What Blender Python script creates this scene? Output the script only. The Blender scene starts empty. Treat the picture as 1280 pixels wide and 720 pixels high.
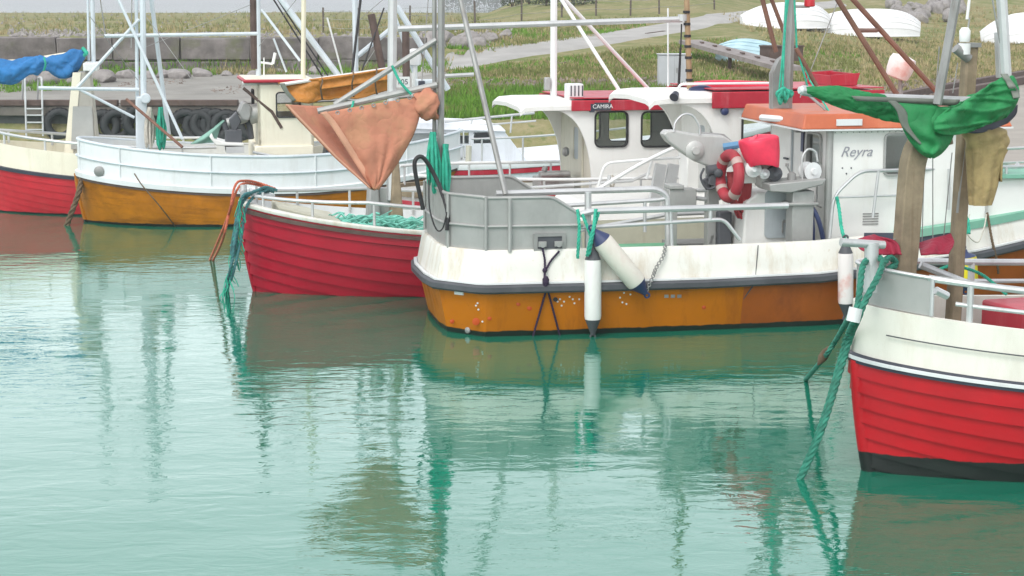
import bpy, bmesh, math, random
from mathutils import Vector, Matrix, noise
R = math.radians
random.seed(7)
scene = bpy.context.scene
COL = scene.collection

# ---------------------------------------------------------------- camera, sky, sun, exposure
CAM_H, FPX, HORIZON = 4.25, 2232.0, 0.0
TH = math.atan((360 - HORIZON) / FPX)
cam_data = bpy.data.cameras.new("camera")
cam = bpy.data.objects.new("camera", cam_data)
COL.objects.link(cam)
cam.location = (0, 0, CAM_H)
cam.rotation_euler = (math.pi / 2 - TH, 0, 0)
cam_data.sensor_width = 36
cam_data.lens = 36 * FPX / 1280
cam_data.clip_start, cam_data.clip_end = 0.5, 8000
scene.camera = cam

SKY_LOW, SKY_HIGH, SKY_AHEAD = 1.35, 1.1, 1.42
SUN_EL, SUN_AZ = 52, 205          # azimuth clockwise from +Y
world = bpy.data.worlds.new("World")
scene.world = world
world.use_nodes = True
nt = world.node_tree
sky = nt.nodes.new("ShaderNodeTexSky")
sky.sky_type = 'NISHITA'
sky.sun_disc = False
sky.sun_elevation = R(SUN_EL)
sky.sun_rotation = R(SUN_AZ)
sky.dust_density = 1.2
sky.air_density = 1.0
sky.ozone_density = 1.0
hs = nt.nodes.new("ShaderNodeHueSaturation")
hs.inputs["Saturation"].default_value = 0.18
nt.links.new(sky.outputs[0], hs.inputs["Color"])
# overcast: brightness added low and ahead to lift the water's reflections, duller overhead
wtc = nt.nodes.new("ShaderNodeTexCoord"); wsx = nt.nodes.new("ShaderNodeSeparateXYZ"); nt.links.new(wtc.outputs["Generated"], wsx.inputs[0])
def wrange(src, a, b, c, d):
    n = nt.nodes.new("ShaderNodeMapRange"); n.interpolation_type = 'SMOOTHSTEP'
    for i, q in enumerate((a, b, c, d)): n.inputs[i + 1].default_value = q
    nt.links.new(src, n.inputs[0]); return n.outputs[0]
wmr = nt.nodes.new("ShaderNodeMath"); wmr.operation = 'MULTIPLY'
nt.links.new(wrange(wsx.outputs[2], .25, .8, SKY_LOW, SKY_HIGH), wmr.inputs[0])
nt.links.new(wrange(wsx.outputs[1], -.2, .9, 1.0, SKY_AHEAD), wmr.inputs[1])
wmx = nt.nodes.new("ShaderNodeMix"); wmx.data_type = 'RGBA'; wmx.blend_type = 'MULTIPLY'; wmx.inputs[0].default_value = 1
nt.links.new(hs.outputs[0], wmx.inputs[6]); nt.links.new(wmr.outputs[0], wmx.inputs[7])
nt.links.new(wmx.outputs[2], nt.nodes["Background"].inputs[0])
nt.nodes["Background"].inputs[1].default_value = 0.12
sun_data = bpy.data.lights.new("sun", 'SUN')
sun_data.energy = 0.9
sun_data.angle = R(25)
sun_data.color = (1.0, 0.97, 0.92)
sun = bpy.data.objects.new("sun", sun_data)
COL.objects.link(sun)
_az, _el = R(SUN_AZ), R(SUN_EL)
sd = Vector((math.sin(_az) * math.cos(_el), math.cos(_az) * math.cos(_el), math.sin(_el)))
sun.rotation_euler = (-sd).to_track_quat('-Z', 'Y').to_euler()
vs = scene.view_settings
vs.view_transform = 'Standard'
vs.look = 'None'
vs.gamma = 1
vs.use_curve_mapping = False
vs.exposure = 0.88

# ---------------------------------------------------------------- pixel rays (1280x720 picture)
def ray(px, py):
    a, b = (px - 640) / FPX, (360 - py) / FPX
    c, s = math.cos(TH), math.sin(TH)
    return Vector((a, c + b * s, -s + b * c))
C0 = Vector((0, 0, CAM_H))
def at_y(px, py, Y):
    d = ray(px, py); return C0 + d * (Y / d.y)
def at_z(px, py, z):
    d = ray(px, py); return C0 + d * ((z - CAM_H) / d.z)

class Frame:
    """a boat's own frame: x towards the bow, y away from the photographer, z up from the water"""
    def __init__(self, x, y, deg):
        self.o = Vector((x, y, 0)); self.deg = deg
        c, s = math.cos(R(deg)), math.sin(R(deg))
        self.ax, self.ay = Vector((c, s, 0)), Vector((-s, c, 0))
    def loc(self, w):
        d = w - self.o; return Vector((d.dot(self.ax), d.dot(self.ay), w.z))
    def world(self, l):
        return self.o + self.ax * l[0] + self.ay * l[1] + Vector((0, 0, l[2]))
    def v(self, px, py, v=0.0):
        d = ray(px, py); t = (v - (C0 - self.o).dot(self.ay)) / d.dot(self.ay)
        return self.loc(C0 + d * t)
    def z(self, px, py, z):
        return self.loc(at_z(px, py, z))
    def x(self, px, py, x):
        d = ray(px, py); t = (x - (C0 - self.o).dot(self.ax)) / d.dot(self.ax)
        return self.loc(C0 + d * t)

# ---------------------------------------------------------------- mesh builder
def smooth_path(pts, n=6):
    pts = [Vector(p) for p in pts]
    if len(pts) < 3: return pts
    out = []
    P = [pts[0] * 2 - pts[1]] + pts + [pts[-1] * 2 - pts[-2]]
    for i in range(1, len(P) - 2):
        a, b, c, d = P[i - 1], P[i], P[i + 1], P[i + 2]
        for k in range(n):
            t = k / n
            out.append(0.5 * ((2 * b) + (c - a) * t + (2 * a - 5 * b + 4 * c - d) * t * t + (3 * b - a - 3 * c + d) * t ** 3))
    out.append(pts[-1]); return out

def bend(pts, r=0.08, n=5):
    """polyline with rounded corners"""
    pts = [Vector(p) for p in pts]
    out = [pts[0]]
    for i in range(1, len(pts) - 1):
        a, b, c = pts[i - 1], pts[i], pts[i + 1]
        u, v = (a - b), (c - b)
        k = min(r, u.length * .45, v.length * .45)
        p, q = b + u.normalized() * k, b + v.normalized() * k
        for j in range(n + 1):
            t = j / n
            out.append(p * (1 - t) ** 2 + b * 2 * t * (1 - t) + q * t * t)
    out.append(pts[-1]); return out

class MB:
    def __init__(s): s.v, s.f, s.m = [], [], []
    def add(s, vs, fs, m=0):
        o = len(s.v); s.v += [tuple(p) for p in vs]
        for f in fs: s.f.append(tuple(i + o for i in f)); s.m.append(m)
        return s
    def hexa(s, p, m=0):
        return s.add(p, [(0, 3, 2, 1), (4, 5, 6, 7), (0, 1, 5, 4), (1, 2, 6, 5), (2, 3, 7, 6), (3, 0, 4, 7)], m)
    def box(s, c, d, rz=0, ry=0, m=0, rx=0):
        M = Matrix.Translation(Vector(c)) @ Matrix.Rotation(rz, 4, 'Z') @ Matrix.Rotation(ry, 4, 'Y') @ Matrix.Rotation(rx, 4, 'X')
        h = [x / 2 for x in d]
        p = [M @ Vector((a * h[0], b * h[1], e * h[2])) for e in (-1, 1) for a, b in ((-1, -1), (1, -1), (1, 1), (-1, 1))]
        return s.hexa(p, m)
    def bx(s, x0, x1, y0, y1, z0, z1, m=0):
        return s.box(((x0 + x1) / 2, (y0 + y1) / 2, (z0 + z1) / 2), (abs(x1 - x0), abs(y1 - y0), abs(z1 - z0)), m=m)
    def bar(s, a, b, w, h=None, m=0, up=(0, 0, 1)):
        a, b = Vector(a), Vector(b); h = h or w
        t = (b - a).normalized(); u = Vector(up)
        if abs(t.dot(u)) > .95: u = Vector((1, 0, 0))
        n = t.cross(u).normalized(); u = n.cross(t)
        q = [(-w / 2, -h / 2), (w / 2, -h / 2), (w / 2, h / 2), (-w / 2, h / 2)]
        return s.hexa([a + n * i + u * j for i, j in q] + [b + n * i + u * j for i, j in q], m)
    def tube(s, pts, r, n=8, m=0, cap=True):
        pts = [Vector(p) for p in pts]
        L = len(pts); rs = r if isinstance(r, (list, tuple)) else [r] * L
        vs, fs = [], []; prev = None
        for i, p in enumerate(pts):
            t = (pts[min(i + 1, L - 1)] - pts[max(i - 1, 0)])
            t = t.normalized() if t.length > 1e-9 else Vector((0, 0, 1))
            if prev is None:
                u = Vector((0, 0, 1)) if abs(t.z) < .9 else Vector((1, 0, 0))
                prev = (u - t * u.dot(t)).normalized()
            else:
                q = prev - t * prev.dot(t)
                prev = q.normalized() if q.length > 1e-6 else prev
            w = t.cross(prev)
            for k in range(n):
                a = 2 * math.pi * k / n
                vs.append(p + (prev * math.cos(a) + w * math.sin(a)) * rs[i])
        for i in range(L - 1):
            for k in range(n):
                k2 = (k + 1) % n
                fs.append((i * n + k, i * n + k2, (i + 1) * n + k2, (i + 1) * n + k))
        if cap:
            fs.append(tuple(range(n - 1, -1, -1))); fs.append(tuple((L - 1) * n + k for k in range(n)))
        return s.add(vs, fs, m)
    def grid(s, rows, m=0, closed=False, flip=False):
        nr, nc = len(rows), len(rows[0]); fs = []
        for i in range(nr - 1):
            for j in range(nc if closed else nc - 1):
                k = (j + 1) % nc
                f = (i * nc + j, i * nc + k, (i + 1) * nc + k, (i + 1) * nc + j)
                fs.append(f[::-1] if flip else f)
        return s.add([p for r_ in rows for p in r_], fs, m)
    def lathe(s, prof, o=(0, 0, 0), axis=(0, 0, 1), n=16, m=0):
        """prof: (radius, height) pairs along axis"""
        o = Vector(o); t = Vector(axis).normalized()
        u = Vector((1, 0, 0)) if abs(t.x) < .9 else Vector((0, 1, 0))
        u = (u - t * u.dot(t)).normalized(); w = t.cross(u)
        rows = [[o + t * h + (u * math.cos(2 * math.pi * k / n) + w * math.sin(2 * math.pi * k / n)) * max(r, 1e-4) for k in range(n)] for r, h in prof]
        s.grid(rows, m, closed=True)
        b = len(s.v) - n * len(prof)
        s.f.append(tuple(b + k for k in range(n - 1, -1, -1))); s.m.append(m)
        s.f.append(tuple(b + (len(prof) - 1) * n + k for k in range(n))); s.m.append(m)
        return s
    def torus(s, c, axis, R_, r, n=28, k=10, m=0, squash=1.0):
        c = Vector(c); t = Vector(axis).normalized()
        u = Vector((0, 0, 1)) if abs(t.z) < .9 else Vector((1, 0, 0))
        u = (u - t * u.dot(t)).normalized(); w = t.cross(u)
        rows = []
        for i in range(n + 1):
            a = 2 * math.pi * i / n; e = u * math.cos(a) + w * math.sin(a)
            rows.append([c + e * (R_ + r * math.cos(2 * math.pi * j / k)) + t * r * squash * math.sin(2 * math.pi * j / k) for j in range(k)])
        return s.grid(rows, m, closed=True)
    def prism(s, poly, thick, m=0):
        """poly: 3D loop, thick: vector"""
        t = Vector(thick); n = len(poly); p = [Vector(q) for q in poly]
        return s.add(p + [q + t for q in p], [tuple(range(n - 1, -1, -1)), tuple(range(n, 2 * n))] + [(i, (i + 1) % n, (i + 1) % n + n, i + n) for i in range(n)], m)
    def panel(s, outer, holes, mp, thick, m=0):
        """flat panel with openings; mp maps 2D to 3D, thick is a vector"""
        bm = bmesh.new(); loops = []
        for lp in [outer] + holes:
            vv = [bm.verts.new((a, b, 0)) for a, b in lp]
            for i in range(len(vv)): bm.edges.new((vv[i], vv[(i + 1) % len(vv)]))
            loops.append(vv)
        bmesh.ops.triangle_fill(bm, use_beauty=True, edges=bm.edges[:], normal=(0, 0, 1))
        bm.verts.index_update()
        n = len(bm.verts); t = Vector(thick)
        p = [Vector(mp(q.co.x, q.co.y)) for q in bm.verts]
        fs = []
        for f in bm.faces:
            i = [q.index for q in f.verts]; fs.append(tuple(i)); fs.append(tuple(k + n for k in reversed(i)))
        for vv in loops:
            for i in range(len(vv)):
                a, b = vv[i].index, vv[(i + 1) % len(vv)].index
                fs.append((a, a + n, b + n, b))
        bm.free()
        return s.add(p + [q + t for q in p], fs, m)
    def rope(s, pts, r, pitch=None, m=0, n=6, strands=3):
        """laid rope: strands twisted round a path"""
        path = smooth_path(pts, 8) if len(pts) > 2 else [Vector(pts[0]).lerp(Vector(pts[1]), i / 24) for i in range(25)]
        # resample
        L = [0]
        for a, b in zip(path, path[1:]): L.append(L[-1] + (b - a).length)
        pitch = pitch or r * 7
        step = pitch / 8; N = max(4, int(L[-1] / step)); out = []; j = 0
        for i in range(N + 1):
            d = L[-1] * i / N
            while j < len(L) - 2 and L[j + 1] < d: j += 1
            out.append(path[j].lerp(path[j + 1], (d - L[j]) / max(1e-9, L[j + 1] - L[j])))
        for k in range(strands):
            h = []
            for i, p in enumerate(out):
                t = (out[min(i + 1, N)] - out[max(i - 1, 0)]).normalized()
                u = Vector((0, 1, 0)) if abs(t.y) < .9 else Vector((1, 0, 0))
                u = (u - t * u.dot(t)).normalized(); w = t.cross(u)
                a = 2 * math.pi * (k / strands + i / 8)
                h.append(p + (u * math.cos(a) + w * math.sin(a)) * r * .52)
            s.tube(h, r * .56, n, m)
        return s
    def build(s, name, mats, parent=None, smooth=True, origin=None, bevel=0, ang=40):
        me = bpy.data.meshes.new(name)
        vv = s.v
        if origin == 'base':
            xs, ys, zs = zip(*vv)
            origin = Vector(((min(xs) + max(xs)) / 2, (min(ys) + max(ys)) / 2, min(zs)))
        if origin is not None:
            o = Vector(origin); vv = [(p[0] - o.x, p[1] - o.y, p[2] - o.z) for p in vv]
        me.from_pydata(vv, [], s.f)
        mats = mats if isinstance(mats, (list, tuple)) else [mats]
        for q in mats: me.materials.append(q)
        if len(mats) > 1: me.polygons.foreach_set("material_index", s.m)
        bm = bmesh.new(); bm.from_mesh(me)
        bmesh.ops.recalc_face_normals(bm, faces=bm.faces[:])
        bm.to_mesh(me); bm.free()
        me.polygons.foreach_set("use_smooth", [smooth] * len(me.polygons))
        if smooth: me.set_sharp_from_angle(angle=R(ang))
        ob = bpy.data.objects.new(name, me); COL.objects.link(ob)
        if parent is not None: ob.parent = parent
        if origin is not None: ob.location = origin
        if bevel:
            b = ob.modifiers.new("bevel", 'BEVEL'); b.width = bevel; b.segments = 2; b.limit_method = 'ANGLE'; b.angle_limit = R(50)
        return ob

def tag(o, label=None, cat=None, group=None, kind=None):
    if label: o["label"] = label
    if cat: o["category"] = cat
    if group: o["group"] = group
    if kind: o["kind"] = kind
    return o
def thing(name, label, cat, loc=(0, 0, 0), deg=0, group=None):
    o = bpy.data.objects.new(name, None); COL.objects.link(o)
    o.empty_display_size = .3
    o.location = loc; o.rotation_euler = (0, 0, R(deg))
    return tag(o, label, cat, group)
def proj(w):
    d = Vector(w) - C0; c, s = math.cos(TH), math.sin(TH)
    f = d.y * c - d.z * s; u = d.y * s + d.z * c
    return 640 + FPX * d.x / f, 360 - FPX * u / f
def copy_tree(o, parent=None):
    c = o.copy(); COL.objects.link(c)
    if parent: c.parent = parent
    for ch in list(o.children): copy_tree(ch, c)
    return c
def world_things(fr, mb):
    """move a builder's points from a boat's frame into the world"""
    mb.v = [tuple(fr.world(p)) for p in mb.v]; return mb

# ---------------------------------------------------------------- materials
def lin(r, g, b):
    f = lambda c: ((c / 255 + .055) / 1.055) ** 2.4 if c > 10 else c / 255 / 12.92
    return (f(r), f(g), f(b))
def mat(name, col, rough=.5, metal=0, var=.15, vs=2.0, dirt=0, dcol=(.12, .08, .04), dscale=(5, 5, .7), bump=0, bs=30, spec=.5, boot=None, bootcol=(.012, .014, .013), col2=None, c2scale=1.2, c2pos=.55, coat=0, ds2=None, crease=0, cs=5, island=0):
    m = bpy.data.materials.new(name); m.use_nodes = True
    t = m.node_tree; N, K = t.nodes, t.links
    P = N["Principled BSDF"]
    P.inputs["Roughness"].default_value = rough
    P.inputs["Metallic"].default_value = metal
    P.inputs["Specular IOR Level"].default_value = spec
    P.inputs["Coat Weight"].default_value = coat
    P.inputs["Coat Roughness"].default_value = .15
    tc = N.new("ShaderNodeTexCoord")
    def nz(scale, detail=5, vec=None, rough=.6):
        n = N.new("ShaderNodeTexNoise"); n.inputs["Scale"].default_value = scale; n.inputs["Detail"].default_value = detail
        n.inputs["Roughness"].default_value = rough
        K.new(vec or tc.outputs["Object"], n.inputs["Vector"]); return n.outputs["Fac"]
    def ramp(fac, a, b):
        n = N.new("ShaderNodeMapRange"); n.inputs[1].default_value = a; n.inputs[2].default_value = b; K.new(fac, n.inputs[0]); return n.outputs[0]
    def mix(fac, a, b, mode='MIX'):
        n = N.new("ShaderNodeMix"); n.data_type = 'RGBA'; n.blend_type = mode
        if hasattr(fac, 'links') or not isinstance(fac, (int, float)): K.new(fac, n.inputs[0])
        else: n.inputs[0].default_value = fac
        for q, i in ((a, 6), (b, 7)):
            if isinstance(q, tuple): n.inputs[i].default_value = (*q, 1)
            else: K.new(q, n.inputs[i])
        return n.outputs[2]
    c = mix(ramp(nz(vs), .3, .7), tuple(x * (1 - var) for x in col), tuple(min(1, x * (1 + var)) for x in col))
    if col2: c = mix(ramp(nz(c2scale, 6), c2pos - .06, c2pos + .06), c, col2)
    if dirt:
        mp = N.new("ShaderNodeMapping"); mp.inputs["Scale"].default_value = dscale; K.new(tc.outputs["Object"], mp.inputs[0])
        f = ramp(nz(1.0, 7, mp.outputs[0], .7), .52, .75)
        g = N.new("ShaderNodeMath"); g.operation = 'MULTIPLY'; K.new(f, g.inputs[0]); g.inputs[1].default_value = dirt
        c = mix(g.outputs[0], c, dcol)
        f2 = ramp(nz(ds2 or 22, 8, None, .75), .62, .72)
        g2 = N.new("ShaderNodeMath"); g2.operation = 'MULTIPLY'; K.new(f2, g2.inputs[0]); g2.inputs[1].default_value = dirt * .8
        c = mix(g2.outputs[0], c, dcol)
        rr = N.new("ShaderNodeMapRange"); K.new(f, rr.inputs[0]); rr.inputs[3].default_value = rough; rr.inputs[4].default_value = min(1, rough + .3)
        K.new(rr.outputs[0], P.inputs["Roughness"])
    if boot is not None:
        sx = N.new("ShaderNodeSeparateXYZ"); K.new(tc.outputs["Object"], sx.inputs[0])
        a = N.new("ShaderNodeMath"); a.operation = 'MULTIPLY_ADD'; K.new(nz(5, 6), a.inputs[0]); a.inputs[1].default_value = boot[1]; K.new(sx.outputs[2], a.inputs[2])
        c = mix(ramp(a.outputs[0], boot[0] + boot[1] * .5 - .006, boot[0] + boot[1] * .5 + .006), bootcol, c)
    if island:
        g = N.new("ShaderNodeNewGeometry"); q = N.new("ShaderNodeMapRange"); K.new(g.outputs["Random Per Island"], q.inputs[0]); q.inputs[3].default_value = 1 - island; q.inputs[4].default_value = 1 + island
        cb = N.new("ShaderNodeCombineColor")
        for k in range(3): K.new(q.outputs[0], cb.inputs[k])
        c = mix(1.0, c, cb.outputs[0], 'MULTIPLY')
    K.new(c, P.inputs["Base Color"])
    if crease:
        # sharp little folds: ridged noise, two sizes
        last = None
        for sc_, st in ((cs, 1.0), (cs * 2.7, .5)):
            f = nz(sc_, 2, None, .5); a = N.new("ShaderNodeMath"); a.operation = 'SUBTRACT'; K.new(f, a.inputs[0]); a.inputs[1].default_value = .5
            d = N.new("ShaderNodeMath"); d.operation = 'ABSOLUTE'; K.new(a.outputs[0], d.inputs[0])
            r = N.new("ShaderNodeMath"); r.operation = 'POWER'; K.new(d.outputs[0], r.inputs[0]); r.inputs[1].default_value = .6
            b = N.new("ShaderNodeBump"); b.inputs["Strength"].default_value = crease * st; b.inputs["Distance"].default_value = .12 / sc_ * 2; K.new(r.outputs[0], b.inputs["Height"])
            if last: K.new(last, b.inputs["Normal"])
            last = b.outputs[0]
        K.new(last, P.inputs["Normal"])
    elif bump:
        b = N.new("ShaderNodeBump"); b.inputs["Strength"].default_value = bump; b.inputs["Distance"].default_value = .02
        K.new(nz(bs, 4), b.inputs["Height"]); K.new(b.outputs[0], P.inputs["Normal"])
    return m

M = {}
M['red'] = mat('red_hull_paint', (.52, .008, .03), .42, dirt=.22, dcol=(.25, .01, .02), var=.12, dscale=(3, 3, 5))
M['redA'] = mat('scarlet_hull_paint', (.50, .004, .012), .42, dirt=.2, dcol=(.33, .012, .012), var=.10, boot=(.19, .05), dscale=(3, 3, 5))
M['redG'] = mat('faded_red_paint', (.58, .02, .035), .5, dirt=.25, dcol=(.6, .12, .1), boot=(.03, .03))
M['redE'] = mat('crimson_hull_paint', (.40, .002, .022), .42, dirt=.22, dcol=(.30, .006, .02), var=.12, boot=(.0, .05), bootcol=(.01, .03, .02), dscale=(3, 3, 5))
M['varnish'] = mat('varnished_planks', (.42, .145, .006), .38, var=.45, vs=1.3, dirt=.85, dcol=(.09, .032, .006), dscale=(.8, .8, 5), boot=(.05, .06), spec=.35, ds2=6)
M['orange'] = mat('orange_gelcoat', (.50, .15, .001), .36, var=.14, vs=.8, spec=.35, dirt=.6, dcol=(.22, .055, .006), dscale=(3, 3, .5), ds2=9, boot=(.07, .05), bootcol=(.012, .022, .016))
M['white'] = mat('white_gelcoat', (.80, .80, .77), .38, var=.04, dirt=.16, dcol=(.42, .34, .2), dscale=(4, 4, .6))
M['white_worn'] = mat('worn_white_paint', (.75, .74, .68), .5, var=.06, dirt=.7, dcol=(.44, .33, .18), dscale=(2.5, 2.5, .5), ds2=14)
M['creamA'] = mat('off_white_bulwark_paint', (.78, .765, .68), .5, var=.05, dirt=.4, dcol=(.5, .44, .32), dscale=(2.5, 2.5, .6))
M['greybeige'] = mat('grey_beige_paint', (.40, .385, .34), .55, var=.1, dirt=.3)
M['cream'] = mat('cream_paint', (.78, .74, .60), .5, var=.06, dirt=.25, dcol=(.4, .3, .16))
M['cool'] = mat('pale_blue_white_paint', (.74, .765, .775), .45, var=.05, dirt=.25, dcol=(.35, .3, .24), dscale=(3, 3, .5))
M['shade'] = mat('beige_inner_paint', (.60, .58, .48), .55, var=.08, dirt=.2, dcol=(.3, .24, .15))
M['alu'] = mat('dull_aluminium', (.40, .405, .39), .5, metal=.35, var=.12, dirt=.25, dcol=(.25, .25, .24), dscale=(3, 3, 1))
M['galv'] = mat('galvanised_tube', (.60, .61, .61), .40, metal=.5, var=.12, dirt=.3, dcol=(.28, .26, .22))
M['steel'] = mat('weathered_steel', (.33, .33, .32), .5, metal=.4, var=.2, dirt=.5, dcol=(.12, .07, .04))
M['pale_tube'] = mat('pale_painted_tube', (.62, .68, .72), .45, var=.08, dirt=.2)
M['white_tube'] = mat('white_painted_tube', (.80, .81, .80), .4, var=.04, dirt=.12)
M['cream_tube'] = mat('cream_painted_tube', (.76, .71, .55), .5, var=.06, dirt=.2)
M['rust'] = mat('rusty_tube', (.20, .10, .07), .7, var=.3, dirt=.5, dcol=(.1, .03, .015))
M['black'] = mat('black_rubber', (.02, .02, .022), .6, var=.3)
M['rubgrey'] = mat('grey_rubber_strip', (.075, .08, .09), .55, var=.25, dirt=.2, dcol=(.2, .2, .2))
M['tyre'] = mat('old_tyre_rubber', (.035, .038, .04), .75, var=.3, dirt=.5, dcol=(.10, .10, .095))
M['wood'] = mat('weathered_timber', (.26, .205, .135), .8, var=.3, vs=4, dirt=.5, dcol=(.14, .09, .05), dscale=(14, 14, .8), bump=.3, bs=25)
M['brownwood'] = mat('dark_timber', (.10, .068, .058), .8, var=.3, vs=4, dirt=.4, dscale=(12, 12, .8))
M['bamboo'] = mat('bamboo_pole', (.40, .27, .15), .6, var=.25, dirt=.5, dcol=(.1, .06, .04))
M['teal'] = mat('teal_rope', (.03, .40, .27), .7, var=.3, vs=12)
M['green_rope'] = mat('green_mooring_rope', (.025, .19, .13), .75, var=.35, vs=14, dirt=.4, dcol=(.05, .09, .06), ds2=40)
M['blue_rope'] = mat('bluegreen_rope', (.05, .17, .18), .8, var=.4, vs=9, dirt=.7, dcol=(.04, .06, .05), ds2=12)
M['orange_rope'] = mat('faded_orange_rope', (.50, .13, .07), .8, var=.3, vs=9, dirt=.4)
M['brown_rope'] = mat('brown_weedy_rope', (.13, .09, .055), .9, var=.4, vs=9, dirt=.4)
M['purple_rope'] = mat('dark_purple_rope', (.030, .016, .045), .8, var=.3, vs=12)
M['white_rope'] = mat('off_white_rope', (.55, .52, .45), .85, var=.2, vs=12)
M['net'] = mat('turquoise_netting', (.18, .52, .42), .8, var=.3, vs=14)
M['salmon'] = mat('salmon_sailcloth', (.52, .215, .135), .85, crease=.30, cs=3.2, var=.12, vs=3, col2=(.50, .24, .14), c2scale=2.2, c2pos=.58, dirt=.25, dcol=(.3, .12, .08), bump=.15, bs=18)
M['tarp_orange'] = mat('orange_tarpaulin', (.50, .20, .03), .6, crease=.55, cs=4, var=.2, dirt=.3, dcol=(.2, .08, .02), bump=.2, bs=14)
M['blue_cloth'] = mat('blue_sailcloth', (.025, .17, .42), .75, crease=.5, cs=3.5, var=.25, bump=.2, bs=14)
M['green_cloth'] = mat('green_sailcloth', (.016, .215, .065), .7, crease=.45, cs=3.2, var=.25, vs=4, dirt=.2, dcol=(.06, .28, .16), bump=.2, bs=14)
M['grey_cloth'] = mat('grey_green_hem', (.17, .19, .16), .8, var=.3)
M['maroon'] = mat('maroon_cloth', (.30, .012, .04), .7, crease=.5, cs=5, var=.25, bump=.2, bs=16)
M['maroon_paint'] = mat('maroon_trim_paint', (.42, .015, .035), .45, var=.15, dirt=.3, dcol=(.55, .3, .3), ds2=30)
M['tan_cloth'] = mat('yellowed_oilskin', (.36, .27, .12), .75, crease=.4, cs=5, var=.3, vs=5, dirt=.5, dcol=(.13, .09, .04), dscale=(10, 10, 1), bump=.3, bs=18)
M['orange_roof'] = mat('orange_roof_paint', (.52, .13, .055), .5, var=.12, dirt=.4, dcol=(.62, .28, .17), dscale=(2, 2, 2))
M['deckgreen'] = mat('green_deck_paint', (.20, .46, .34), .6, var=.1, dirt=.35, dcol=(.4, .48, .4))
M['hatchgreen'] = mat('green_hatch_paint', (.12, .36, .20), .6, var=.12, dirt=.3, dcol=(.2, .3, .2))
M['pink'] = mat('faded_red_plastic', (.78, .035, .085), .45, var=.12, vs=5, dirt=.15, dcol=(.8, .12, .15))
M['lifered'] = mat('lifebuoy_red', (.36, .03, .045), .6, var=.2, dirt=.4, dcol=(.5, .2, .18))
M['fender'] = mat('white_vinyl', (.80, .80, .77), .35, var=.04, dirt=.18, dcol=(.5, .42, .33), dscale=(4, 4, 2))
M['fender_dirty'] = mat('stained_vinyl', (.74, .70, .62), .45, var=.08, dirt=.4, dcol=(.6, .42, .36), dscale=(5, 5, 3))
M['navy'] = mat('navy_vinyl', (.035, .05, .13), .4, var=.15)
M['yellow'] = mat('yellow_vinyl', (.72, .60, .02), .4, var=.1, dirt=.2)
M['cupgrey'] = mat('grey_metal_door', (.42, .47, .49), .45, metal=.2, var=.08, dirt=.15)
M['stripe'] = mat('white_strip', (.72, .74, .74), .4, var=.05, dirt=.2)
M['darkpanel'] = mat('dark_navy_panel', (.035, .04, .06), .4, var=.2)
M['concrete'] = mat('quay_concrete', (.34, .31, .27), .9, var=.15, vs=.8, dirt=.5, dcol=(.2, .17, .14), dscale=(.4, .4, .4), bump=.3, bs=6, ds2=3)
M['wetconcrete'] = mat('wet_dark_concrete', (.085, .09, .085), .6, var=.3, dirt=.5, dcol=(.03, .05, .04))
M['gravel'] = mat('pale_gravel', (.27, .26, .235), .95, var=.2, vs=.6, dirt=.5, dcol=(.20, .18, .14), dscale=(.5, .5, .5), bump=.5, bs=9, ds2=2.5)
M['track'] = mat('pale_track_gravel', (.38, .37, .35), .95, var=.15, vs=.6, dirt=.4, dcol=(.24, .23, .19), dscale=(.4, .4, .4), bump=.5, bs=9, ds2=2.5)
M['darkconcrete'] = mat('stained_quay_concrete', (.16, .145, .125), .9, var=.25, vs=1.2, dirt=.7, dcol=(.06, .05, .045), dscale=(.8, .8, .8), bump=.3, bs=6, ds2=3)
M['buoyband'] = mat('dull_pale_band', (.46, .34, .31), .7, var=.2, dirt=.3)
M['stone'] = mat('grey_granite', (.17, .155, .15), .95, island=.22, var=.4, vs=1.6, dirt=.8, dcol=(.075, .07, .058), dscale=(1.2, 1.2, 2.2), bump=1.0, bs=5, ds2=3, col2=(.13, .135, .085), c2scale=.9, c2pos=.6)
M['boulder'] = mat('pale_boulder', (.29, .27, .26), .95, var=.35, vs=2.4, dirt=.8, dcol=(.12, .115, .10), dscale=(2, 2, 2), bump=.5, bs=7, ds2=6)
M['rubble'] = mat('brown_rubble', (.23, .19, .165), .95, var=.4, vs=2.2, dirt=.4, dcol=(.1, .08, .06))
M['hullwhite'] = mat('old_white_boat_paint', (.80, .81, .82), .5, var=.05, dirt=.2, dcol=(.5, .5, .48))
M['paleblue'] = mat('faded_blue_paint', (.42, .60, .66), .6, var=.15, dirt=.4, dcol=(.7, .68, .6), dscale=(2, 2, 2), ds2=7)
M['cabinet'] = mat('grey_cabinet_paint', (.46, .48, .50), .5, var=.06, dirt=.2)
M['fencewood'] = mat('fence_timber', (.12, .10, .085), .9, var=.3)
M['signwhite'] = mat('white_board', (.75, .77, .76), .5, var=.04)
M['ink'] = mat('dark_lettering', (.05, .055, .07), .6, var=.1)
M['faint_ink'] = mat('grey_lettering', (.30, .31, .34), .6, var=.1)
M['lamp'] = mat('white_lamp_housing', (.82, .83, .82), .3, var=.03)
M['redlamp'] = mat('red_lamp_glass', (.5, .01, .02), .2, var=.1)
M['bluepipe'] = mat('blue_sleeve', (.10, .25, .42), .6, var=.15)
M['inner'] = mat('inner_bulwark_paint', (.52, .51, .40), .6, var=.12, dirt=.4, dcol=(.25, .2, .12))
M['plankdeck'] = mat('grey_deck_paint', (.30, .32, .30), .7, var=.15, dirt=.4)
M['pinkbuoy'] = mat('white_pink_vinyl', (.80, .74, .72), .4, var=.05, col2=(.72, .42, .38), c2scale=1.8, c2pos=.6)
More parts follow.
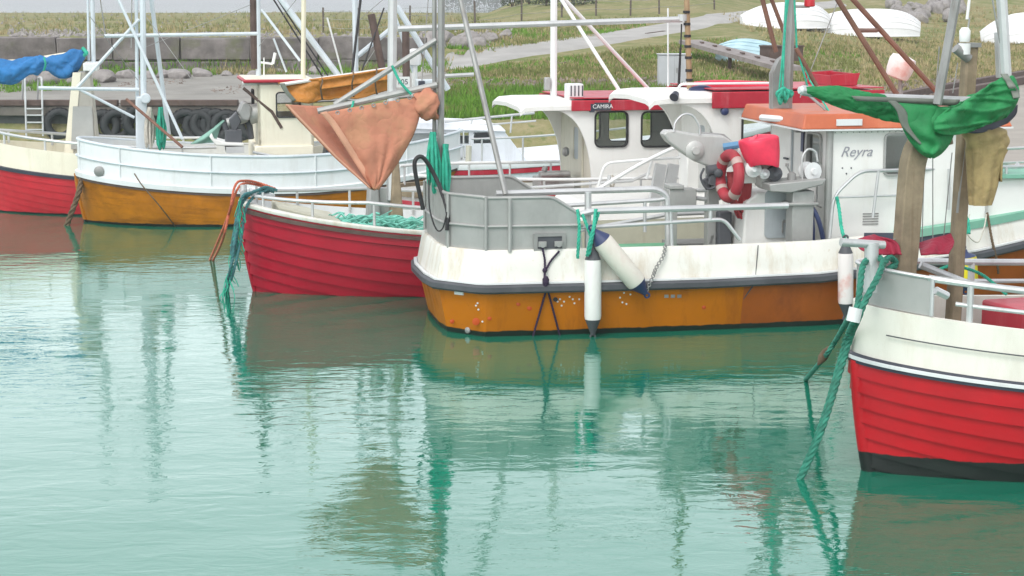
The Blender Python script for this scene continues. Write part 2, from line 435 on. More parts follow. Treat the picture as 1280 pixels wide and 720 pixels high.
M['orange_old'] = mat('old_redbrown_gelcoat', (.36, .085, .006), .45, var=.2, vs=1.2, dirt=.6, dcol=(.13, .03, .006), dscale=(2, 2, 1), boot=(.07, .05), bootcol=(.012, .022, .016))
M['hose_red'] = mat('dull_red_hose', (.30, .03, .035), .6, var=.3)
M['lightalu'] = mat('light_aluminium_plate', (.52, .52, .50), .5, metal=.3, var=.08, dirt=.3, dcol=(.3, .3, .28))
M['seam'] = mat('lap_shadow_red', (.17, .004, .012), .7, var=.3)  # darker red that paints in the shadow under each plank lap
def glass_mat():
    m = bpy.data.materials.new('window_glass'); m.use_nodes = True
    t = m.node_tree; N, K = t.nodes, t.links
    N.remove(N["Principled BSDF"]); o = N["Material Output"]
    tr = N.new("ShaderNodeBsdfTransparent"); tr.inputs[0].default_value = (.86, .89, .88, 1)
    gl = N.new("ShaderNodeBsdfGlossy"); gl.inputs["Roughness"].default_value = .03
    fr = N.new("ShaderNodeFresnel"); fr.inputs[0].default_value = 1.7
    mx = N.new("ShaderNodeMixShader"); K.new(fr.outputs[0], mx.inputs[0]); K.new(tr.outputs[0], mx.inputs[1]); K.new(gl.outputs[0], mx.inputs[2]); K.new(mx.outputs[0], o.inputs[0])
    return m
M['glass'] = glass_mat()
# ---------------------------------------------------------------- ground, quay, water
def sstep(a, b, x):
    t = max(0, min(1, (x - a) / (b - a))); return t * t * (3 - 2 * t)
def n2(x, y, s): return noise.noise(Vector((x * s, y * s, 3.7)))
def gh(x, y):
    # left: low yard, stone wall, level moor; right: grass rising from the quay apron
    ys = 54.6 if x < -7 else (54.6 - 7.6 * sstep(-7, -3, x))
    yard = 1.1 + .4 * sstep(56, 68, y)
    moor = 2.72 + .12 * n2(x, y, .05) + .25 * n2(x, y, .012) - 3.5 * sstep(215, 420, y)
    left = yard + (moor - yard) * sstep(69.35, 69.75, y)
    y0 = 50 if x < 9.6 else min(49 + (x - 9.6) * 2.0, 75)
    d = max(0, y - y0)
    right = 1.1 + .060 * min(d, 45) + .085 * max(0, min(d, 170) - 45) + .10 * n2(x, y, .11) * min(1, d / 5)
    right += 2.2 * sstep(60, 170, y) * n2(x, y, .02)
    t = sstep(-8.5, 1.5, x - (y - 70) * .085 * (1 if y > 70 else 0))
    z = left + (right - left) * t
    z += .03 * n2(x, y, .6)
    # shore falls into the harbour
    if x < 9.4: z = z - 3.2 * (1 - sstep(ys - 3, ys, y))
    else: z = z if y > 52 or x > 12 else z - .05
    return z
def ground_at(px, py, zoff=0):
    d = ray(px, py); t = 30.0
    while t < 900:
        p = C0 + d * t
        if p.z < gh(p.x, p.y): break
        t += .25 if t < 200 else 2
    return Vector((p.x, p.y, gh(p.x, p.y) + zoff))
def ground_sheet(x0, x1, y0, y1, nx, ny, hole=None):
    mb = MB(); xs = [x0 + (x1 - x0) * i / nx for i in range(nx + 1)]; ys = [y0 + (y1 - y0) * j / ny for j in range(ny + 1)]
    return mb, xs, ys
# one terrain sheet, finer near the harbour
xs = [-900, -600, -400, -260, -180, -130, -95, -70, -52] + [-40 + i * .8 for i in range(101)] + [48, 60, 75, 95, 130, 180, 260, 400, 600, 900]
ys = [40, 42, 43.5] + [44.5 + i * .5 for i in range(49)] + [69.3, 69.4, 69.5, 69.6, 69.7, 69.8, 70.2] + [71 + i * .9 for i in range(60)] + [126, 130, 136, 143, 152, 163, 176, 192, 212, 240, 275, 320, 380, 460, 560, 700, 900, 1300, 2000]
gmb = MB(); gmb.grid([[(x, y, gh(x, y)) for x in xs] for y in ys])
def grass_ground():
    m = bpy.data.materials.new('grassland'); m.use_nodes = True
    t = m.node_tree; N, K = t.nodes, t.links; P = N["Principled BSDF"]
    P.inputs["Roughness"].default_value = 1; P.inputs["Specular IOR Level"].default_value = .1
    tc = N.new("ShaderNodeTexCoord")
    def nz(s, d=6, r=.65):
        n = N.new("ShaderNodeTexNoise"); n.inputs["Scale"].default_value = s; n.inputs["Detail"].default_value = d; n.inputs["Roughness"].default_value = r
        K.new(tc.outputs["Object"], n.inputs["Vector"]); return n.outputs["Fac"]
    def mr(f, a, b):
        n = N.new("ShaderNodeMapRange"); n.inputs[1].default_value = a; n.inputs[2].default_value = b; K.new(f, n.inputs[0]); return n.outputs[0]
    def mix(f, a, b):
        n = N.new("ShaderNodeMix"); n.data_type = 'RGBA'; K.new(f, n.inputs[0])
        for q, i in ((a, 6), (b, 7)):
            if isinstance(q, tuple): n.inputs[i].default_value = (*q, 1)
            else: K.new(q, n.inputs[i])
        return n.outputs[2]
    c = mix(mr(nz(.22), .38, .62), (.17, .20, .07), (.30, .265, .14))
    c = mix(mr(nz(1.3), .5, .7), c, (.36, .31, .19))
    c = mix(mr(nz(3.5, 4), .55, .75), c, (.11, .165, .045))
    c = mix(mr(nz(.5, 8, .75), .66, .72), c, (.26, .24, .21))
    K.new(c, P.inputs["Base Color"])
    b = N.new("ShaderNodeBump"); b.inputs["Strength"].default_value = .6; b.inputs["Distance"].default_value = .15
    K.new(nz(4, 6), b.inputs["Height"]); K.new(b.outputs[0], P.inputs["Normal"])
    return m
M['ground'] = grass_ground()
tag(gmb.build('ground', M['ground']), kind='structure')

def water_mat():
    m = bpy.data.materials.new('harbour_water'); m.use_nodes = True
    t = m.node_tree; N, K = t.nodes, t.links; P = N["Principled BSDF"]
    P.inputs["Base Color"].default_value = (*WATER_COL, 1)
    P.inputs["Roughness"].default_value = .035
    P.inputs["IOR"].default_value = 1.95
    P.inputs["Specular Tint"].default_value = (.74, 1.0, .92, 1)
    tc = N.new("ShaderNodeTexCoord")
    def layer(scale, sx, sy, det, dist):
        mp = N.new("ShaderNodeMapping"); mp.inputs["Scale"].default_value = (sx, sy, 1); mp.inputs["Rotation"].default_value = (0, 0, R(-12)); K.new(tc.outputs["Object"], mp.inputs[0])
        n = N.new("ShaderNodeTexNoise"); n.inputs["Scale"].default_value = scale; n.inputs["Detail"].default_value = det; n.inputs["Distortion"].default_value = dist
        K.new(mp.outputs[0], n.inputs["Vector"]); return n.outputs["Fac"]
    big = layer(.55, .6, 1, 2, .3); fine = layer(4.6, .5, 1.0, 4, .5)
    patch = layer(.16, 1, 1, 3, .2)
    mr = N.new("ShaderNodeMapRange"); mr.inputs[1].default_value = .4; mr.inputs[2].default_value = .62; mr.inputs[3].default_value = .35; mr.inputs[4].default_value = 1; K.new(patch, mr.inputs[0])
    f2 = N.new("ShaderNodeMath"); f2.operation = 'MULTIPLY'; K.new(fine, f2.inputs[0]); K.new(mr.outputs[0], f2.inputs[1])
    b1 = N.new("ShaderNodeBump"); b1.inputs["Strength"].default_value = 1; b1.inputs["Distance"].default_value = WAVE[0]; K.new(big, b1.inputs["Height"])
    b2 = N.new("ShaderNodeBump"); b2.inputs["Strength"].default_value = 1; b2.inputs["Distance"].default_value = WAVE[1]; K.new(f2.outputs[0], b2.inputs["Height"]); K.new(b1.outputs[0], b2.inputs["Normal"])
    # the open sea far out is calm
    sx = N.new("ShaderNodeSeparateXYZ"); K.new(tc.outputs["Object"], sx.inputs[0])
    fd = N.new("ShaderNodeMapRange"); fd.inputs[1].default_value = 55; fd.inputs[2].default_value = 160; fd.inputs[3].default_value = 1; fd.inputs[4].default_value = 0; K.new(sx.outputs[1], fd.inputs[0])
    K.new(fd.outputs[0], b1.inputs["Strength"]); K.new(fd.outputs[0], b2.inputs["Strength"])
    K.new(b2.outputs[0], P.inputs["Normal"])
    return m
HAZE = .0007
WATER_COL = (.006, .165, .10)
WAVE = (.022, .010)
M['water'] = water_mat()
wm = MB(); wm.add([(-5000, -60, 0), (5000, -60, 0), (5000, 6000, 0), (-5000, 6000, 0)], [(0, 1, 2, 3)])
tag(wm.build('water', M['water'], smooth=False), kind='structure')

# gravel yard behind the left quay and the track up the slope (sheets just above the ground)
def ribbon(up, lo, mt, name, n=16, off=.07):
    """up / lo: picture points of the far and near edge, laid on the ground"""
    U = smooth_path([ground_at(*p) for p in up], n); L = smooth_path([ground_at(*p) for p in lo], n)
    N_ = 8; rows = []
    for i in range(len(U)):
        row = []
        for k in range(N_ + 1):
            p = L[i].lerp(U[i], k / N_)
            j = .25 * n2(p.x, p.y, .7) if k in (0, N_) else 0
            row.append((p.x, p.y + j, gh(p.x, p.y + j) + (off if 0 < k < N_ else -.06)))
        rows.append(row)
    mb = MB(); mb.grid(rows); return tag(mb.build(name, mt), kind='structure')
ribbon([(430, 95), (560, 72), (650, 56), (740, 43), (850, 25), (910, 16), (970, 8), (1040, 1)],
       [(430, 118), (560, 92), (650, 74), (740, 61), (850, 42), (925, 28), (990, 17), (1060, 8)], M['track'], 'gravel_track')
ym = MB()
yx = [-60 + i * 1.0 for i in range(59)]; yy = [54.9 + i * .55 for i in range(24)]
ym.grid([[(x, min(y, 67.2 + .6 * n2(x, 0, .4)), gh(x, min(y, 67.2)) + .035) for x in yx] for y in yy])
tag(ym.build('gravel_yard', M['gravel']), kind='structure')

# left quay: concrete deck on a dark wall, timber kerb on its edge
QY = 53.6
lq = thing('quay', 'low concrete quay with dark wet wall behind the boats at left', 'quay', (-30, QY, 0))
q = MB(); q.bx(-30, 22.2, 0, 1.6, .82, 1.12); q.build('quay_deck', M['darkconcrete'], lq, bevel=.03)
q = MB(); q.bx(-30, 22, .25, 1.6, -1.2, .817); q.build('quay_wall', M['wetconcrete'], lq)
# right quay the bows point at
rq = thing('quay', 'broad pale concrete quay apron at the right beyond the bows', 'quay', (9.4, 18, 0))
q = MB()
ap = [(0, -8), (0, 31.2), (10.8, 53.5), (40, 62), (40, -8)]
q.prism([(x, y, .85) for x, y in ap], (0, 0, .33)); q.build('quay_deck', M['concrete'], rq)
q = MB(); q.prism([(x + (.2 if x < 1 else 0), y, -1.5) for x, y in ap], (0, 0, 2.347)); q.build('quay_wall', M['wetconcrete'], rq)
for lab, pts in (('long dark timber kerb along the back of the right quay apron', [(1076, 139), (1170, 116), (1290, 94)]),
                 ('dark timber kerb lying along the edge below the longer kerb at right', [(1180, 128), (1235, 117), (1290, 105)])):
    mb = MB(); w = [ground_at(*p) for p in pts]
    for p in w: p.z = 1.18
    for a, b in zip(w, w[1:]): mb.bar(a + Vector((0, 0, .14)), b + Vector((0, 0, .14)), .3, .26)
    tag(mb.build('timber_kerb', M['brownwood'], origin='base'), lab, 'kerb')
mb = MB()
for x0, x1 in ((-42, -19), (-18.9, -15.5), (-15.4, -11.8), (-11.7, -8.2)): mb.bx(x0, x1, QY - .06, QY + .22, 1.123, 1.30)
tag(mb.build('timber_kerb', M['brownwood'], origin='base', bevel=.02), 'dark timber kerb on the edge of the left quay above the tyres', 'kerb')

# tyres hung on the left quay wall
def make_tyre():
    t = MB(); prof = []
    for k in range(14):
        a = math.pi * 2 * k / 14
        r_ = .36 + .135 * math.cos(a); y_ = .12 * math.sin(a)
        prof.append((r_ if math.cos(a) > -.6 else r_ + .02, y_))
    rows = []
    for i in range(33):
        a = 2 * math.pi * i / 32
        rows.append([(rr * math.sin(a), yy_, rr * math.cos(a)) for rr, yy_ in prof])
    t.grid(rows, closed=True)
    for i in range(24):
        a = 2 * math.pi * i / 24
        t.box((.497 * math.sin(a), 0, .497 * math.cos(a)), (.06, .17, .014), ry=a)
    return t.build('tyre', M['tyre'])
tyre0 = make_tyre()
TY = [(172, 152, .55), (316, 155, .1), (303, 157, .3), (283, 157, .1), (270, 156, -.2), (258, 155, .1), (146, 156, .2), (130, 157, .1), (232, 156, .1), (248, 157, -.1), (75, 155, .2), (332, 153, 0)]
TLAB = ['old tyre tilted against the left quay wall beside the narrow grey wheelhouse', 'old tyre on the quay wall behind the grey net hauler', 'old tyre on the quay wall above the green net cover, half hidden',
        'old tyre hung low on the quay wall left of the green net cover', 'third old tyre from the right end of the quay tyre row', 'fourth old tyre from the right, behind the sloping brown pole',
        'old tyre behind the twin pale mast, by the grey wheelhouse', 'old tyre just right of the narrow grey wheelhouse', 'old tyre behind the hanks of rope', 'old tyre right of the teal rope hank',
        'old tyre on the quay wall right of the steel ladder', 'last old tyre at the right end of the quay tyre row']
for i, (px, py, rz) in enumerate(TY):
    o = tyre0 if i == 0 else tyre0.copy()
    if i: COL.objects.link(o)
    o.location = at_y(px, py, QY - .02); o.rotation_euler = (random.uniform(-.12, .02), random.uniform(0, 3), rz)
    tag(o, TLAB[i], 'tyre', 'tyres hung along the left quay')

# ladder down the left quay
ld = thing('ladder', 'steel ladder with hooped handrails on the edge of the left quay', 'ladder', at_y(43, 170, QY - .25))
lo = ld.location
def wl(px, py, Y): return at_y(px, py, Y) - lo
for a, b in ((27, 32), (46, 53)):
    mb = MB(); mb.tube(bend([wl(a + .5, 132, QY + .5), wl(a + 2, 97, QY + .3), wl(b - 1, 97, QY - .1), wl(b + 1, 170, QY - .25)], .1, 6), .032, 8); mb.build('rail', M['galv'], ld)
for y in (136, 144, 153, 162):
    mb = MB(); mb.tube([wl(33 + (y - 130) * .03, y, QY - .25), wl(53 + (y - 130) * .03, y, QY - .25)], .024, 6); mb.build('rung', M['galv'], ld)

# dry-stone harbour wall of big dressed blocks
sw = thing('stone_wall', 'long wall of big grey stone blocks across the back of the yard', 'wall', (-20, 69.4, 1.2))
rng = random.Random(5); mb = MB()
def block(mb, x0, x1, y0, y1, z0, z1, rng, c=.05):
    P8 = []
    for z in (z0, z1):
        for x, y in ((x0, y0), (x1, y0), (x1, y1), (x0, y1)):
            P8.append((x + rng.uniform(-c, c) * .8, y + rng.uniform(-c, c), z + rng.uniform(-c, c) * .6))
    mb.hexa(P8)
for row, (z0, z1) in enumerate(((-.1, .74), (.76, 1.64))):
    x = -45 - rng.random()
    while x < (18.6 if row == 0 else 15.8):
        w = rng.choice((1.1, 1.5, 2.0, 2.4, .9)) * rng.uniform(.85, 1.15)
        block(mb, x + .022, x + w - .022, -.1 + rng.uniform(-.03, .03), .75, z0, z1 + rng.uniform(-.04, .03), rng); x += w
mb.build('block_courses', M['stone'], sw, bevel=.04)
mb = MB(); mb.bx(-45, 15, .1, .7, -.1, 1.4); mb.build('core', M['stone'], sw)

# boulders
def make_boulder(seed):
    bm = bmesh.new(); bmesh.ops.create_icosphere(bm, subdivisions=3, radius=.5)
    rs = random.Random(seed); o = Vector((rs.uniform(0, 50), 0, 0)); pl = [(Vector((rs.gauss(0, 1), rs.gauss(0, 1), rs.gauss(0, 1))).normalized(), rs.uniform(.3, .42)) for _ in range(9)]
    for v_ in bm.verts:
        for n_, d_ in pl:
            k = v_.co.dot(n_) - d_
            if k > 0: v_.co -= n_ * k * .9
        v_.co *= 1 + .16 * noise.noise(v_.co * 2.2 + o)
    me = bpy.data.meshes.new('boulder'); bm.to_mesh(me); bm.free()
    me.polygons.foreach_set("use_smooth", [True] * len(me.polygons)); me.set_sharp_from_angle(angle=R(28))
    me.materials.append(M['boulder']); return me
BM = [make_boulder(i) for i in range(6)]
rng = random.Random(11)
def boulder(p, sx, sz, lab, grp):
    o = bpy.data.objects.new('boulder', rng.choice(BM)); COL.objects.link(o)
    o.location = p + Vector((0, 0, sz * .22)); o.scale = (sx, sx * rng.uniform(.7, 1), sz); o.rotation_euler = (rng.uniform(-.2, .2), rng.uniform(-.2, .2), rng.uniform(0, 6))
    tag(o, lab, 'boulder', grp)
for px, py, s in [(128, 104, 1.1), (158, 99, .8), (205, 98, .8), (225, 99, 1.0), (253, 97, .8), (30, 108, 1.4), (55, 106, 1.2), (8, 108, 1.3), (78, 104, 1.2), (98, 106, .9), (184, 99, .7), (395, 94, .7), (350, 92, .5), (318, 96, .6), (284, 96, .5)]:
    boulder(ground_at(px, py), s, s * .62, 'pale boulder lying along the foot of the stone block wall', 'boulders at the foot of the stone wall')
for i in range(46):
    px = rng.uniform(1112, 1205); py = rng.uniform(2, 27) if px < 1190 else rng.uniform(2, 16)
    if py > 8 + (px - 1112) * .9: continue
    s = rng.uniform(.6, 1.0); boulder(ground_at(px, py + 3), s * 1.1, s, 'grey boulder in the heap on the slope above the upturned white boats', 'boulder heap on the slope')
for px, py, s in [(585, 56, 1.1), (612, 53, .9), (600, 58, .8), (575, 60, 1.0), (560, 52, .9), (632, 47, .7), (545, 55, 1.2)]:
    boulder(ground_at(px, py), s, s * .7, 'pale boulder in the grass beside the bend of the gravel track', 'boulders beside the gravel track')

# small stones nobody could count
def stones(name, regs, sizes, mt, seed):
    rs = random.Random(seed); mb = MB()
    for (quad, n) in regs:
        for _ in range(n):
            u, v_ = rs.random(), rs.random()
            a = Vector(quad[0]).lerp(Vector(quad[1]), u); b = Vector(quad[3]).lerp(Vector(quad[2]), u); q_ = a.lerp(b, v_)
            p = ground_at(q_.x, q_.y); s = rs.uniform(*sizes); M_ = Matrix.Rotation(rs.uniform(0, 6), 3, 'Z') @ Matrix.Rotation(rs.uniform(0, 6), 3, 'X')
            vv = [M_ @ Vector((x * s * rs.uniform(.6, 1.2), y * s * rs.uniform(.6, 1.2), z * s * rs.uniform(.4, .9))) + p for x, y, z in ((1, 0, 0), (-1, 0, 0), (0, 1, 0), (0, -1, 0), (0, 0, 1), (0, 0, -1))]
            mb.add(vv, [(0, 2, 4), (2, 1, 4), (1, 3, 4), (3, 0, 4), (2, 0, 5), (1, 2, 5), (3, 1, 5), (0, 3, 5)])
    return tag(mb.build(name, mt, smooth=False), kind='stuff')
stones('rubble', [([(555, 103), (860, 100), (860, 113), (555, 112)], 900), ([(1075, 112), (1230, 92), (1180, 118), (1075, 138)], 500), ([(600, 108), (700, 106), (700, 111), (600, 113)], 250)], (.06, .17), M['rubble'], 3)
stones('debris', [([(262, 112), (300, 108), (304, 118), (266, 120)], 60), ([(150, 104), (230, 100), (235, 106), (150, 110)], 120)], (.05, .12), M['rubble'], 8)
stones('gravel', [([(10, 38), (130, 38), (130, 46), (10, 46)], 420), ([(130, 42), (440, 40), (440, 47), (130, 47)], 260), ([(440, 40), (640, 36), (640, 60), (440, 62)], 260), ([(0, 15), (600, 12), (600, 38), (0, 38)], 240)], (.06, .2), M['boulder'], 4)

# grass tufts
def grass():
    rs = random.Random(9); mb = MB()
    def tuft(p, h, nb, mi):
        for _ in range(nb):
            a = rs.uniform(0, 6.28); w = rs.uniform(.015, .04); l = h * rs.uniform(.6, 1.2); t = rs.uniform(.1, .6) * l; b = rs.uniform(0, 6.28); o = Vector((rs.gauss(0, .09), rs.gauss(0, .09), -.02))
            u = Vector((math.cos(a) * w, math.sin(a) * w, 0)); tip = Vector((math.cos(b) * t, math.sin(b) * t, l))
            mb.add([p + o - u, p + o + u, p + o + tip * .55 + u * .6, p + o + tip], [(0, 1, 2), (0, 2, 3)], mi)
    def fill(quad, n, h, mis):
        for _ in range(n):
            u, v_ = rs.random(), rs.random()
            a = Vector(quad[0]).lerp(Vector(quad[1]), u); b = Vector(quad[3]).lerp(Vector(quad[2]), u); q_ = a.lerp(b, v_)
            p = ground_at(q_.x, q_.y); k = n2(p.x, p.y, .35) + rs.gauss(0, .25)
            mi = mis[0] if k < 0 else (mis[1] if k < .3 else mis[2])
            tuft(p, h * rs.uniform(.5, 1.3), 5, mi)
    fill([(550, 112), (1060, 108), (1060, 150), (550, 150)], 5200, .26, (0, 0, 1))
    fill([(560, 92), (900, 50), (1075, 60), (1075, 118)], 3200, .16, (1, 2, 0))
    fill([(560, 90), (900, 50), (900, 108), (560, 108)], 4200, .15, (1, 2, 0))
    fill([(1075, 50), (1280, 50), (1280, 95), (1075, 120)], 3200, .16, (2, 1, 2))
    fill([(900, 20), (1280, 8), (1280, 60), (1000, 70)], 1600, .2, (2, 1, 2))
    fill([(560, 30), (850, 22), (740, 48), (560, 72)], 1500, .2, (1, 2, 0))
    fill([(130, 84), (560, 78), (560, 94), (130, 96)], 1500, .28, (0, 1, 2))
    fill([(0, 95), (120, 92), (120, 112), (0, 118)], 500, .25, (0, 1, 2))
    fill([(0, 12), (600, 12), (600, 44), (0, 45)], 1800, .3, (1, 2, 2))
    return mb
M['grass0'] = mat('fresh_green_grass', (.13, .26, .035), .9, var=.3, vs=3, spec=.2)
M['grass1'] = mat('olive_grass', (.19, .21, .07), .9, var=.3, vs=3, spec=.2)
M['grass2'] = mat('dry_straw_grass', (.36, .30, .16), .9, var=.25, vs=3, spec=.2)
tag(grass().build('grass', [M['grass0'], M['grass1'], M['grass2']], smooth=False), kind='stuff')

# far low bushes on the skyline
M['bush'] = mat('dark_bush_leaves', (.055, .075, .04), .9, var=.4, vs=1)
rs = random.Random(21)
for i, px in enumerate([566, 585, 603, 622, 640, 662, 682, 704, 728]):
    p = ground_at(px, 7 + rs.uniform(-2, 2)); d_ = p.y
    w, h = rs.uniform(.9, 1.6) * d_ / 160, rs.uniform(.6, 1.0) * d_ / 160
    b = thing('bush', 'low dark bush on the misty skyline between the steel masts and the white mast', 'bush', p, 0, 'bushes on the skyline')
    mb = MB()
    for k in range(420):
        a, e, rr = rs.uniform(0, 6.28), rs.uniform(0, 1.5), rs.uniform(.35, 1) ** .6
        c = Vector((math.cos(a) * math.cos(e) * w * rr, math.sin(a) * math.cos(e) * w * rr, math.sin(e) * h * 1.6 * rr + .05)); s = rs.uniform(.05, .12) * d_ / 160
        u = Vector((rs.gauss(0, 1), rs.gauss(0, 1), rs.gauss(0, 1))).normalized() * s; v_ = Vector((rs.gauss(0, 1), rs.gauss(0, 1), rs.gauss(0, 1))).normalized() * s
        mb.add([c - u, c + v_, c + u, c - v_], [(0, 1, 2, 3)])
    mb.build('crown', M['bush'], b, smooth=False)
    mb = MB()
    for k in range(4): mb.tube([(0, 0, -.1), (rs.uniform(-.3, .3) * w, rs.uniform(-.3, .3) * w, h)], .03, 5)
    mb.build('trunk', M['brownwood'], b)

# wire fence on the slope
fp = [(404, 42, 20), (448, 46, 18), (512, 38, 8), (594, 36, 7), (652, 26, 0), (702, 22, -6), (745, 20, -8), (788, 20, -8), (824, 18, -9), (893, 12, -10)]
fb = [ground_at(px, py) for px, py, t_ in fp]
fe = thing('wire_fence', 'wire fence on dark wooden posts beside the gravel track', 'fence', fb[4])
tops = []
for (px, py, t_), b in zip(fp, fb):
    h = 1.25; o = b - fe.location
    mb = MB(); mb.tube([o + Vector((0, 0, -.2)), o + Vector((rng.uniform(-.04, .04), 0, h))], .045, 6); mb.build('post', M['fencewood'], fe); tops.append(o)
for hh in (.35, .75, 1.12):
    mb = MB()
    for a, b in zip(tops, tops[1:]):
        m_ = (a + b) / 2; mb.tube(smooth_path([a + Vector((0, -.05, hh)), m_ + Vector((0, -.05, hh - .05)), b + Vector((0, -.05, hh))], 4), .009, 4)
    mb.build('wire', M['steel'], fe)

# cabinet on the grass
p = ground_at(842, 112); k = p.y / FPX
cb = thing('electric_cabinet', 'grey metal cabinet standing on the grass behind the white wheelhouse', 'cabinet', p)
mb = MB(); mb.bx(-20 * k, 20 * k, -.25, .25, -.1, 42 * k); mb.build('body', M['cabinet'], cb, bevel=.015)
mb = MB(); mb.bx(-21 * k, 21 * k, -.29, .29, 42 * k, 43.5 * k); mb.build('cap', M['cabinet'], cb, bevel=.01)
for a, b in ((-19 * k, -.01), (.01, 19 * k)):
    mb = MB(); mb.bx(a, b, -.268, -.248, 3 * k, 40.5 * k); d = mb.build('door', M['cabinet'], cb, bevel=.006)
    if a < 0: continue
    mb = MB(); mb.bx(a + .05, a + .08, -.29, -.266, 20 * k, 26 * k); mb.build('handle', M['steel'], d)

# upturned boats on the slope
def upturned(p, L_, B_, H_, deg, mt, lab, planks=True, tilt=(0, 0), name='upturned_boat'):
    b = thing(name, lab, 'rowing boat', p, deg); b.rotation_euler = (R(tilt[0]), R(tilt[1]), R(deg))
    def P_(u, s, sd):
        e = math.sin(math.pi * min(1, max(0, .02 + .9 * u))) ** .55 if u < .55 else math.sin(math.pi * (.02 + .9 * u)) ** .7
        y = B_ / 2 * e * math.sin(s * math.pi / 2) ** .95; z = H_ * (math.cos(s * math.pi / 2) ** .85 if s < 1 else 0) * (1 - .5 * abs(2 * u - 1) ** (2.2 if u < .5 else 4))
        return Vector(((u - .5) * L_ * (1 - .06 * s * (1 if u > .5 else .4)), sd * y, z))
    mb = MB(); NP = 6
    for sd in (-1, 1):
        for k in range(NP):
            s0, s1 = k / NP, (k + 1) / NP; r0, r1, r2 = [], [], []
            for i in range(25):
                u = i / 24; a, c = P_(u, s0, sd), P_(u, s1, sd)
                r0.append(a + Vector((0, sd * .004, .0))); r1.append(c + Vector((0, sd * .02, .012))); r2.append(c)
            mb.grid([r0, r1, r2] if planks else [r0, r1])
    # transom
    tr = [P_(0, s / 8, -1) for s in range(8, -1, -1)] + [P_(0, s / 8, 1) for s in range(1, 9)]
    mb.add(tr, [tuple(range(len(tr)))])
    mb.build('hull', mt, b, ang=30)
    mb = MB(); mb.tube([P_(i / 24, 0, 1) + Vector((0, 0, .02)) for i in range(25)], .035, 6); mb.build('keel', mt, b)
    for sd in (-1, 1):
        mb = MB(); mb.tube([P_(i / 24, 1, sd) + Vector((0, sd * .02, .03)) for i in range(25)], .03, 6); mb.build('gunwale', mt, b)
    return b
def updims(px0, px1, py):
    p = ground_at((px0 + px1) / 2, py); return p, (px1 - px0) * p.y / FPX
p, L_ = updims(1012, 1148, 46); upturned(p, L_ * 1.06, 2.2, 1.3, 8, M['hullwhite'], 'white clinker rowing boat lying upside down, the lower of the two', tilt=(0, 0))
p, L_ = updims(930, 1032, 36); upturned(p, L_ * 1.15, 2.1, 1.2, 14, M['hullwhite'], 'white rowing boat upside down on the slope, behind the mast with the red lamp')
p, L_ = updims(1228, 1330, 54); upturned(p, L_, 2.2, 1.5, -20, M['hullwhite'], 'white upturned boat with a sharp raised end at the right edge', tilt=(0, -6))
p, L_ = updims(898, 976, 76); upturned(p, L_ * 1.1, 1.5, .75, -14, M['paleblue'], 'small pale blue boat lying on its side in the grass', tilt=(28, 8))
# gangway ramp lying on the slope
a, b = ground_at(868, 62), ground_at(972, 100)
g = thing('gangway', 'weathered grey gangway plank with cleats sloping over the grass', 'gangway', b)
A_, B_ = Vector((at_y(862, 52, a.y - 3) - b)), Vector((0, -2.5, .45))
mb = MB(); mb.bar(A_, B_, .85, .14); mb.build('plank', M['fencewood'] if False else mat('grey_weathered_plank', (.27, .24, .23), .85, var=.2, dirt=.4), g)
for i in range(1, 7):
    c = A_.lerp(B_, i / 7); mb = MB(); mb.box(c + Vector((0, -.0, .09)), (.10, .7, .06), rz=0); mb.build('cleat', M['brownwood'], g)
mb = MB(); mb.bar(B_ + Vector((-.3, .2, -.1)), B_ + Vector((-.3, .2, -1.0)), .14); mb.build('trestle', M['brownwood'], g); mb = MB(); mb.bar(A_.lerp(B_, .45) + Vector((0, .1, -.08)), A_.lerp(B_, .45) + Vector((0, .1, -1.8)), .12); mb.build('trestle', M['brownwood'], g)
p = ground_at(925, 78)
mb = MB(); mb.box((p.x + 1.2, p.y - 2, p.z + .35), (1.3, .8, .5), rz=.3); mb.box((p.x + 1.2, p.y - 2, p.z + .62), (1.36, .86, .05), rz=.3)
tag(mb.build('wooden_crate', M['brownwood'], origin='base'), 'brown wooden crate at the lower end of the gangway', 'crate')
# boards left in the grass
for (x0, y0, x1, y1, lab) in ((808, 44, 830, 41, 'dark board lying beside the gravel track'), (1000, 95, 1052, 90, 'grey plank lying in the grass beside the teal roped mast'), (700, 82, 714, 79, 'thin grey stick lying in the grass below the track')):
    a, b = ground_at(x0, y0, .06), ground_at(x1, y1, .06); mb = MB(); mb.bar(a, b, .16, .06); tag(mb.build('board', M['brownwood'] if x0 == 808 else M['wood'], origin='base'), lab, 'board')

# thin sea mist: one closed box of even, pale air round the whole place
hz = MB(); hz.bx(-5100, 5100, -160, 6100, -6, 60)
hob = hz.build('haze', [], smooth=False); tag(hob, kind='stuff')
hm = bpy.data.materials.new('sea_mist'); hm.use_nodes = True
ht = hm.node_tree; ht.nodes.remove(ht.nodes["Principled BSDF"])
pv = ht.nodes.new("ShaderNodeVolumePrincipled"); pv.inputs["Color"].default_value = (.92, .95, .97, 1); pv.inputs["Density"].default_value = HAZE
ht.links.new(pv.outputs[0], ht.nodes["Material Output"].inputs["Volume"])
hob.data.materials.append(hm)
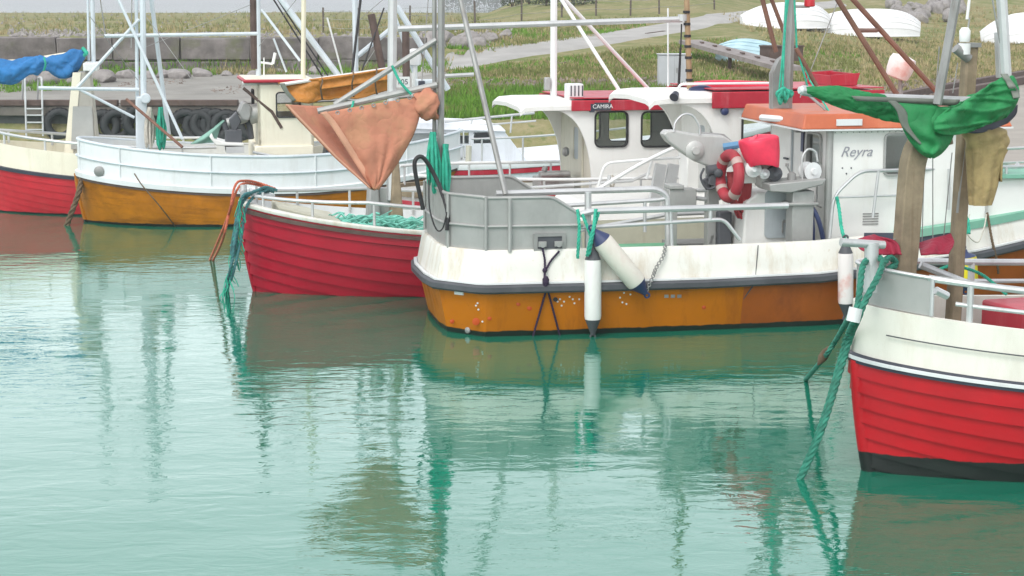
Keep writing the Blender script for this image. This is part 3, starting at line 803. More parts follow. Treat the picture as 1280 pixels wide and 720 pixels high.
# ---------------------------------------------------------------- boat building helpers
class Hull:
    """round-ended clinker hull; u 0..1 from stern end to bow, s 0..1 from keel to sheer"""
    def __init__(h, L, B, zs, rake=.25, keel=-.45, end=(2.6, .55), bow=(1.9, .8), flare=.0):
        h.L, h.B, h.zs, h.rake, h.keel, h.end, h.bow = L, B, zs, rake, keel, end, bow
    def P(h, u, s, sd, out=0.0):
        e = 2 * min(u, 1 - u); m_, q = h.end if u < .5 else h.bow
        q2 = q + .45 * (1 - s)
        y = h.B / 2 * (1 - (1 - s) ** 2.3) ** .62 * max(0, 1 - (1 - e) ** m_) ** q2
        y *= 1 - .06 * (1 - s)
        zt = h.zs(u); w = 1 - (1 - e) ** 2.2
        zk = h.keel * (1 + .5 * w)
        g = s * (1 - w) + w * (s ** 1.45)
        x0 = h.rake * (1 - s) ** 1.6; x1 = h.L - (h.rake * 2.2) * (1 - s) ** 1.3
        return Vector((x0 + (x1 - x0) * u, sd * y, zk + (zt - zk) * g))
    def N(h, u, s, sd):
        a = h.P(min(1, u + .004), s, sd) - h.P(max(0, u - .004), s, sd); b = h.P(u, min(1, s + .02), sd) - h.P(u, max(0, s - .02), sd)
        n = a.cross(b)
        if n.length < 1e-9: return Vector((-1 if u < .5 else 1, 0, 0))
        n.normalize()
        if n.y * sd < 0: n = -n
        return n
    def us(h, n=64):
        o = []
        for i in range(n + 1):
            t = i / n; o.append(t * t * (3 - 2 * t) * .55 + t * .45 if 0 < t < 1 else t)
        return sorted(set([0, .0015, .004, .008, .014, .022, .032] + o))
    def planks(h, mt, parent, n=10, lap=.016, seam=None):  # seam: material that paints in the shadow under each lap
        mb = MB(); U = h.us()
        for sd in (-1, 1):
            for k in range(n):
                s0, s1 = k / n, (k + 1) / n
                rows = []
                for j, (s, d) in enumerate(((s0, 0), (s0 + .0005, lap), (s0 + (s1 - s0) * .5, lap * .5), (s1 - .085 * (s1 - s0), lap * .085), (s1, 0))):
                    row = []
                    for u in U:
                        row.append(h.P(u, s, sd) + h.N(u, s, sd) * d)
                    rows.append(row)
                mb.grid(rows[:4])
                mb.grid(rows[3:], m=1 if seam and k < n - 1 else 0)  # strip just below the next lap, coloured as that lap's shadow
        return mb.build('hull', [mt, seam] if seam else mt, parent, ang=32)
    def sheer(h, sd, off=0, dz=0, u0=0, u1=1, n=60):
        U = [u for u in h.us() if u0 <= u <= u1]
        return [h.P(u, 1, sd) + Vector((0, 0, dz)) + Vector((h.N(u, 1, sd).x, h.N(u, 1, sd).y, 0)) * off for u in U]
    def loop(h, off=0, dz=0, u1=.985):
        """outline from far side round the stern to near side"""
        a = h.sheer(1, off, dz, 0, u1); b = h.sheer(-1, off, dz, 0, u1)
        return a[::-1] + b[1:]
    def deck(h, mt, parent, dz=-.1, u0=0, u1=1, name='deck', ins=.03):
        mb = MB(); a, b = h.sheer(-1, -ins, dz, u0, u1), h.sheer(1, -ins, dz, u0, u1)
        mb.grid([a, b]); return mb.build(name, mt, parent, smooth=False)
def band(path, out, h0, h1, z=None):
    """closed solid strip following path (list of points): thickness inward, from dz h0 to h1 (numbers or functions of index fraction)"""
    return None
def strip(path, prof):
    """sweep a 2D profile (offset outward, dz) along a roughly level path; outward is to the left of travel reversed"""
    rows = []; n = len(path)
    for i, p in enumerate(path):
        t = path[min(i + 1, n - 1)] - path[max(i - 1, 0)]; t = Vector((t.x, t.y, 0))
        if t.length < 1e-9: t = Vector((0, -1, 0))
        t.normalize(); o = Vector((-t.y, t.x, 0)) * -1
        rows.append([p + o * (a(i / (n - 1)) if callable(a) else a) + Vector((0, 0, b(i / (n - 1)) if callable(b) else b)) for a, b in prof])
    mb = MB(); mb.grid(rows, closed=True)
    k = len(prof); mb.f.append(tuple(range(k))); mb.m.append(0); o = len(mb.v) - k; mb.f.append(tuple(o + i for i in range(k))); mb.m.append(0)
    return mb
def rrect(x0, x1, z0, z1, r, n=5):
    out = []
    for cx, cz, a0 in ((x1 - r, z1 - r, 0), (x0 + r, z1 - r, 90), (x0 + r, z0 + r, 180), (x1 - r, z0 + r, 270)):
        for i in range(n + 1):
            a = R(a0 + 90 * i / n); out.append((cx + r * math.cos(a), cz + r * math.sin(a)))
    return out
def window(parent, mp, nrm, x0, x1, z0, z1, r=.08, fr='black', w=.022, depth=.03):
    """rounded window: rubber frame with the pane as its own piece; returns the opening"""
    lp = rrect(x0, x1, z0, z1, r); nrm = Vector(nrm)
    mb = MB(); pts = [Vector(mp(a, b)) + nrm * .004 for a, b in lp]
    cx, cz = (x0 + x1) / 2, (z0 + z1) / 2
    def sc(k): return rrect(x0 - k, x1 + k, z0 - k, z1 + k, r + k)
    A, B_ = sc(w * .6), sc(-w * .6); n = len(A)
    rows = [[Vector(mp(*q)) + nrm * .001 for q in A], [Vector(mp(*q)) + nrm * depth for q in A], [Vector(mp(*q)) + nrm * depth for q in B_], [Vector(mp(*q)) - nrm * .05 for q in B_]]
    mb.grid(rows, closed=True)
    f = mb.build('window', M[fr], parent)
    mb = MB(); C_ = sc(-.004); mb.add([Vector(mp(*q)) - nrm * .015 for q in C_], [tuple(range(n))]); mb.build('pane', M['glass'], f, smooth=False)
    return lp
def tube_part(parent, name, mt, lists, n=8):
    o = None
    for pts, r in lists:
        mb = MB(); mb.tube(pts, r, n); q_ = mb.build(name, M[mt], parent); o = o or q_
    return o
def text(parent, name, s, mp_o, mp_x, mp_z, size, mt, shear=0, extr=.002):
    cu = bpy.data.curves.new(name, 'FONT'); cu.body = s; cu.size = size; cu.shear = shear; cu.extrude = extr; cu.align_x = 'CENTER'; cu.align_y = 'CENTER'
    cu.materials.append(M[mt]); o = bpy.data.objects.new(name, cu); COL.objects.link(o); o.parent = parent
    me = bpy.data.meshes.new_from_object(o); bpy.data.objects.remove(o); o = bpy.data.objects.new(name, me); COL.objects.link(o); o.parent = parent
    X, Z = Vector(mp_x).normalized(), Vector(mp_z).normalized(); Y = X.cross(Z)
    m_ = Matrix((( X.x, Z.x, Y.x), (X.y, Z.y, Y.y), (X.z, Z.z, Y.z))).to_4x4(); m_.translation = Vector(mp_o); o.matrix_local = m_
    return o
def visor_house(boat, fr, yn, yf, xo, xa, xb, z0, zr, zlip, wins, wall='white', trim=None, trim_x=None, trim_h=.20, back='shade', arc=None):
    """wheelhouse whose roof and side plates sweep aft over the door: xo roof lip, xa side-plate foot, xb forward end"""
    t = .05
    # side plates with windows
    arc = arc or [(xo, zlip), (xo + (xa - xo) * .42, zlip - .02), (xo + (xa - xo) * .68, zlip - .16), (xo + (xa - xo) * .84, zlip - .42), (xo + (xa - xo) * .95, zlip - .85), (xa, z0 + .25), (xa, z0)]
    a2 = smooth_path([(p[0], 0, p[1]) for p in arc[:-1]], 5); outline = [(p.x, p.z) for p in a2] + [arc[-1], (xb, z0), (xb, zr - .06), (xo, zr - .06)]
    fwins = [(w[0] - .05, w[1] + .45, w[2] - .06, w[3] + .06) for w in wins]
    if len(wins) > 1: fwins = [(wins[0][0] + .02, wins[0][1] + .12, wins[0][2] - .08, wins[0][3] + .05), (wins[1][0] + .02, wins[1][1] + .3, wins[1][2] - .08, wins[1][3] + .05)]
    def mpn(a, b): return (a, yn, b)
    def mpf(a, b): return (a, yf, b)
    mb = MB(); mb.panel(outline, [rrect(*w, .09) for w in wins], mpn, (0, t, 0)); mb.build('side_wall', M[wall], boat, smooth=False)
    mb = MB(); mb.panel(outline, [rrect(*w, .09) for w in fwins], mpf, (0, -t, 0)); mb.build('side_wall', M[wall], boat, smooth=False)
    for w in wins:
        window(boat, mpn, (0, -1, 0), *w, r=.09)
    for w in fwins: window(boat, mpf, (0, 1, 0), *w, r=.09)
    # aft wall with door, front wall with two panes
    xr = xa - .02
    mb = MB(); door = rrect(yn + .25 * (yf - yn), yn + .62 * (yf - yn), z0 + .1, zlip - .15, .08)
    mb.panel([(yn + t, z0), (yf - t, z0), (yf - t, zr - .07), (yn + t, zr - .07)], [], lambda a, b: (xr, a, b), (.05, 0, 0)); mb.build('aft_wall', M[back], boat, smooth=False)
    mb = MB(); mb.panel(door, [rrect(yn + .36 * (yf - yn), yn + .51 * (yf - yn), zlip - .95, zlip - .4, .07)], lambda a, b: (xr - .035, a, b), (.03, 0, 0)); d = mb.build('door', M[back], boat, smooth=False)
    mb = MB(); mb.add([(xr - .02, a, b) for a, b in rrect(yn + .36 * (yf - yn), yn + .51 * (yf - yn), zlip - .95, zlip - .4, .07)], [tuple(range(24))]); mb.build('pane', M['cupgrey'], d)
    mb = MB(); yw = [(yn + .1, (yn + yf) / 2 - .06), ((yn + yf) / 2 + .06, yf - .1)]
    mb.panel([(yn + t, z0), (yf - t, z0), (yf - t, zr - .07), (yn + t, zr - .07)], [rrect(a, b, zr - .85, zr - .25, .07) for a, b in yw], lambda a, b: (xb - .01, a, b), (-.05, 0, 0)); mb.build('front_wall', M[wall], boat, smooth=False)
    for a, b in yw: window(boat, lambda p, q: (xb - .01, p, q), (1, 0, 0), a, b, zr - .85, zr - .25, r=.07)
    # roof with rounded aft lip
    mb = MB(); rows = []
    for k, (y, dz) in enumerate([(yn - .05, -.05), (yn - .02, .0), (yn + .15, .03), ((yn + yf) / 2, .06), (yf - .15, .03), (yf + .02, 0), (yf + .05, -.05)]):
        rows.append([Vector((x, y, zr + dz + zz)) for x, zz in ((xo - .02, -.09), (xo + .06, -.02), (xo + .3, 0), ((xo + xb) / 2, .0), (xb, 0), (xb + .06, -.04))])
    rows2 = [[p + Vector((0, 0, -.07)) for p in r_] for r_ in rows]
    mb.grid(rows); mb.grid(rows2, flip=True)
    e = rows[0]; e2 = rows2[0]; mb.grid([e, e2]); mb.grid([rows[-1], rows2[-1]]); mb.grid([[r_[0] for r_ in rows], [r_[0] for r_ in rows2]]); mb.grid([[r_[-1] for r_ in rows], [r_[-1] for r_ in rows2]])
    mb.build('roof', M[wall], boat, ang=50)
    if trim:
        x1 = trim_x if trim_x is not None else xo + .5
        for y in (yn - .075, yf + .075): mb = MB(); mb.bx(x1, xb + .05, y - .02, y + .02, zr - trim_h, zr + .045); mb.build('roof_trim', M[trim], boat, bevel=.012)
        mb = MB(); mb.bx(x1 + .05, xb + .05, yn - .05, yf + .05, zr + .068, zr + .085); mb.build('roof_paint', M[trim], boat)

# ================================================================= orange and white boat with the flat stern
FB = Frame(-1.21, 23.62, 11)
boatB = thing('fishing_boat', 'orange and white fishing boat with flat stern, grey stern guard and orange wheelhouse roof', 'boat', FB.o, 11)
b = FB.v
HALF = [(0, 0), (0, .45), (.06, .95), (.50, 1.44), (.62, 1.5), (2, 1.56), (3.5, 1.58), (5, 1.56), (6.2, 1.46), (7.4, 1.22), (8.4, .9), (9.3, .5), (9.9, .16), (10.05, 0)]
def outlineB(ins, z, bowx=0):
    """closed plan outline at one level, far bow -> stern -> near bow"""
    near = []
    for i, (x, y) in enumerate(HALF):
        a = HALF[max(i - 1, 0)]; c = HALF[min(i + 1, len(HALF) - 1)]
        t = Vector((c[0] - a[0], c[1] - a[1], 0)) if i not in (0, len(HALF) - 1) else Vector((0, 1, 0))
        t.normalize(); n = Vector((t.y, -t.x, 0))
        k = max(0, (x - 5) / 5)
        p = Vector((x + n.x * ins + bowx * k * k, max(0, y + n.y * ins), 0)); p.z = z(x) if callable(z) else z
        near.append(p)
    return [Vector((p.x, p.y, p.z)) for p in near[::-1]] + [Vector((p.x, -p.y, p.z)) for p in near[1:]]
def subd(path, n=4):
    out = []
    for a, c in zip(path, path[1:]):
        for k in range(n): out.append(a.lerp(c, k / n))
    return out + [path[-1]]
sh = lambda x: max(0, (x - 4.2) / 5.8) ** 1.6 * .62
rubz = lambda x: .64 + sh(x) * .9
topz = lambda x: 1.12 + sh(x) * .75 + .0
mb = MB(); mb.grid([subd(outlineB(i, z, bx_), 12) for i, z, bx_ in ((.45, -.6, -.7), (.28, -.3, -.55), (.17, 0, -.4), (.10, .3, -.2), (.03, lambda x: rubz(x) - .05, -.02), (.03, lambda x: rubz(x) + .02, 0))])
x_s = b(921, 410, -1.5).x
for i_, f in enumerate(mb.f):
    if min(mb.v[k][0] for k in f) > x_s - .02: mb.m[i_] = 1
mb.build('hull', [M['orange'], M['orange_old']], boatB, ang=25)
OR = outlineB(.0, rubz)
mb = strip(subd(OR, 3), [(.05, -.055), (.075, -.03), (.075, .03), (.05, .055), (-.02, .05), (-.02, -.05)]); mb.build('rub_rail', M['rubgrey'], boatB)
mb = strip(subd(outlineB(.0, lambda x: rubz(x) + .06), 3), [(.02, -.004), (.035, .0), (.035, .022), (-.01, .024)]); mb.build('rub_strip', M['stripe'], boatB)
mb = MB(); lo_, up_ = outlineB(.01, lambda x: rubz(x) + .04), outlineB(.10, topz); up2 = outlineB(.17, topz); lo2 = outlineB(.17, .5)
mb.grid([subd(q_, 4) for q_ in (lo_, outlineB(.05, lambda x: rubz(x) * .5 + topz(x) * .5), [p + Vector((0, 0, -.03)) for p in outlineB(.095, topz)], [p for p in outlineB(.115, topz)], up2)]); mb.build('bulwark', M['white_worn'], boatB, ang=25)
mb = MB(); mb.grid([subd(q_, 4) for q_ in ([p + Vector((0, 0, -.002)) for p in outlineB(.172, topz)], lo2)]); mb.build('inner_bulwark', M['inner'], boatB, smooth=False)
mb = MB(); o_ = outlineB(.16, .52); n_ = len(o_) // 2; mb.grid([o_[:n_ + 1][::-1], o_[n_:]]); mb.build('deck', M['plankdeck'], boatB, smooth=False)
# seam where the stern was lengthened, welded plates, paint scars
x_s = b(921, 410, -1.5).x
mb = MB(); mb.tube([(x_s - .02, -1.395, .0), (x_s + .02, -1.455, .3), (x_s + .20, -1.552, .60)], .010, 6); mb.tube([(x_s + .22, -1.555, .70), (x_s + .27, -1.49, 1.11)], .006, 6); mb.build('seam', M['rubgrey'], boatB)
def onside(px, py, off=.004):
    """point on the near topside of the orange hull under a picture point"""
    best = None
    y = -1.45
    for _ in range(6):
        p = b(px, py, y); x = p.x
        for (xa, ya), (xb_, yb) in zip(HALF, HALF[1:]):
            if xa <= x <= xb_ and xb_ > xa: yy_ = ya + (yb - ya) * (x - xa) / (xb_ - xa)
        if p.z > rubz(x): ins = .01 + .09 * (p.z - rubz(x)) / .45
        else: ins = .17 - (.14 / .6) * p.z
        y = -(yy_ - ins) - off
    return b(px, py, y)
mb = MB()
scars = [(595, 382), (598, 387), (603, 402), (597, 379), (700, 374), (705, 377), (716, 374), (718, 379), (724, 374), (702, 382), (775, 372), (778, 378), (783, 380), (788, 368), (780, 366), (712, 371), (697, 377)]
for px, py in scars:
    p = onside(px, py, .003); mb.lathe([(.014, 0), (.012, .004)], p, (0, -1, 0), 6)
mb.build('paint_chip', M['stripe'], boatB)
mb = MB()
M['primer'] = mat('orange_red_primer', (.50, .07, .006), .5)
for px, py, r_ in ((648, 380, .03), (662, 385, .035), (595, 402, .05), (565, 402, .03), (612, 398, .03), (880, 384, .03)):
    p = onside(px, py, .002); mb = MB(); mb.lathe([(r_, 0), (r_ * .8, .003)], p, (0, -1, 0), 9); mb.build('red_patch', M['primer'], boatB)
mb = MB()
for px in (833, 841, 849): p = onside(px, 370, .0); mb.box(p, (.055, .012, .045))
mb.build('hull_fitting', M['steel'], boatB)
mb = MB(); p = onside(574, 366, 0); mb.box(p, (.14, .02, .05), rz=R(-45)); mb.build('exhaust_plate', M['stripe'], boatB)
p = FB.z(578, 414, .06)
mb = MB(); mb.lathe([(.04, 0), (.04, .04), (.02, .05)], p + Vector((.1, .08, 0)), (-.7, -.7, 0), 10); mb.build('anode', M['steel'], boatB)
mb = MB(); mb.lathe([(.03, 0), (.03, .03)], onside(694, 374, 0), (0, -1, 0), 10); mb.build('drain', M['black'], boatB)

# stern guard of plate and tube
gin = .16
OG = outlineB(gin, 0); k0 = len(HALF) - 1
def guard_side(sgn):
    xn = b(690, 249, -1.35).x; xe = b(723, 270, -1.35).x; xe2 = b(727, 312, -1.35).x
    base = [p for p in OG[k0 - 4:k0 + 5]]            # round the stern, far to near
    return xn, xe, xe2
xn, xe, xe2 = guard_side(1)
base = OG[k0 - 4:k0 + 5]
zt = [1.78, 1.79, 1.80, 1.82, 1.83, 1.82, 1.80, 1.79, 1.78]
mb = MB(); z0 = 1.123
for i in range(len(base) - 1):
    a, c = base[i], base[i + 1]
    if i == 3 or i == 4: pass
    q0, q1 = Vector((a.x, a.y, z0)), Vector((c.x, c.y, z0)); t = (q1 - q0).normalized(); n_ = Vector((t.y, -t.x, 0)) * .008
    mb.hexa([q0 - n_, q1 - n_, q1 + n_, q0 + n_, Vector((a.x, a.y, zt[i])) - n_, Vector((c.x, c.y, zt[i + 1])) - n_, Vector((c.x, c.y, zt[i + 1])) + n_, Vector((a.x, a.y, zt[i])) + n_])
for sg, pt in ((-1, base[-1]), (1, base[0])):
    mb.prism([(pt.x, pt.y - .008, z0), (xe2, sg * 1.40 - .008, z0), (xe, sg * 1.40 - .008, 1.56), (xn, sg * 1.385 - .008, 1.775), (pt.x, pt.y - .008, 1.78)], (0, .016, 0))
gp = mb.build('guard_panel', M['alu'], boatB, smooth=False)
L1 = [Vector((xe, 1.40, 1.56)), Vector((xn, 1.385, 1.78))] + [Vector((p.x, p.y, z_)) for p, z_ in zip(base, zt)] + [Vector((xn, -1.385, 1.78)), Vector((xe, -1.40, 1.56))]
out = lambda p: Vector((p.x - (.03 if p.x < .3 else 0), p.y + math.copysign(.02, p.y), 0))
L2 = [Vector((p.x, p.y, 1.42)) + Vector((-.02 if p.x < .3 else 0, math.copysign(.018, p.y) if abs(p.y) > .5 else 0, 0)) for p in base + [Vector((xe2, -1.41, 0))]]
tube_part(boatB, 'guard_rail', 'alu', [(bend(L1, .08), .024), (bend(L2, .06), .019)])
pl = []
for px, py in ((530, 240), (563, 240), (637, 250)):
    best = min(((base[i].lerp(base[i + 1], k / 20), 0) for i in range(len(base) - 1) for k in range(21)), key=lambda q_: abs((lambda w: 640 + FPX * (w.x / (w.y * math.cos(TH) - (w.z - CAM_H) * math.sin(TH))))(FB.world((q_[0].x, q_[0].y, 1.5))) - px) + (0 if q_[0].y < .9 else 1000))[0]
    o_ = Vector((-.03, -.02, 0)) if best.x < .45 else Vector((0, -.03, 0))
    pl.append(([Vector((best.x, best.y, 1.10)) + o_, Vector((best.x, best.y, 1.80)) + o_], .021))
px_b = Vector((b(637, 250, -1.40).x, -1.415, 0)); pl.append(([px_b + Vector((0, 0, 1.1)), px_b + Vector((0, 0, 1.78))], .026))
tube_part(boatB, 'guard_post', 'alu', pl)
# fairlead recess with two cleats
a, c = b(667, 292, -1.405), b(707, 314, -1.405)
mb = MB(); mb.panel([(a.x, c.z), (c.x, c.z), (c.x, a.z), (a.x, a.z)], [[(a.x + .05, c.z + .04), (c.x - .05, c.z + .04), (c.x - .05, a.z - .04), (a.x + .05, a.z - .04)]], lambda p, q_: (p, -1.425, q_), (0, .02, 0)); mb.build('fairlead_frame', M['steel'], boatB, smooth=False)
mb = MB(); mb.bx(a.x + .05, c.x - .05, -1.402, -1.41, c.z + .04, a.z - .04); mb.build('fairlead_pocket', M['rubgrey'], boatB)
for k in (.25, .75):
    x = a.x + (c.x - a.x) * k; mb = MB(); mb.lathe([(.035, 0), (.035, .09)], (x, -1.40, (a.z + c.z) / 2 - .02), (0, -1, 0), 10); mb.bx(x - .05, x + .05, -1.47, -1.44, (a.z + c.z) / 2 - .045, (a.z + c.z) / 2 + .02); mb.build('cleat', M['alu'], boatB)

# rails round the working deck
yn_, yf_ = -1.40, 1.35
tube_part(boatB, 'rail', 'galv', [
    (bend([b(725, 268, yn_), b(740, 264, yn_), b(985, 257, yn_)], .05), .042),
    (bend([b(722, 285, yn_), b(905, 274, yn_), b(925, 300, yn_)], .1), .026),
    (bend([b(620, 242, -.9), b(820, 236, -.9), b(834, 244, -.9), b(835, 312, -.9)], .12), .040),
    ([b(690, 258, -.9), b(820, 250, -.9), b(834, 248, -.9)], .028),
    ([b(725, 288, .9), b(835, 268, .9), b(905, 265, .9)], .03)])
tube_part(boatB, 'rail_post', 'galv', [
    ([b(735, 240, -1.3), b(735, 318, -1.3)], .045), ([b(806, 249, -.9), b(806, 290, -.9)], .024), ([b(888, 258, yn_), b(888, 276, yn_)], .026), ([b(688, 256, -.9), b(688, 300, -.9)], .03), ([b(838, 258, yn_), b(840, 312, yn_)], .024)])
# hatch, far deck gear
h0, h1 = FB.z(735, 307, .82), FB.z(868, 307, .82)
hx = (b(752, 305, -.6).x, b(866, 303, -.6).x)
mb = MB(); mb.bx(hx[0], hx[1], -1.0, .35, .78, .92); hb = mb.build('hatch', M['hatchgreen'], boatB, bevel=.02)
mb = MB(); mb.bx(hx[0] + .04, hx[1] - .04, -.96, .31, .52, .777); mb.build('coaming', M['inner'], hb)
mb = MB(); cx = b(900, 290, .3).x
mb.bx(cx - .75, cx + .35, .1, .6, .86, .93); 
for dx in (-.6, -.1, .25): mb.bar((cx + dx, .35, .87), (cx + dx + .1, .35, .52), .03)
mb.build('work_bench', M['steel'], boatB)
mb = MB(); mb.bx(b(895, 290, -.3).x, b(912, 290, -.3).x, -.4, -.1, .52, 1.42); mb.build('deck_post', M['rubgrey'], boatB, bevel=.02)

# winch casing with grey door, top plate and column
wy = -.75
def bxz(mb, p0, p1, y0, y1): mb.bx(p0.x, p1.x, y0, y1, p1.z, p0.z); return mb
a, c = b(927, 246, wy), b(985, 306, wy)
mb = MB(); mb.prism([(a.x, wy, .52), (c.x, wy, .52), (c.x, wy, a.z + .05), (a.x + .22, wy, a.z + .05), (a.x + .06, wy, a.z - .08)], (0, .8, 0)); cs = mb.build('winch_casing', M['white'], boatB, smooth=False, bevel=.03)
a2, c2 = b(957, 238, wy - .02), b(986, 297, wy - .02)
mb = MB(); mb.panel(rrect(a2.x, c2.x, c2.z, a2.z, .06), [], lambda p, q_: (p, wy - .03, q_), (0, .025, 0)); d = mb.build('door', M['cupgrey'], cs, smooth=False)
p = b(979, 276, wy); mb = MB(); mb.lathe([(.022, 0), (.022, .03)], (p.x, wy - .03, p.z), (0, -1, 0), 10); mb.bx(p.x - .03, p.x - .015, wy - .05, wy - .03, p.z - .16, p.z); mb.build('handle', M['steel'], d)
a, c = b(987, 238, -1.05), b(1012, 304, -1.05)
mb = MB(); mb.bx(a.x, c.x, -1.18, -.92, 1.02, a.z); mb.bx(a.x - .06, c.x + .05, -1.22, -.9, b(990, 252, -1.05).z - .04, b(990, 252, -1.05).z); mb.bx(a.x - .05, c.x + .06, -1.2, -.9, 1.02, 1.06)
mb.build('hauler_column', M['alu'], boatB, bevel=.012)
a, c = b(954, 228, -1.0), b(1022, 226, -1.0)
mb = MB(); mb.prism([(a.x, -1.25, a.z), (a.x + .02, -1.25, a.z - .1), (a.x + .3, -1.25, a.z - .12), (c.x - .02, -1.25, c.z - .03), (c.x + .03, -1.25, c.z + .05)], (0, .55, 0)); mb.build('hauler_table', M['alu'], boatB, bevel=.015)
p = b(1013, 214, -1.0)
mb = MB(); mb.lathe([(.12, -.12), (.12, -.10), (.075, -.08), (.07, .02), (.12, .05), (.125, .08), (.05, .09), (.04, .12)], p, (.15, -1, 0), 20); mb.build('winch_drum', M['stripe'], boatB)
mb = MB(); mb.box(p + Vector((.09, .1, -.05)), (.16, .1, .26)); mb.build('drum_bracket', M['alu'], boatB)
tube_part(boatB, 'drum_guard', 'galv', [(bend([b(1003, 226, -1.0), b(1002, 196, -1.0), b(1010, 185, -1.0), b(1020, 189, -1.0), b(1022, 202, -1.0)], .08), .016)])
tube_part(boatB, 'hydraulic_hose', 'navy', [(smooth_path([b(1008, 250, -1.1), b(1014, 266, -1.12), b(1016, 285, -1.12), b(1016, 305, -1.1)]), .03), (smooth_path([b(1010, 252, -1.1), b(1020, 268, -1.15), b(1026, 285, -1.15), b(1030, 305, -1.1)]), .033)])
mb = MB(); q0 = b(990, 208, -1.0); mb.tube([q0 + Vector((0, 0, -.12)), b(984, 208, -1.0)], .012); mb.lathe([(.025, 0), (.025, .04)], b(984, 208, -1.0), (0, 0, 1), 8); mb.lathe([(.06, -.1), (.06, 0), (.02, .03)], q0 + Vector((0, 0, -.1)), (0, 0, 1), 10); mb.build('control_lever', M['steel'], boatB)
# rollers of the hauler head under the plastic cover
for px, py, r_, mt_ in ((941, 211, .11, 'stripe'), (955, 217, .07, 'stripe'), (968, 217, .10, 'rubgrey')):
    p = b(px, py, -1.0); mb = MB(); mb.lathe([(r_, -.1), (r_, .04), (r_ * .6, .06), (r_ * .3, .10)], p, (-.1, -1, 0), 16); mb.build('roller', M[mt_], boatB)
a, c = b(944, 236, -.85), b(972, 212, -.85)
mb = MB(); mb.bx(a.x + .05, c.x - .05, -.92, -.65, a.z + .02, c.z + .25); mb.build('hauler_head', M['lightalu'], boatB, bevel=.03)
mb = MB(); mb.bx(b(922, 190, -.6).x, b(945, 190, -.6).x, -.72, -.6, b(930, 228, -.6).z, b(930, 185, -.6).z); mb.build('back_plate', M['white'], boatB)
tube_part(boatB, 'sleeve', 'bluepipe', [([b(904, 184, -.5), b(930, 180, -.6)], .05)])
# net hauler arm: grey plate with boss, arch tube and pedestal
ya = -.35
pts = [(829, 168), (834, 163), (845, 163), (870, 168), (905, 170), (918, 178), (928, 190), (922, 203), (905, 213), (893, 211), (872, 203), (855, 192), (836, 178)]
mb = MB(); mb.prism([b(x, y, ya) for x, y in pts], (0, .22, 0)); mb.build('hauler_arm', M['lightalu'], boatB, smooth=False, bevel=.025)
mb = MB(); p = b(868, 188, ya); mb.lathe([(.13, 0), (.13, .03), (.10, .05), (.06, .055), (.05, .09)], p, (0, -1, 0), 22); mb.build('hub', M['lightalu'], boatB)
mb = MB(); mb.prism([b(x, y, ya + .2) for x, y in ((880, 166), (906, 168), (920, 180), (905, 190), (884, 186))], (0, .2, 0)); mb.build('arm_cover', M['steel'], boatB, bevel=.02)
tube_part(boatB, 'arch_tube', 'galv', [(smooth_path([b(842, 165, ya), b(845, 152, ya), b(855, 143, ya), b(866, 145, ya), b(874, 158, ya), b(875, 168, ya)]), .015)])
mb = MB(); p0 = b(890, 226, -.2); mb.bar((p0.x, -.2, .52), (p0.x, -.2, p0.z + .25), .16, .16, up=(0, 1, 0)); mb.bar((p0.x - .12, -.25, .52), (p0.x, -.25, 1.1), .06); mb.build('hauler_pedestal', M['alu'], boatB, bevel=.01)
mb = MB()
mb.tube([b(884, 214, -.45), b(903, 211, -.45)], .075, 14); mb.tube([b(880, 224, -.4), b(886, 236, -.4)], .045, 10); mb.box(b(893, 226, -.4), (.2, .2, .14), ry=.3); mb.tube(smooth_path([b(880, 210, -.5), b(876, 222, -.5), b(884, 236, -.5), b(898, 232, -.5)]), .016, 8); mb.tube(smooth_path([b(903, 214, -.5), b(908, 226, -.52), b(900, 240, -.5)]), .014, 8); mb.lathe([(.05, 0), (.06, .03), (.06, .08), (.03, .1)], b(898, 216, -.5), (-.3, -1, 0), 12)
mb.build('hauler_motor', M['rubgrey'], boatB, bevel=.008)
mb = MB(); a, c = b(834, 236, -.2), b(868, 258, -.2); mb.bx(a.x, c.x, -.3, -.05, c.z, a.z); mb.bx(a.x + .02, a.x + .12, -.3, -.05, .52, c.z); mb.bx(a.x, a.x + .2, -.33, -.02, a.z + .002, a.z + .06); mb.build('control_box', M['alu'], boatB, bevel=.01)
tube_part(boatB, 'pipe', 'galv', [([b(866, 238, -.2), b(888, 238, -.2)], .025), ([b(866, 247, -.2), b(890, 250, -.2), b(905, 246, -.2)], .03)])

# wheelhouse
wn, wf = -1.02, 1.32
zr = b(1035, 161, wn).z; x0 = b(1036, 200, wn).x; x1 = x0 + 2.3; zb = .95
def mpa(y, z): return (x0, y, z)
yw0, yw1 = wn + .24, wn + .86
wz0, wz1 = zr - .62, zr - .10
dn0, dn1 = wn + 1.40, wn + 2.15
winb = rrect(yw0 + .02, yw1 - .08, wz0, wz1, .07)
mb = MB(); mb.panel([(wn, zb), (wf, zb), (wf, zr), (wn, zr)], [winb], mpa, (.05, 0, 0)); mb.build('aft_wall', M['white'], boatB, smooth=False)
window(boatB, mpa, (-1, 0, 0), yw0 + .02, yw1 - .08, wz0, wz1, .07, fr='alu')
mb = MB(); mb.panel(rrect(dn0, dn1, zb + .05, zr - .06, .1), [], lambda y, z: (x0 - .03, y, z), (.028, 0, 0)); d = mb.build('door', M['white'], boatB, smooth=False)
mb = MB(); fr_ = rrect(dn0 - .02, dn1 + .02, zb + .03, zr - .04, .11); mb.tube([Vector((x0 - .012, y, z)) for y, z in fr_ + fr_[:1]], .013, 6, cap=False); mb.build('door_frame', M['cupgrey'], boatB)
mb = MB(); mb.box((x0 - .06, dn0 + .1, zr - .52), (.03, .14, .025)); mb.build('handle', M['ink'], d)
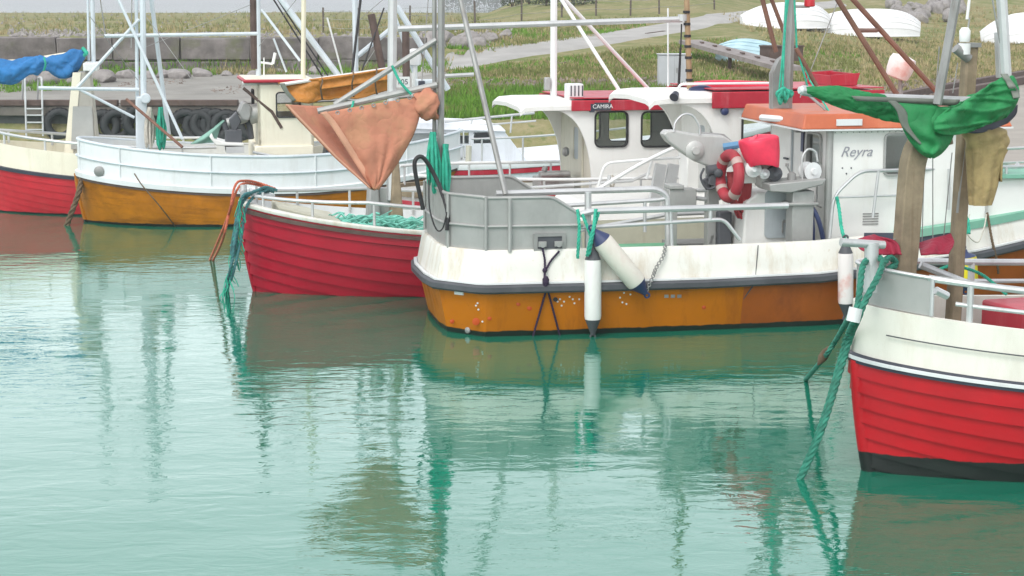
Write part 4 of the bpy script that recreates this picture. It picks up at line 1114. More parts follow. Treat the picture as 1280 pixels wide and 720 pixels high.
mb = MB(); mb.box((x0 - .012, yw1 + .12, zr - .24), (.02, .09, .28)); mb.build('sign_plate', M['navy'], boatB)
mb = MB(); mb.box((x0 - .10, yw1 + .02, zr - .06), (.14, .12, .10)); mb.build('deck_light', M['steel'], boatB, bevel=.02)
a, c = b(1106, 168, wn), b(1137, 218, wn)
wside = (a.x, a.x + .55, c.z, a.z)
mb = MB(); mb.panel([(x0, zb), (x1, zb), (x1, zr), (x0, zr)], [rrect(*wside, .06)], lambda x, z: (x, wn, z), (0, .05, 0)); mb.build('side_wall', M['white'], boatB, smooth=False)
window(boatB, lambda x, z: (x, wn, z), (0, -1, 0), *wside, r=.06, fr='alu')
mb = MB(); mb.panel([(x0, zb), (x1, zb), (x1, zr), (x0, zr)], [rrect(*wside, .06)], lambda x, z: (x, wf, z), (0, -.05, 0)); mb.build('side_wall', M['white'], boatB, smooth=False)
fw = [rrect(wn + .15, -.05, zr - .6, zr - .12, .06), rrect(.15, wf - .15, zr - .6, zr - .12, .06)]
mb = MB(); mb.panel([(wn, zb), (wf, zb), (wf, zr), (wn, zr)], fw, lambda y, z: (x1, y, z), (-.05, 0, 0)); mb.build('front_wall', M['white'], boatB, smooth=False)
mb = MB(); mb.tube([(x0 + .005, wn + .005, zb), (x0 + .005, wn + .005, zr)], .05, 10); mb.build('corner_post', M['alu'], boatB)
text(boatB, 'name_lettering', 'Reyra', (b(1070, 190, wn).x, wn - .006, b(1070, 190, wn).z), (1, 0, 0), (0, 0, 1), .19, 'faint_ink', .4)
mb = MB()
for px, py in ((1053, 210), (1064, 210), (1058, 217)): p = b(px, py, wn); mb.lathe([(.012, 0), (.010, .006)], (p.x, wn, p.z), (0, -1, 0), 8)
mb.build('screw_hole', M['ink'], boatB)
for zz in (zb + .35, zr - .35):
    mb = MB(); mb.box((x0 - .04, dn1 - .01, zz), (.03, .05, .12)); mb.build('hinge', M['steel'], boatB)
mb = MB(); mb.tube(bend([(x0 - .005, yw0 - .02, zb + .55), (x0 - .07, yw0 - .02, zb + .58), (x0 - .07, yw0 - .02, zr - .75), (x0 - .005, yw0 - .02, zr - .72)], .03), .012, 8); mb.build('grab_handle', M['galv'], boatB)
mb = MB()
for k in range(5): mb.bx(x0 + .5, x0 + .72, wn - .012, wn - .002, 1.28 + k * .035, 1.296 + k * .035)
mb.build('vent_grille', M['steel'], boatB)
tube_part(boatB, 'cable', 'black', [(smooth_path([(x0 - .02, yw1 + .02, zr - .1), (x0 - .025, yw1 + .05, zr - .5), (x0 - .02, yw1 + .03, 1.3)]), .008)])
mb = MB()
for k in range(26): mb.lathe([(.009, 0), (.007, .006)], (x0 + .08 + k * .085, wn - .001, zr - .05), (0, -1, 0), 6)
mb.build('rivet', M['alu'], boatB)
# roof: orange, thick edge, bevelled, with lamp tube and plate
mb = MB(); xo0, xo1 = x0 - .42, x1 + .25; yo0, yo1 = wn - .12, wf + .12
mb.hexa([(xo0, yo0, zr + .002), (xo1, yo0, zr + .002), (xo1, yo1, zr + .002), (xo0, yo1, zr + .002), (xo0 + .05, yo0 + .06, zr + .2), (xo1 - .1, yo0 + .06, zr + .2), (xo1 - .1, yo1 - .06, zr + .2), (xo0 + .05, yo1 - .06, zr + .2)])
rf = mb.build('roof', M['orange_roof'], boatB, smooth=False, bevel=.02)
mb = MB(); mb.bx(xo0 - .01, xo1, yo0 - .012, yo1 + .012, zr - .02, zr + .001); mb.build('roof_edge', M['stripe'], rf)
mb = MB(); p = b(1046, 152, wn - .13); p1 = b(1078, 152, wn - .13); mb.bar((p.x, yo0 - .0, zr + .09), (p1.x, yo0 - .0, zr + .09), .02, .085, up=(0, 0, 1)); mb.build('name_board', M['stripe'], rf)
tube_part(boatB, 'strip_lamp', 'stripe', [([b(952, 147, .3) , b(1003, 151, -.7)], .045)])
# trunk cabin forward, foredeck with green edges, dark recess in the bulwark
tx0, tx1 = x1 + .01, x1 + 2.2
tn, tf = -.95, .95
mb = MB(); mb.hexa([(tx0, tn, 1.0), (tx1 + .35, tn * .55, 1.2), (tx1 + .35, tf * .55, 1.2), (tx0, tf, 1.0), (tx0, tn + .06, 1.86), (tx1, tn * .5, 1.78), (tx1, tf * .5, 1.78), (tx0, tf - .06, 1.86)]); tk = mb.build('trunk_cabin', M['white'], boatB, smooth=False, bevel=.03)
mb = MB(); mb.hexa([(tx0, tn - .04, 1.865), (tx1 + .06, tn * .56, 1.785), (tx1 + .06, tf * .56, 1.785), (tx0, tf + .04, 1.865), (tx0, tn - .04, 1.915), (tx1 + .06, tn * .56, 1.835), (tx1 + .06, tf * .56, 1.835), (tx0, tf + .04, 1.915)]); mb.build('trunk_roof', M['deckgreen'], tk, smooth=False)
p = b(1186, 252, -.85); mb = MB(); mb.torus((p.x, -.86, p.z + .02), (0, 1, 0), .1, .022, 20, 8); mb.build('porthole', M['galv'], tk)
mb = MB(); fo = [p for p in outlineB(.16, lambda x: topz(x) - .06)]; n_ = len(fo) // 2
fd = [(p, q_) for p, q_ in zip(fo[:n_ + 1][::-1], fo[n_:]) if p.x > 5.3]; mb.grid([[p for p, q_ in fd], [q_ for p, q_ in fd]]); mb.build('foredeck', M['deckgreen'], boatB, smooth=False)
nr = [p for p in outlineB(.09, topz)[len(HALF):] if p.x > 5.0]; fr2 = [p for p in outlineB(.09, topz)[:len(HALF)] if p.x > 5.0]
cp = strip(subd(nr, 4), [(.03, -.09), (.03, .012), (-.14, .012), (-.14, -.0)]); cp.build('toe_rail', M['deckgreen'], boatB)
cp = strip(subd(fr2, 4), [(.03, -.09), (.03, .012), (-.14, .012), (-.14, -.0)]); cp.build('toe_rail', M['deckgreen'], boatB)
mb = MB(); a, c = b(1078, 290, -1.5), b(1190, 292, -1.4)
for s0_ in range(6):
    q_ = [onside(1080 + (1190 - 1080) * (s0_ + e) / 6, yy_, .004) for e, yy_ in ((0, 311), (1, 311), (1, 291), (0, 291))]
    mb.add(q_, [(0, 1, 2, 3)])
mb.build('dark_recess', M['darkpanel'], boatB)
tube_part(boatB, 'bow_rail', 'galv', [
    (bend([b(1037, 298, -1.3), b(1042, 245, -1.3), b(1074, 214, -1.3), b(1285, 208, -.6)], .15), .024),
    ([b(1043, 247, -1.3), b(1290, 238, -.6)], .014),
    ([b(1098, 214, -1.28), b(1091, 272, -1.28)], .022), ([b(1186, 211, -1.1), b(1186, 262, -1.1)], .02), ([b(1258, 209, -.8), b(1258, 255, -.8)], .02),
    ([b(1215, 188, 1.0), b(1290, 184, .3)], .022), ([b(1215, 205, 1.0), b(1290, 202, .3)], .016), ([b(1258, 230, -.2), b(1272, 205, .2)], .03), ([b(1240, 188, .7), b(1240, 240, .7)], .02)])
# main mast: grey post with rusty gallows legs, red lamp
tube_part(boatB, 'mast', 'steel', [([b(984, 143, .25), b(990, -40, .25)], .07), ([b(975, 140, .3), b(986, -40, .25)], .03)])
mb = MB(); mb.prism([b(x, y, .2) for x, y in ((966, 138), (966, 92), (974, 75), (984, 68), (984, 143))], (0, .16, 0)); mb.build('mast_step', M['steel'], boatB)
tube_part(boatB, 'gallows_leg', 'rust', [([b(970, 65, .9), b(948, -20, .9)], .035), ([b(980, 40, .9), b(957, -20, .9)], .03), ([b(1021, 108, .1), b(995, 60, .1)], .03), ([b(1121, 118, -.4), b(1040, -12, -.4)], .038), ([b(1172, 116, .6), b(1056, -12, .6)], .038), ([b(1072, 38, -.4), b(1096, 38, .6)], .03)])
mb = MB(); p = b(1012, 3, .2); mb.lathe([(.05, -.06), (.075, -.05), (.075, .14), (.05, .17)], p, (0, 0, 1), 14); mb.build('red_lamp', M['redlamp'], boatB)
tube_part(boatB, 'lamp_arm', 'steel', [([b(990, 8, .25), b(1012, 8, .2)], .02)])
tube_part(boatB, 'halyard', 'teal', [(smooth_path([b(978, 118, .1), b(980, 60, .1), b(984, -20, .1)]), .018), (smooth_path([b(974, 112, .1), b(982, 30, .1), b(988, -20, .1)]), .012), ([b(995, 55, .1), b(1012, 100, .1), b(1040, 145, -.5)], .012), ([b(993, 0, .1), b(996, 60, .1), b(1010, 110, .1)], .014)])
tube_part(boatB, 'wire_stay', 'steel', [([b(1000, 122, .1), b(1048, 0, .1)], .008), ([b(1045, 148, -.5), b(1000, 110, .1)], .02)])
# mizzen: steel post at the stern, boom with salmon sail, leaning strut
ms = b(549, 232, -.2)
tube_part(boatB, 'mizzen_mast', 'steel', [([Vector((ms.x, ms.y, .55)), b(552, -40, -.2)], .046), ([Vector((ms.x - .05, ms.y + .1, 1.3)) + Vector((0, 0, .0)), b(543, -40, -.1)], .03)])
boom = tube_part(boatB, 'boom', 'alu', [([b(397, 139, -.2), b(546, 106, -.2)], .042), ([b(418, 131, -.15), b(545, 50, -.15)], .036)])
tube_part(boatB, 'strut', 'steel', [([b(632, 243, -1.2), b(573, -12, -.3)], .036)])
tube_part(boatB, 'hose', 'black', [(smooth_path([b(529, 262, -.6), b(519, 215, -.6), b(520, 199, -.6), b(530, 198, -.6), b(546, 225, -.6), b(559, 262, -.9), b(559, 288, -.95)]), .028), (smooth_path([b(536, 225, -.6), b(537, 260, -.8), b(545, 286, -.9), b(553, 286, -.95), b(559, 265, -.95)]), .010)])
tube_part(boatB, 'lanyard', 'teal', [(smooth_path([b(490, 82, -.25), b(500, 102, -.28), b(514, 118, -.28)]), .018), (smooth_path([b(442, 126, -.28), b(440, 134, -.28), b(436, 138, -.28)]), .015)])

def cloth(rows_px, fr_fun, nu, nv, wr, thick=.012, seed=0, sag=None):
    """cloth between left and right edges; rows_px: list of (left px,py, right px,py); wr(u,v) wrinkle depth"""
    rows = []
    K = len(rows_px)
    L_ = smooth_path([Vector((r_[0], r_[1], 0)) for r_ in rows_px], 6); Rr = smooth_path([Vector((r_[2], r_[3], 0)) for r_ in rows_px], 6)
    for i in range(len(L_)):
        v_ = i / (len(L_) - 1); row = []
        for j in range(nu + 1):
            u = j / nu; q_ = L_[i].lerp(Rr[i], u)
            if sag: q_.y += sag(u, v_)
            row.append(fr_fun(q_.x, q_.y, wr(u, v_)))
        rows.append(row)
    mb = MB(); mb.grid(rows); return mb
def solid(ob, t=.014):
    m_ = ob.modifiers.new('thickness', 'SOLIDIFY'); m_.thickness = t; m_.offset = 0; return ob
def w1(u, v_):
    return -.34 + .10 * u * (1 - v_) - .16 * math.sin(u * 3.1) * v_ * (1 - v_ * .6) + .035 * math.sin(u * 11 + 2.5 * v_) * (.25 + v_) * (1 - .5 * v_) + .03 * noise.noise(Vector((u * 6, v_ * 5, 1))) - .04 * math.exp(-((u - .62 + .1 * v_) / .05) ** 2) * v_
EDGE = [(401, 141, 521, 121), (414, 156, 527, 131), (430, 181, 519, 163), (446, 206, 503, 194), (459, 226, 486, 220), (466, 237, 473, 237)]
mb = cloth(EDGE, b, 40, 34, w1)
solid(mb.build('sail', M['salmon'], boom, ang=180))
mb = cloth([(q_[0] - 1, q_[1], q_[0] + 7, q_[1] - 2) for q_ in EDGE[:-1]] + [(466, 236, 469, 236)], b, 3, 30, lambda u, v_: w1(u * .06, v_) - .02)
solid(mb.build('hem', mat('faded_salmon_hem', (.62, .33, .22), .85, var=.15), boom, ang=180), .01)
w2 = lambda u, v_: -.40 + .62 * u + .05 * math.sin(u * 5 + v_ * 2) + .04 * noise.noise(Vector((u * 4, v_ * 4, 5))) - .15 * v_ * (1 - u)
mb = cloth([(357, 131, 404, 133), (368, 144, 420, 156), (392, 169, 435, 184), (419, 197, 450, 208), (446, 221, 463, 227), (463, 236, 469, 238)], b, 18, 26, w2)
solid(mb.build('sail', M['salmon'], boom, ang=180))
mb = cloth([(357, 130, 361, 131), (368, 143, 373, 144), (392, 168, 397, 169), (419, 196, 423, 197), (446, 220, 449, 221), (462, 235, 464, 236)], b, 2, 26, lambda u, v_: -.42 - .15 * v_)
solid(mb.build('hem', bpy.data.materials['faded_salmon_hem'], boom, ang=180), .01)
mb = MB(); pts = [(518, 128, .09), (524, 131, .16), (532, 131, .20), (540, 130, .20), (545, 132, .17), (547, 133, .12)]
rows = []
for i in range(25):
    t = i / 24 * (len(pts) - 1); k = min(int(t), len(pts) - 2); f = t - k
    x, y, r_ = [pts[k][q_] * (1 - f) + pts[k + 1][q_] * f for q_ in range(3)]
    c = b(x, y, -.25); rows.append([c + Vector((.02 * math.sin(a * 3), math.cos(a) * r_ * .7, math.sin(a) * r_ * 1.0)) * (1 + .12 * math.sin(a * 5 + i * .5)) for a in [2 * math.pi * j / 22 for j in range(22)]])
mb.grid(rows, closed=True); mb.build('sail_bundle', M['salmon'], boom, ang=180)
mb = MB()
for k in range(7): p = b(422 + k * 15, 141 - k * 3.2, -.33); mb.torus(p, (0, 1, 0), .022, .008, 10, 6)
mb.build('eyelet', M['steel'], boom)

# ================================================================= red clinker boat behind it, wheelhouse with visor
p0 = at_z(322, 364, 0)
FE = Frame(p0.x - .22 * .97, p0.y - .22 * .24, 14)
boatE = thing('fishing_boat', 'crimson clinker fishing boat with tubular rail, white visor wheelhouse and net on the stern deck', 'boat', FE.o, 14)
e = FE.v
HE = Hull(9.4, 3.0, lambda u: 1.33 - 1.05 * u * (1 - u) * (1 - .35 * u) * 1.95 if u < .5 else .80 + 1.6 * max(0, u - .4) ** 2, rake=.30, keel=-.42, end=(2.4, .5))
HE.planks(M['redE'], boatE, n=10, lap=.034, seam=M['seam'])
lp = HE.loop(.0, 0)
mb = strip(lp, [(-.05, -.03), (.02, -.03), (.03, -.015), (.03, .02), (.02, .03), (-.07, .03)]); mb.build('gunwale', M['white_worn'], boatE)
mb = strip(HE.loop(.0, -.085), [(0, -.03), (.035, -.025), (.035, .025), (0, .03)]); mb.build('rub_strip', M['brownwood'], boatE)
HE.deck(M['shade'], boatE, -.33, .03, .97, ins=.22)
mb = MB(); a_, c_ = HE.sheer(-1, -.07, .03), HE.sheer(-1, -.20, -.34); mb.grid([a_, c_]); a_, c_ = HE.sheer(1, -.07, .03), HE.sheer(1, -.20, -.34); mb.grid([a_, c_]); mb.build('inner_bulwark', M['cool'], boatE, smooth=False)
mb = MB(); mb.tube([HE.P(0, k / 10, 1) + Vector((-.012, 0, 0)) for k in range(1, 11)], .035, 8); mb.build('stem', M['redE'], boatE)
UE = [u for u in HE.us() if .01 < u < .45]
def railE(sd, u0, u1, dz):
    return [HE.P(u0 + (u1 - u0) * i / 24, 1, sd) + Vector((0, -sd * .10, dz(i / 24) if callable(dz) else dz)) for i in range(25)]
tube_part(boatE, 'rail', 'galv', [(railE(-1, .02, .5, lambda t: .16 + .19 * min(1, t * 3)), .026), (railE(1, .02, .6, lambda t: .16 + .19 * min(1, t * 3)), .026), ([railE(-1, .02, .5, .16)[0], HE.P(.004, 1, -1) + Vector((.1, .1, .2)), railE(1, .02, .5, .16)[0]], .026)])
pl = []
for sd in (-1, 1):
    for u in (.03, .10, .19, .30, .42): q_ = HE.P(u, 1, sd) + Vector((0, -sd * .10, 0)); pl.append(([q_ + Vector((0, 0, -.02)), q_ + Vector((0, 0, .34 if u > .1 else .24))], .020))
tube_part(boatE, 'rail_post', 'galv', pl)
# stern fittings
mb = MB(); mb.box(HE.P(0.006, 1, -1) + Vector((.22, .12, .12)), (.34, .3, .03), rz=.3); mb.tube([HE.P(0, 1, 1) + Vector((.05, 0, 0)), HE.P(0, 1, 1) + Vector((.05, 0, .25))], .05, 10); mb.tube([HE.P(0, 1, 1) + Vector((.02, -.2, .16)), HE.P(0, 1, 1) + Vector((.02, .2, .16))], .03, 8); mb.build('bitts', M['galv'], boatE)
# pale stern lockers and the weathered winch posts under the sail
mb = MB(); mb.hexa([(.5, -.45, .8), (1.4, -.75, .7), (1.4, .6, .7), (.5, .45, .8), (.5, -.45, 1.30), (1.4, -.75, 1.08), (1.4, .6, 1.08), (.5, .45, 1.30)]); mb.build('stern_locker', M['inner'], boatE, bevel=.02)
for x0_, x1_ in ((456, 476), (484, 504)):
    a, c = e(x0_, 222, .3), e(x1_, 268, .3); mid = (a.x + c.x) / 2; w_ = (c.x - a.x)
    mb = MB(); mb.hexa([(mid - w_ * .55, .1, .4), (mid + w_ * .55, .1, .4), (mid + w_ * .55, .5, .4), (mid - w_ * .55, .5, .4), (mid - w_ * .2, .2, a.z + .3), (mid + w_ * .2, .2, a.z + .3), (mid + w_ * .2, .4, a.z + .3), (mid - w_ * .2, .4, a.z + .3)]); mb.build('winch_post', M['wood' if x0_ > 480 else 'steel'], boatE, bevel=.03)
a, c = e(474, 235, .35), e(488, 262, .35); mb = MB(); mb.bx(a.x, c.x, .3, .45, .4, a.z); mb.build('winch_plate', M['alu'], boatE)
# wheelhouse
ynE, yfE = -.98, .95
xo_, xa_ = e(812, 118, ynE).x, e(905, 190, ynE).x
zl = e(816, 129, ynE).z; zrE = e(850, 119, ynE).z
xb_ = e(1060, 150, ynE).x
a, c = e(928, 138, ynE), e(966, 178, ynE)
visor_house(boatE, FE, ynE, yfE, xo_, xa_, xb_ + .5, .75, zrE, zl, [(a.x, c.x, c.z - .1, a.z), (c.x + .16, c.x + .80, c.z - .1, a.z)], trim='maroon_paint', trim_x=e(888, 120, ynE).x, back='white')
mb = MB(); p = e(905, 139, ynE - .03); mb.lathe([(.06, 0), (.06, .05), (.03, .07)], p, (0, -1, 0), 12); mb.build('horn', M['navy'], boatE)
mb = MB(); p = e(845, 117, ynE - .05); mb.lathe([(.05, 0), (.07, .10)], p, (-.5, -.6, -.5), 12); mb.build('deck_light', M['darkpanel'], boatE)
# low white casing below the visor, deckhouse side
a = e(738, 268, -1.0); mb = MB(); mb.hexa([(xa_ - 2.3, -1.05, .72), (xa_ + .02, -1.05, .72), (xa_ + .02, .95, .72), (xa_ - 2.3, .95, .72), (xa_ - 2.1, -.95, 1.26), (xa_ + .02, -.95, 1.36), (xa_ + .02, .85, 1.36), (xa_ - 2.1, .85, 1.26)]); mb.build('fish_hold_casing', M['white'], boatE, bevel=.03)
a, c = e(858, 185, -.6), e(872, 250, -.6)
mb = MB(); mb.bx(a.x, c.x, -.65, -.25, .9, a.z); mb.build('casing_pillar', M['white'], boatE, bevel=.02)
for px in (822, 838):
    mb = MB(); mb.bar(e(px + 4, 205, -.95), e(px - 6, 262, -.95), .16, .09, up=(0, 1, 0)); mb.build('hauler_leg', M['galv'], boatE)
tube_part(boatE, 'grab_rail', 'white_tube', [(bend([e(742, 240, -1.0), e(800, 205, -1.0), e(845, 183, -.98), e(880, 178, -.98)], .25), .030), (bend([e(748, 232, -.9), e(756, 204, -.9), e(800, 200, -.9), e(850, 197, -.9)], .12), .022), ([e(815, 200, -.9), e(808, 224, -.9)], .022)])
tube_part(boatE, 'side_rail', 'galv', [([e(640, 236, .9), e(790, 226, .9), e(812, 216, .9)], .024), ([e(700, 238, .9), e(700, 250, .9)], .016), ([e(762, 219, .9), e(760, 232, .9)], .03)])
# roof gear: boat-shaped red box, white rail, orange rolls
a, c = e(890, 112, -.4), e(1058, 118, -.4)
q0 = e(1020, 106, .1); q1 = e(1050, 104, .1); zt_ = zrE + .09
mb = MB(); mb.panel([(q0.x, zt_), (q1.x, zt_), (q1.x + .06, zt_ + .19), (q0.x - .02, zt_ + .16)], [], lambda x, z: (x, -.5, z), (0, .03, 0)); mb.panel([(q0.x, zt_), (q1.x, zt_), (q1.x + .06, zt_ + .19), (q0.x - .02, zt_ + .16)], [], lambda x, z: (x, .5, z), (0, .03, 0)); mb.bx(q1.x, q1.x + .03, -.47, .5, zt_, zt_ + .18); mb.bx(q0.x, q0.x + .03, -.47, .5, zt_, zt_ + .15); mb.bx(q0.x + .03, q1.x, -.47, .5, zt_, zt_ + .03)
fishbox = world_things(FE, mb).build('fish_box', M['maroon_paint'], smooth=False, origin='base'); tag(fishbox, 'open red fish box on the wheelhouse roof beside the teal roped mast', 'box')
tube_part(boatE, 'roof_rail', 'white_tube', [(bend([e(846, 116, -.6), e(850, 105, -.6), e(965, 104, -.6)], .1), .02)])
for (pp, nm) in (([e(868, 108, -.2), e(900, 106, -.2), e(960, 108, -.2)], 'orange red rolled canvas on the wheelhouse roof behind the bamboo mast'), ):
    mb = MB(); mb.tube(smooth_path(pp, 6), .075, 12); tag(world_things(FE, mb).build('canvas_roll', M['pink'], origin='base'), nm, 'canvas roll')
mb = MB(); mb.tube(smooth_path([e(862, 114, -.5), e(880, 113, -.5), e(895, 116, -.5)], 6), [.05, .06, .07, .075, .08, .08, .08, .08, .075, .07, .06, .05, .04][:13], 12); tag(world_things(FE, mb).build('canvas_roll', M['navy'], origin='base'), 'purple blue bundle at the aft edge of the wheelhouse roof', 'bundle')
# bamboo mast and the horizontal boom with the grey pole it reaches back to
tube_part(boatE, 'mast', 'bamboo', [([e(862, 112, -.2), e(857, -40, -.2)], .045)])
mb = MB()
for y in (15, 30, 45, 58, 72, 88, 100): p = e(857.5 + y * .04, y, -.2); mb.lathe([(.056, -.02), (.056, .02)], p, (0, 0, 1), 10)
mb.build('mast_band', M['black'], boatE)
tube_part(boatE, 'boom', 'galv', [([e(852, 24, -.2), e(497, 36, .0)], .045)])
mb = MB(); mb.lathe([(.07, -.05), (.07, .05)], e(853, 22, -.2), (0, 0, 1), 12); mb.build('gooseneck', M['galv'], boatE)
tube_part(boatE, 'mizzen_mast', 'galv', [([e(489, 250, .3), e(491, -40, .3)], .07)])
tube_part(boatE, 'wire_stay', 'black', [([e(849, 116, -.2), e(852, 30, -.2)], .012), ([e(847, 116, -.25), e(850, 60, -.25)], .01)])
tube_part(boatE, 'antenna', 'stripe', [([e(835, 108, .3), e(835, 10, .3)], .014)])
tube_part(boatE, 'stay_tube', 'galv', [([e(556, 95, .2), e(592, 93, .2)], .03)])
# ================================================================= white boat with red-trimmed wheelhouse and white mast
FC = Frame(-2.1, 30.2, 12)
boatC = thing('fishing_boat', 'white fishing boat with tall white mast and maroon trimmed visor wheelhouse', 'boat', FC.o, 12)
c_ = FC.v
HC = Hull(9.6, 3.1, lambda u: 1.02 + 1.5 * max(0, u - .45) ** 2 + .25 * max(0, .3 - u) ** 1.2, rake=.2, end=(3.2, .45))
def smooth_hull(H, mt, parent, ss=12):
    mb = MB(); U = H.us()
    for sd in (-1, 1): mb.grid([[H.P(u, s / ss, sd) for u in U] for s in range(ss + 1)])
    return mb.build('hull', mt, parent, ang=60)
M['whiteC'] = mat('white_hull_gelcoat', (.78, .78, .75), .4, var=.05, dirt=.2, dcol=(.45, .38, .25), boot=(.18, .03), bootcol=(.30, .015, .03))
smooth_hull(HC, M['whiteC'], boatC)
mb = strip(HC.loop(0, 0), [(-.08, -.06), (.03, -.06), (.04, 0), (.03, .03), (-.08, .03)]); mb.build('gunwale', M['wood'], boatC)
mb = strip(HC.loop(0, -.16), [(0, -.035), (.025, -.03), (.025, .03), (0, .035)]); mb.build('rub_strip', M['maroon_paint'], boatC)
HC.deck(M['plankdeck'], boatC, -.3, .02, .98, ins=.2)
mb = MB()
for sd in (-1, 1): mb.grid([HC.sheer(sd, -.07, .0), HC.sheer(sd, -.18, -.31)])
mb.build('inner_bulwark', M['white'], boatC, smooth=False)
def railH(H, sd, u0, u1, dz, ins=.1, n=24): return [H.P(u0 + (u1 - u0) * i / n, 1, sd) + Vector((0, -sd * ins, dz)) for i in range(n + 1)]
tube_part(boatC, 'rail', 'white_tube', [(railH(HC, -1, .03, .5, .30), .028), (railH(HC, 1, .03, .55, .34), .028)])
tube_part(boatC, 'rail_post', 'galv', [([HC.P(u, 1, sd) + Vector((0, -sd * .1, 0)), HC.P(u, 1, sd) + Vector((0, -sd * .1, .32))], .02) for sd in (-1, 1) for u in (.04, .1, .17, .25, .33, .42, .49)])
ynC, yfC = -1.05, 1.2
xo_, xa_ = c_(651, 128, ynC).x, c_(741, 240, ynC).x
xb_ = c_(838, 180, ynC).x + .9
zrC = c_(690, 129, ynC).z; zlC = c_(651, 135, ynC).z
w1_, w1b = c_(744, 140, ynC), c_(784, 183, ynC); w2_, w2b = c_(802, 140, ynC), c_(840, 183, ynC)
zb_ = c_(742, 250, ynC).z
visor_house(boatC, FC, ynC, yfC, xo_, xa_, xb_, .78, zrC, zlC, [(w1_.x, w1b.x, w1b.z, w1_.z), (w2_.x, w2b.x, w2b.z, w2_.z)], trim='maroon_paint', trim_x=c_(713, 130, ynC).x, trim_h=.13)
p = c_(752, 132, ynC - .1); mb = MB(); p1 = c_(743, 132, ynC - .1); p2 = c_(763.5, 132, ynC - .1)
mb.bx(p1.x, p2.x, ynC - .112, ynC - .098, zrC - .125, zrC + .005); nb = mb.build('name_board', M['ink'], boatC, smooth=False)
text(nb, 'name_lettering', 'CAMIRA', ((p1.x + p2.x) / 2, ynC - .114, zrC - .06), (1, 0, 0), (0, 0, 1), .095, 'signwhite')
mb = MB(); p1, p2 = c_(706, 121, -.6), c_(726, 110, -.6); mb.bx(p1.x, p2.x, -.8, -.55, zrC + .02, p2.z + .08); bb = mb.build('roof_box', M['stripe'], boatC, bevel=.02)
mb = MB()
for k in range(4): x = p1.x + .05 + k * .065; mb.bx(x, x + .02, -.806, -.79, zrC + .1, p2.z + .05)
mb.build('slot', M['ink'], bb)
mb = MB(); p1 = c_(739, 134, ynC); mb.bx(p1.x - .035, p1.x + .035, ynC - .10, ynC - .002, p1.z - .08, p1.z + .06); mb.build('deck_light', M['darkpanel'], boatC)
mb = MB(); p1 = c_(703, 189, .2); mb.lathe([(.06, 0), (.09, .05), (.06, .1)], (xa_ - .14, p1.y - .1, p1.z), (-1, 0, 0), 12); mb.build('handwheel', M['steel'], boatC)
tube_part(boatC, 'mast', 'white_tube', [([c_(692, 130, .0), c_(692.5, -60, .0)], .06)])
tube_part(boatC, 'mast_stay', 'white_tube', [([c_(781, 124, -.7), c_(697, -8, 0)], .033), ([c_(815, 116, .7), c_(703, -4, .1)], .036)])
mb = MB(); p = c_(684, 104, -.05); mb.bx(p.x - .05, p.x + .05, p.y - .06, p.y + .06, p.z - .12, p.z + .1); mb.build('mast_lamp', M['steel'], boatC, bevel=.02)
# deckhouse side below the windows, winch on deck
mb = MB(); mb.hexa([(xa_ - .1, -1.15, .72), (xb_ + 1.2, -1.15, .72), (xb_ + 1.2, 1.2, .72), (xa_ - .1, 1.2, .72), (xa_ + .15, -1.04, zb_ + .50), (xb_ + .9, -1.04, zb_ + .50), (xb_ + .9, 1.1, zb_ + .50), (xa_ + .15, 1.1, zb_ + .50)]); mb.build('deckhouse', M['white'], boatC, bevel=.03)
mb = MB(); p0_, p1_ = c_(672, 216, -.3), c_(714, 242, -.3)
mb.bx(p0_.x, p1_.x, -.5, .1, .75, p0_.z - .08); mb.box(((p0_.x + p1_.x) / 2, -.3, p0_.z - .03), (.5, .3, .10)); mb.tube([c_(680, 214, -.4), c_(682, 208, -.4)], .05); mb.tube([c_(676, 219, -.55), c_(712, 217, -.55)], .05, 10)
mb.build('deck_winch', M['steel'], boatC, bevel=.01)
mb = MB(); p0_, p1_ = c_(640, 242, -.9), c_(706, 254, -.9); mb.bx(p0_.x, p1_.x, -1.0, -.2, .7, p0_.z - .06); mb.build('hatch', M['maroon_paint'], boatC, bevel=.02)

# ================================================================= varnished yellow boat with grey-white bulwark
p0 = at_z(117, 277, 0)
FF = Frame(p0.x - .28, p0.y - .05, 12)
boatF = thing('fishing_boat', 'varnished golden plank fishing boat with pale blue white bulwark and twin pale mast', 'boat', FF.o, 12)
f_ = FF.v
HF = Hull(7.7, 3.1, lambda u: .95 - .9 * u * (1 - u) * 1.3 + .3 * max(0, u - .5) ** 2, rake=.30, keel=-.5, end=(2.5, .5))
HF.planks(M['varnish'], boatF, n=11, lap=.005)
mb = strip(HF.loop(.0, .02), [(-.02, -.06), (.03, -.05), (.035, .04), (0, .06), (-.05, .06)]); mb.build('rub_rail', M['cool'], boatF)
mb = strip(HF.loop(.0, -.05), [(0, -.03), (.012, -.03), (.012, .02), (0, .02)]); mb.build('rub_strip', M['brownwood'], boatF)
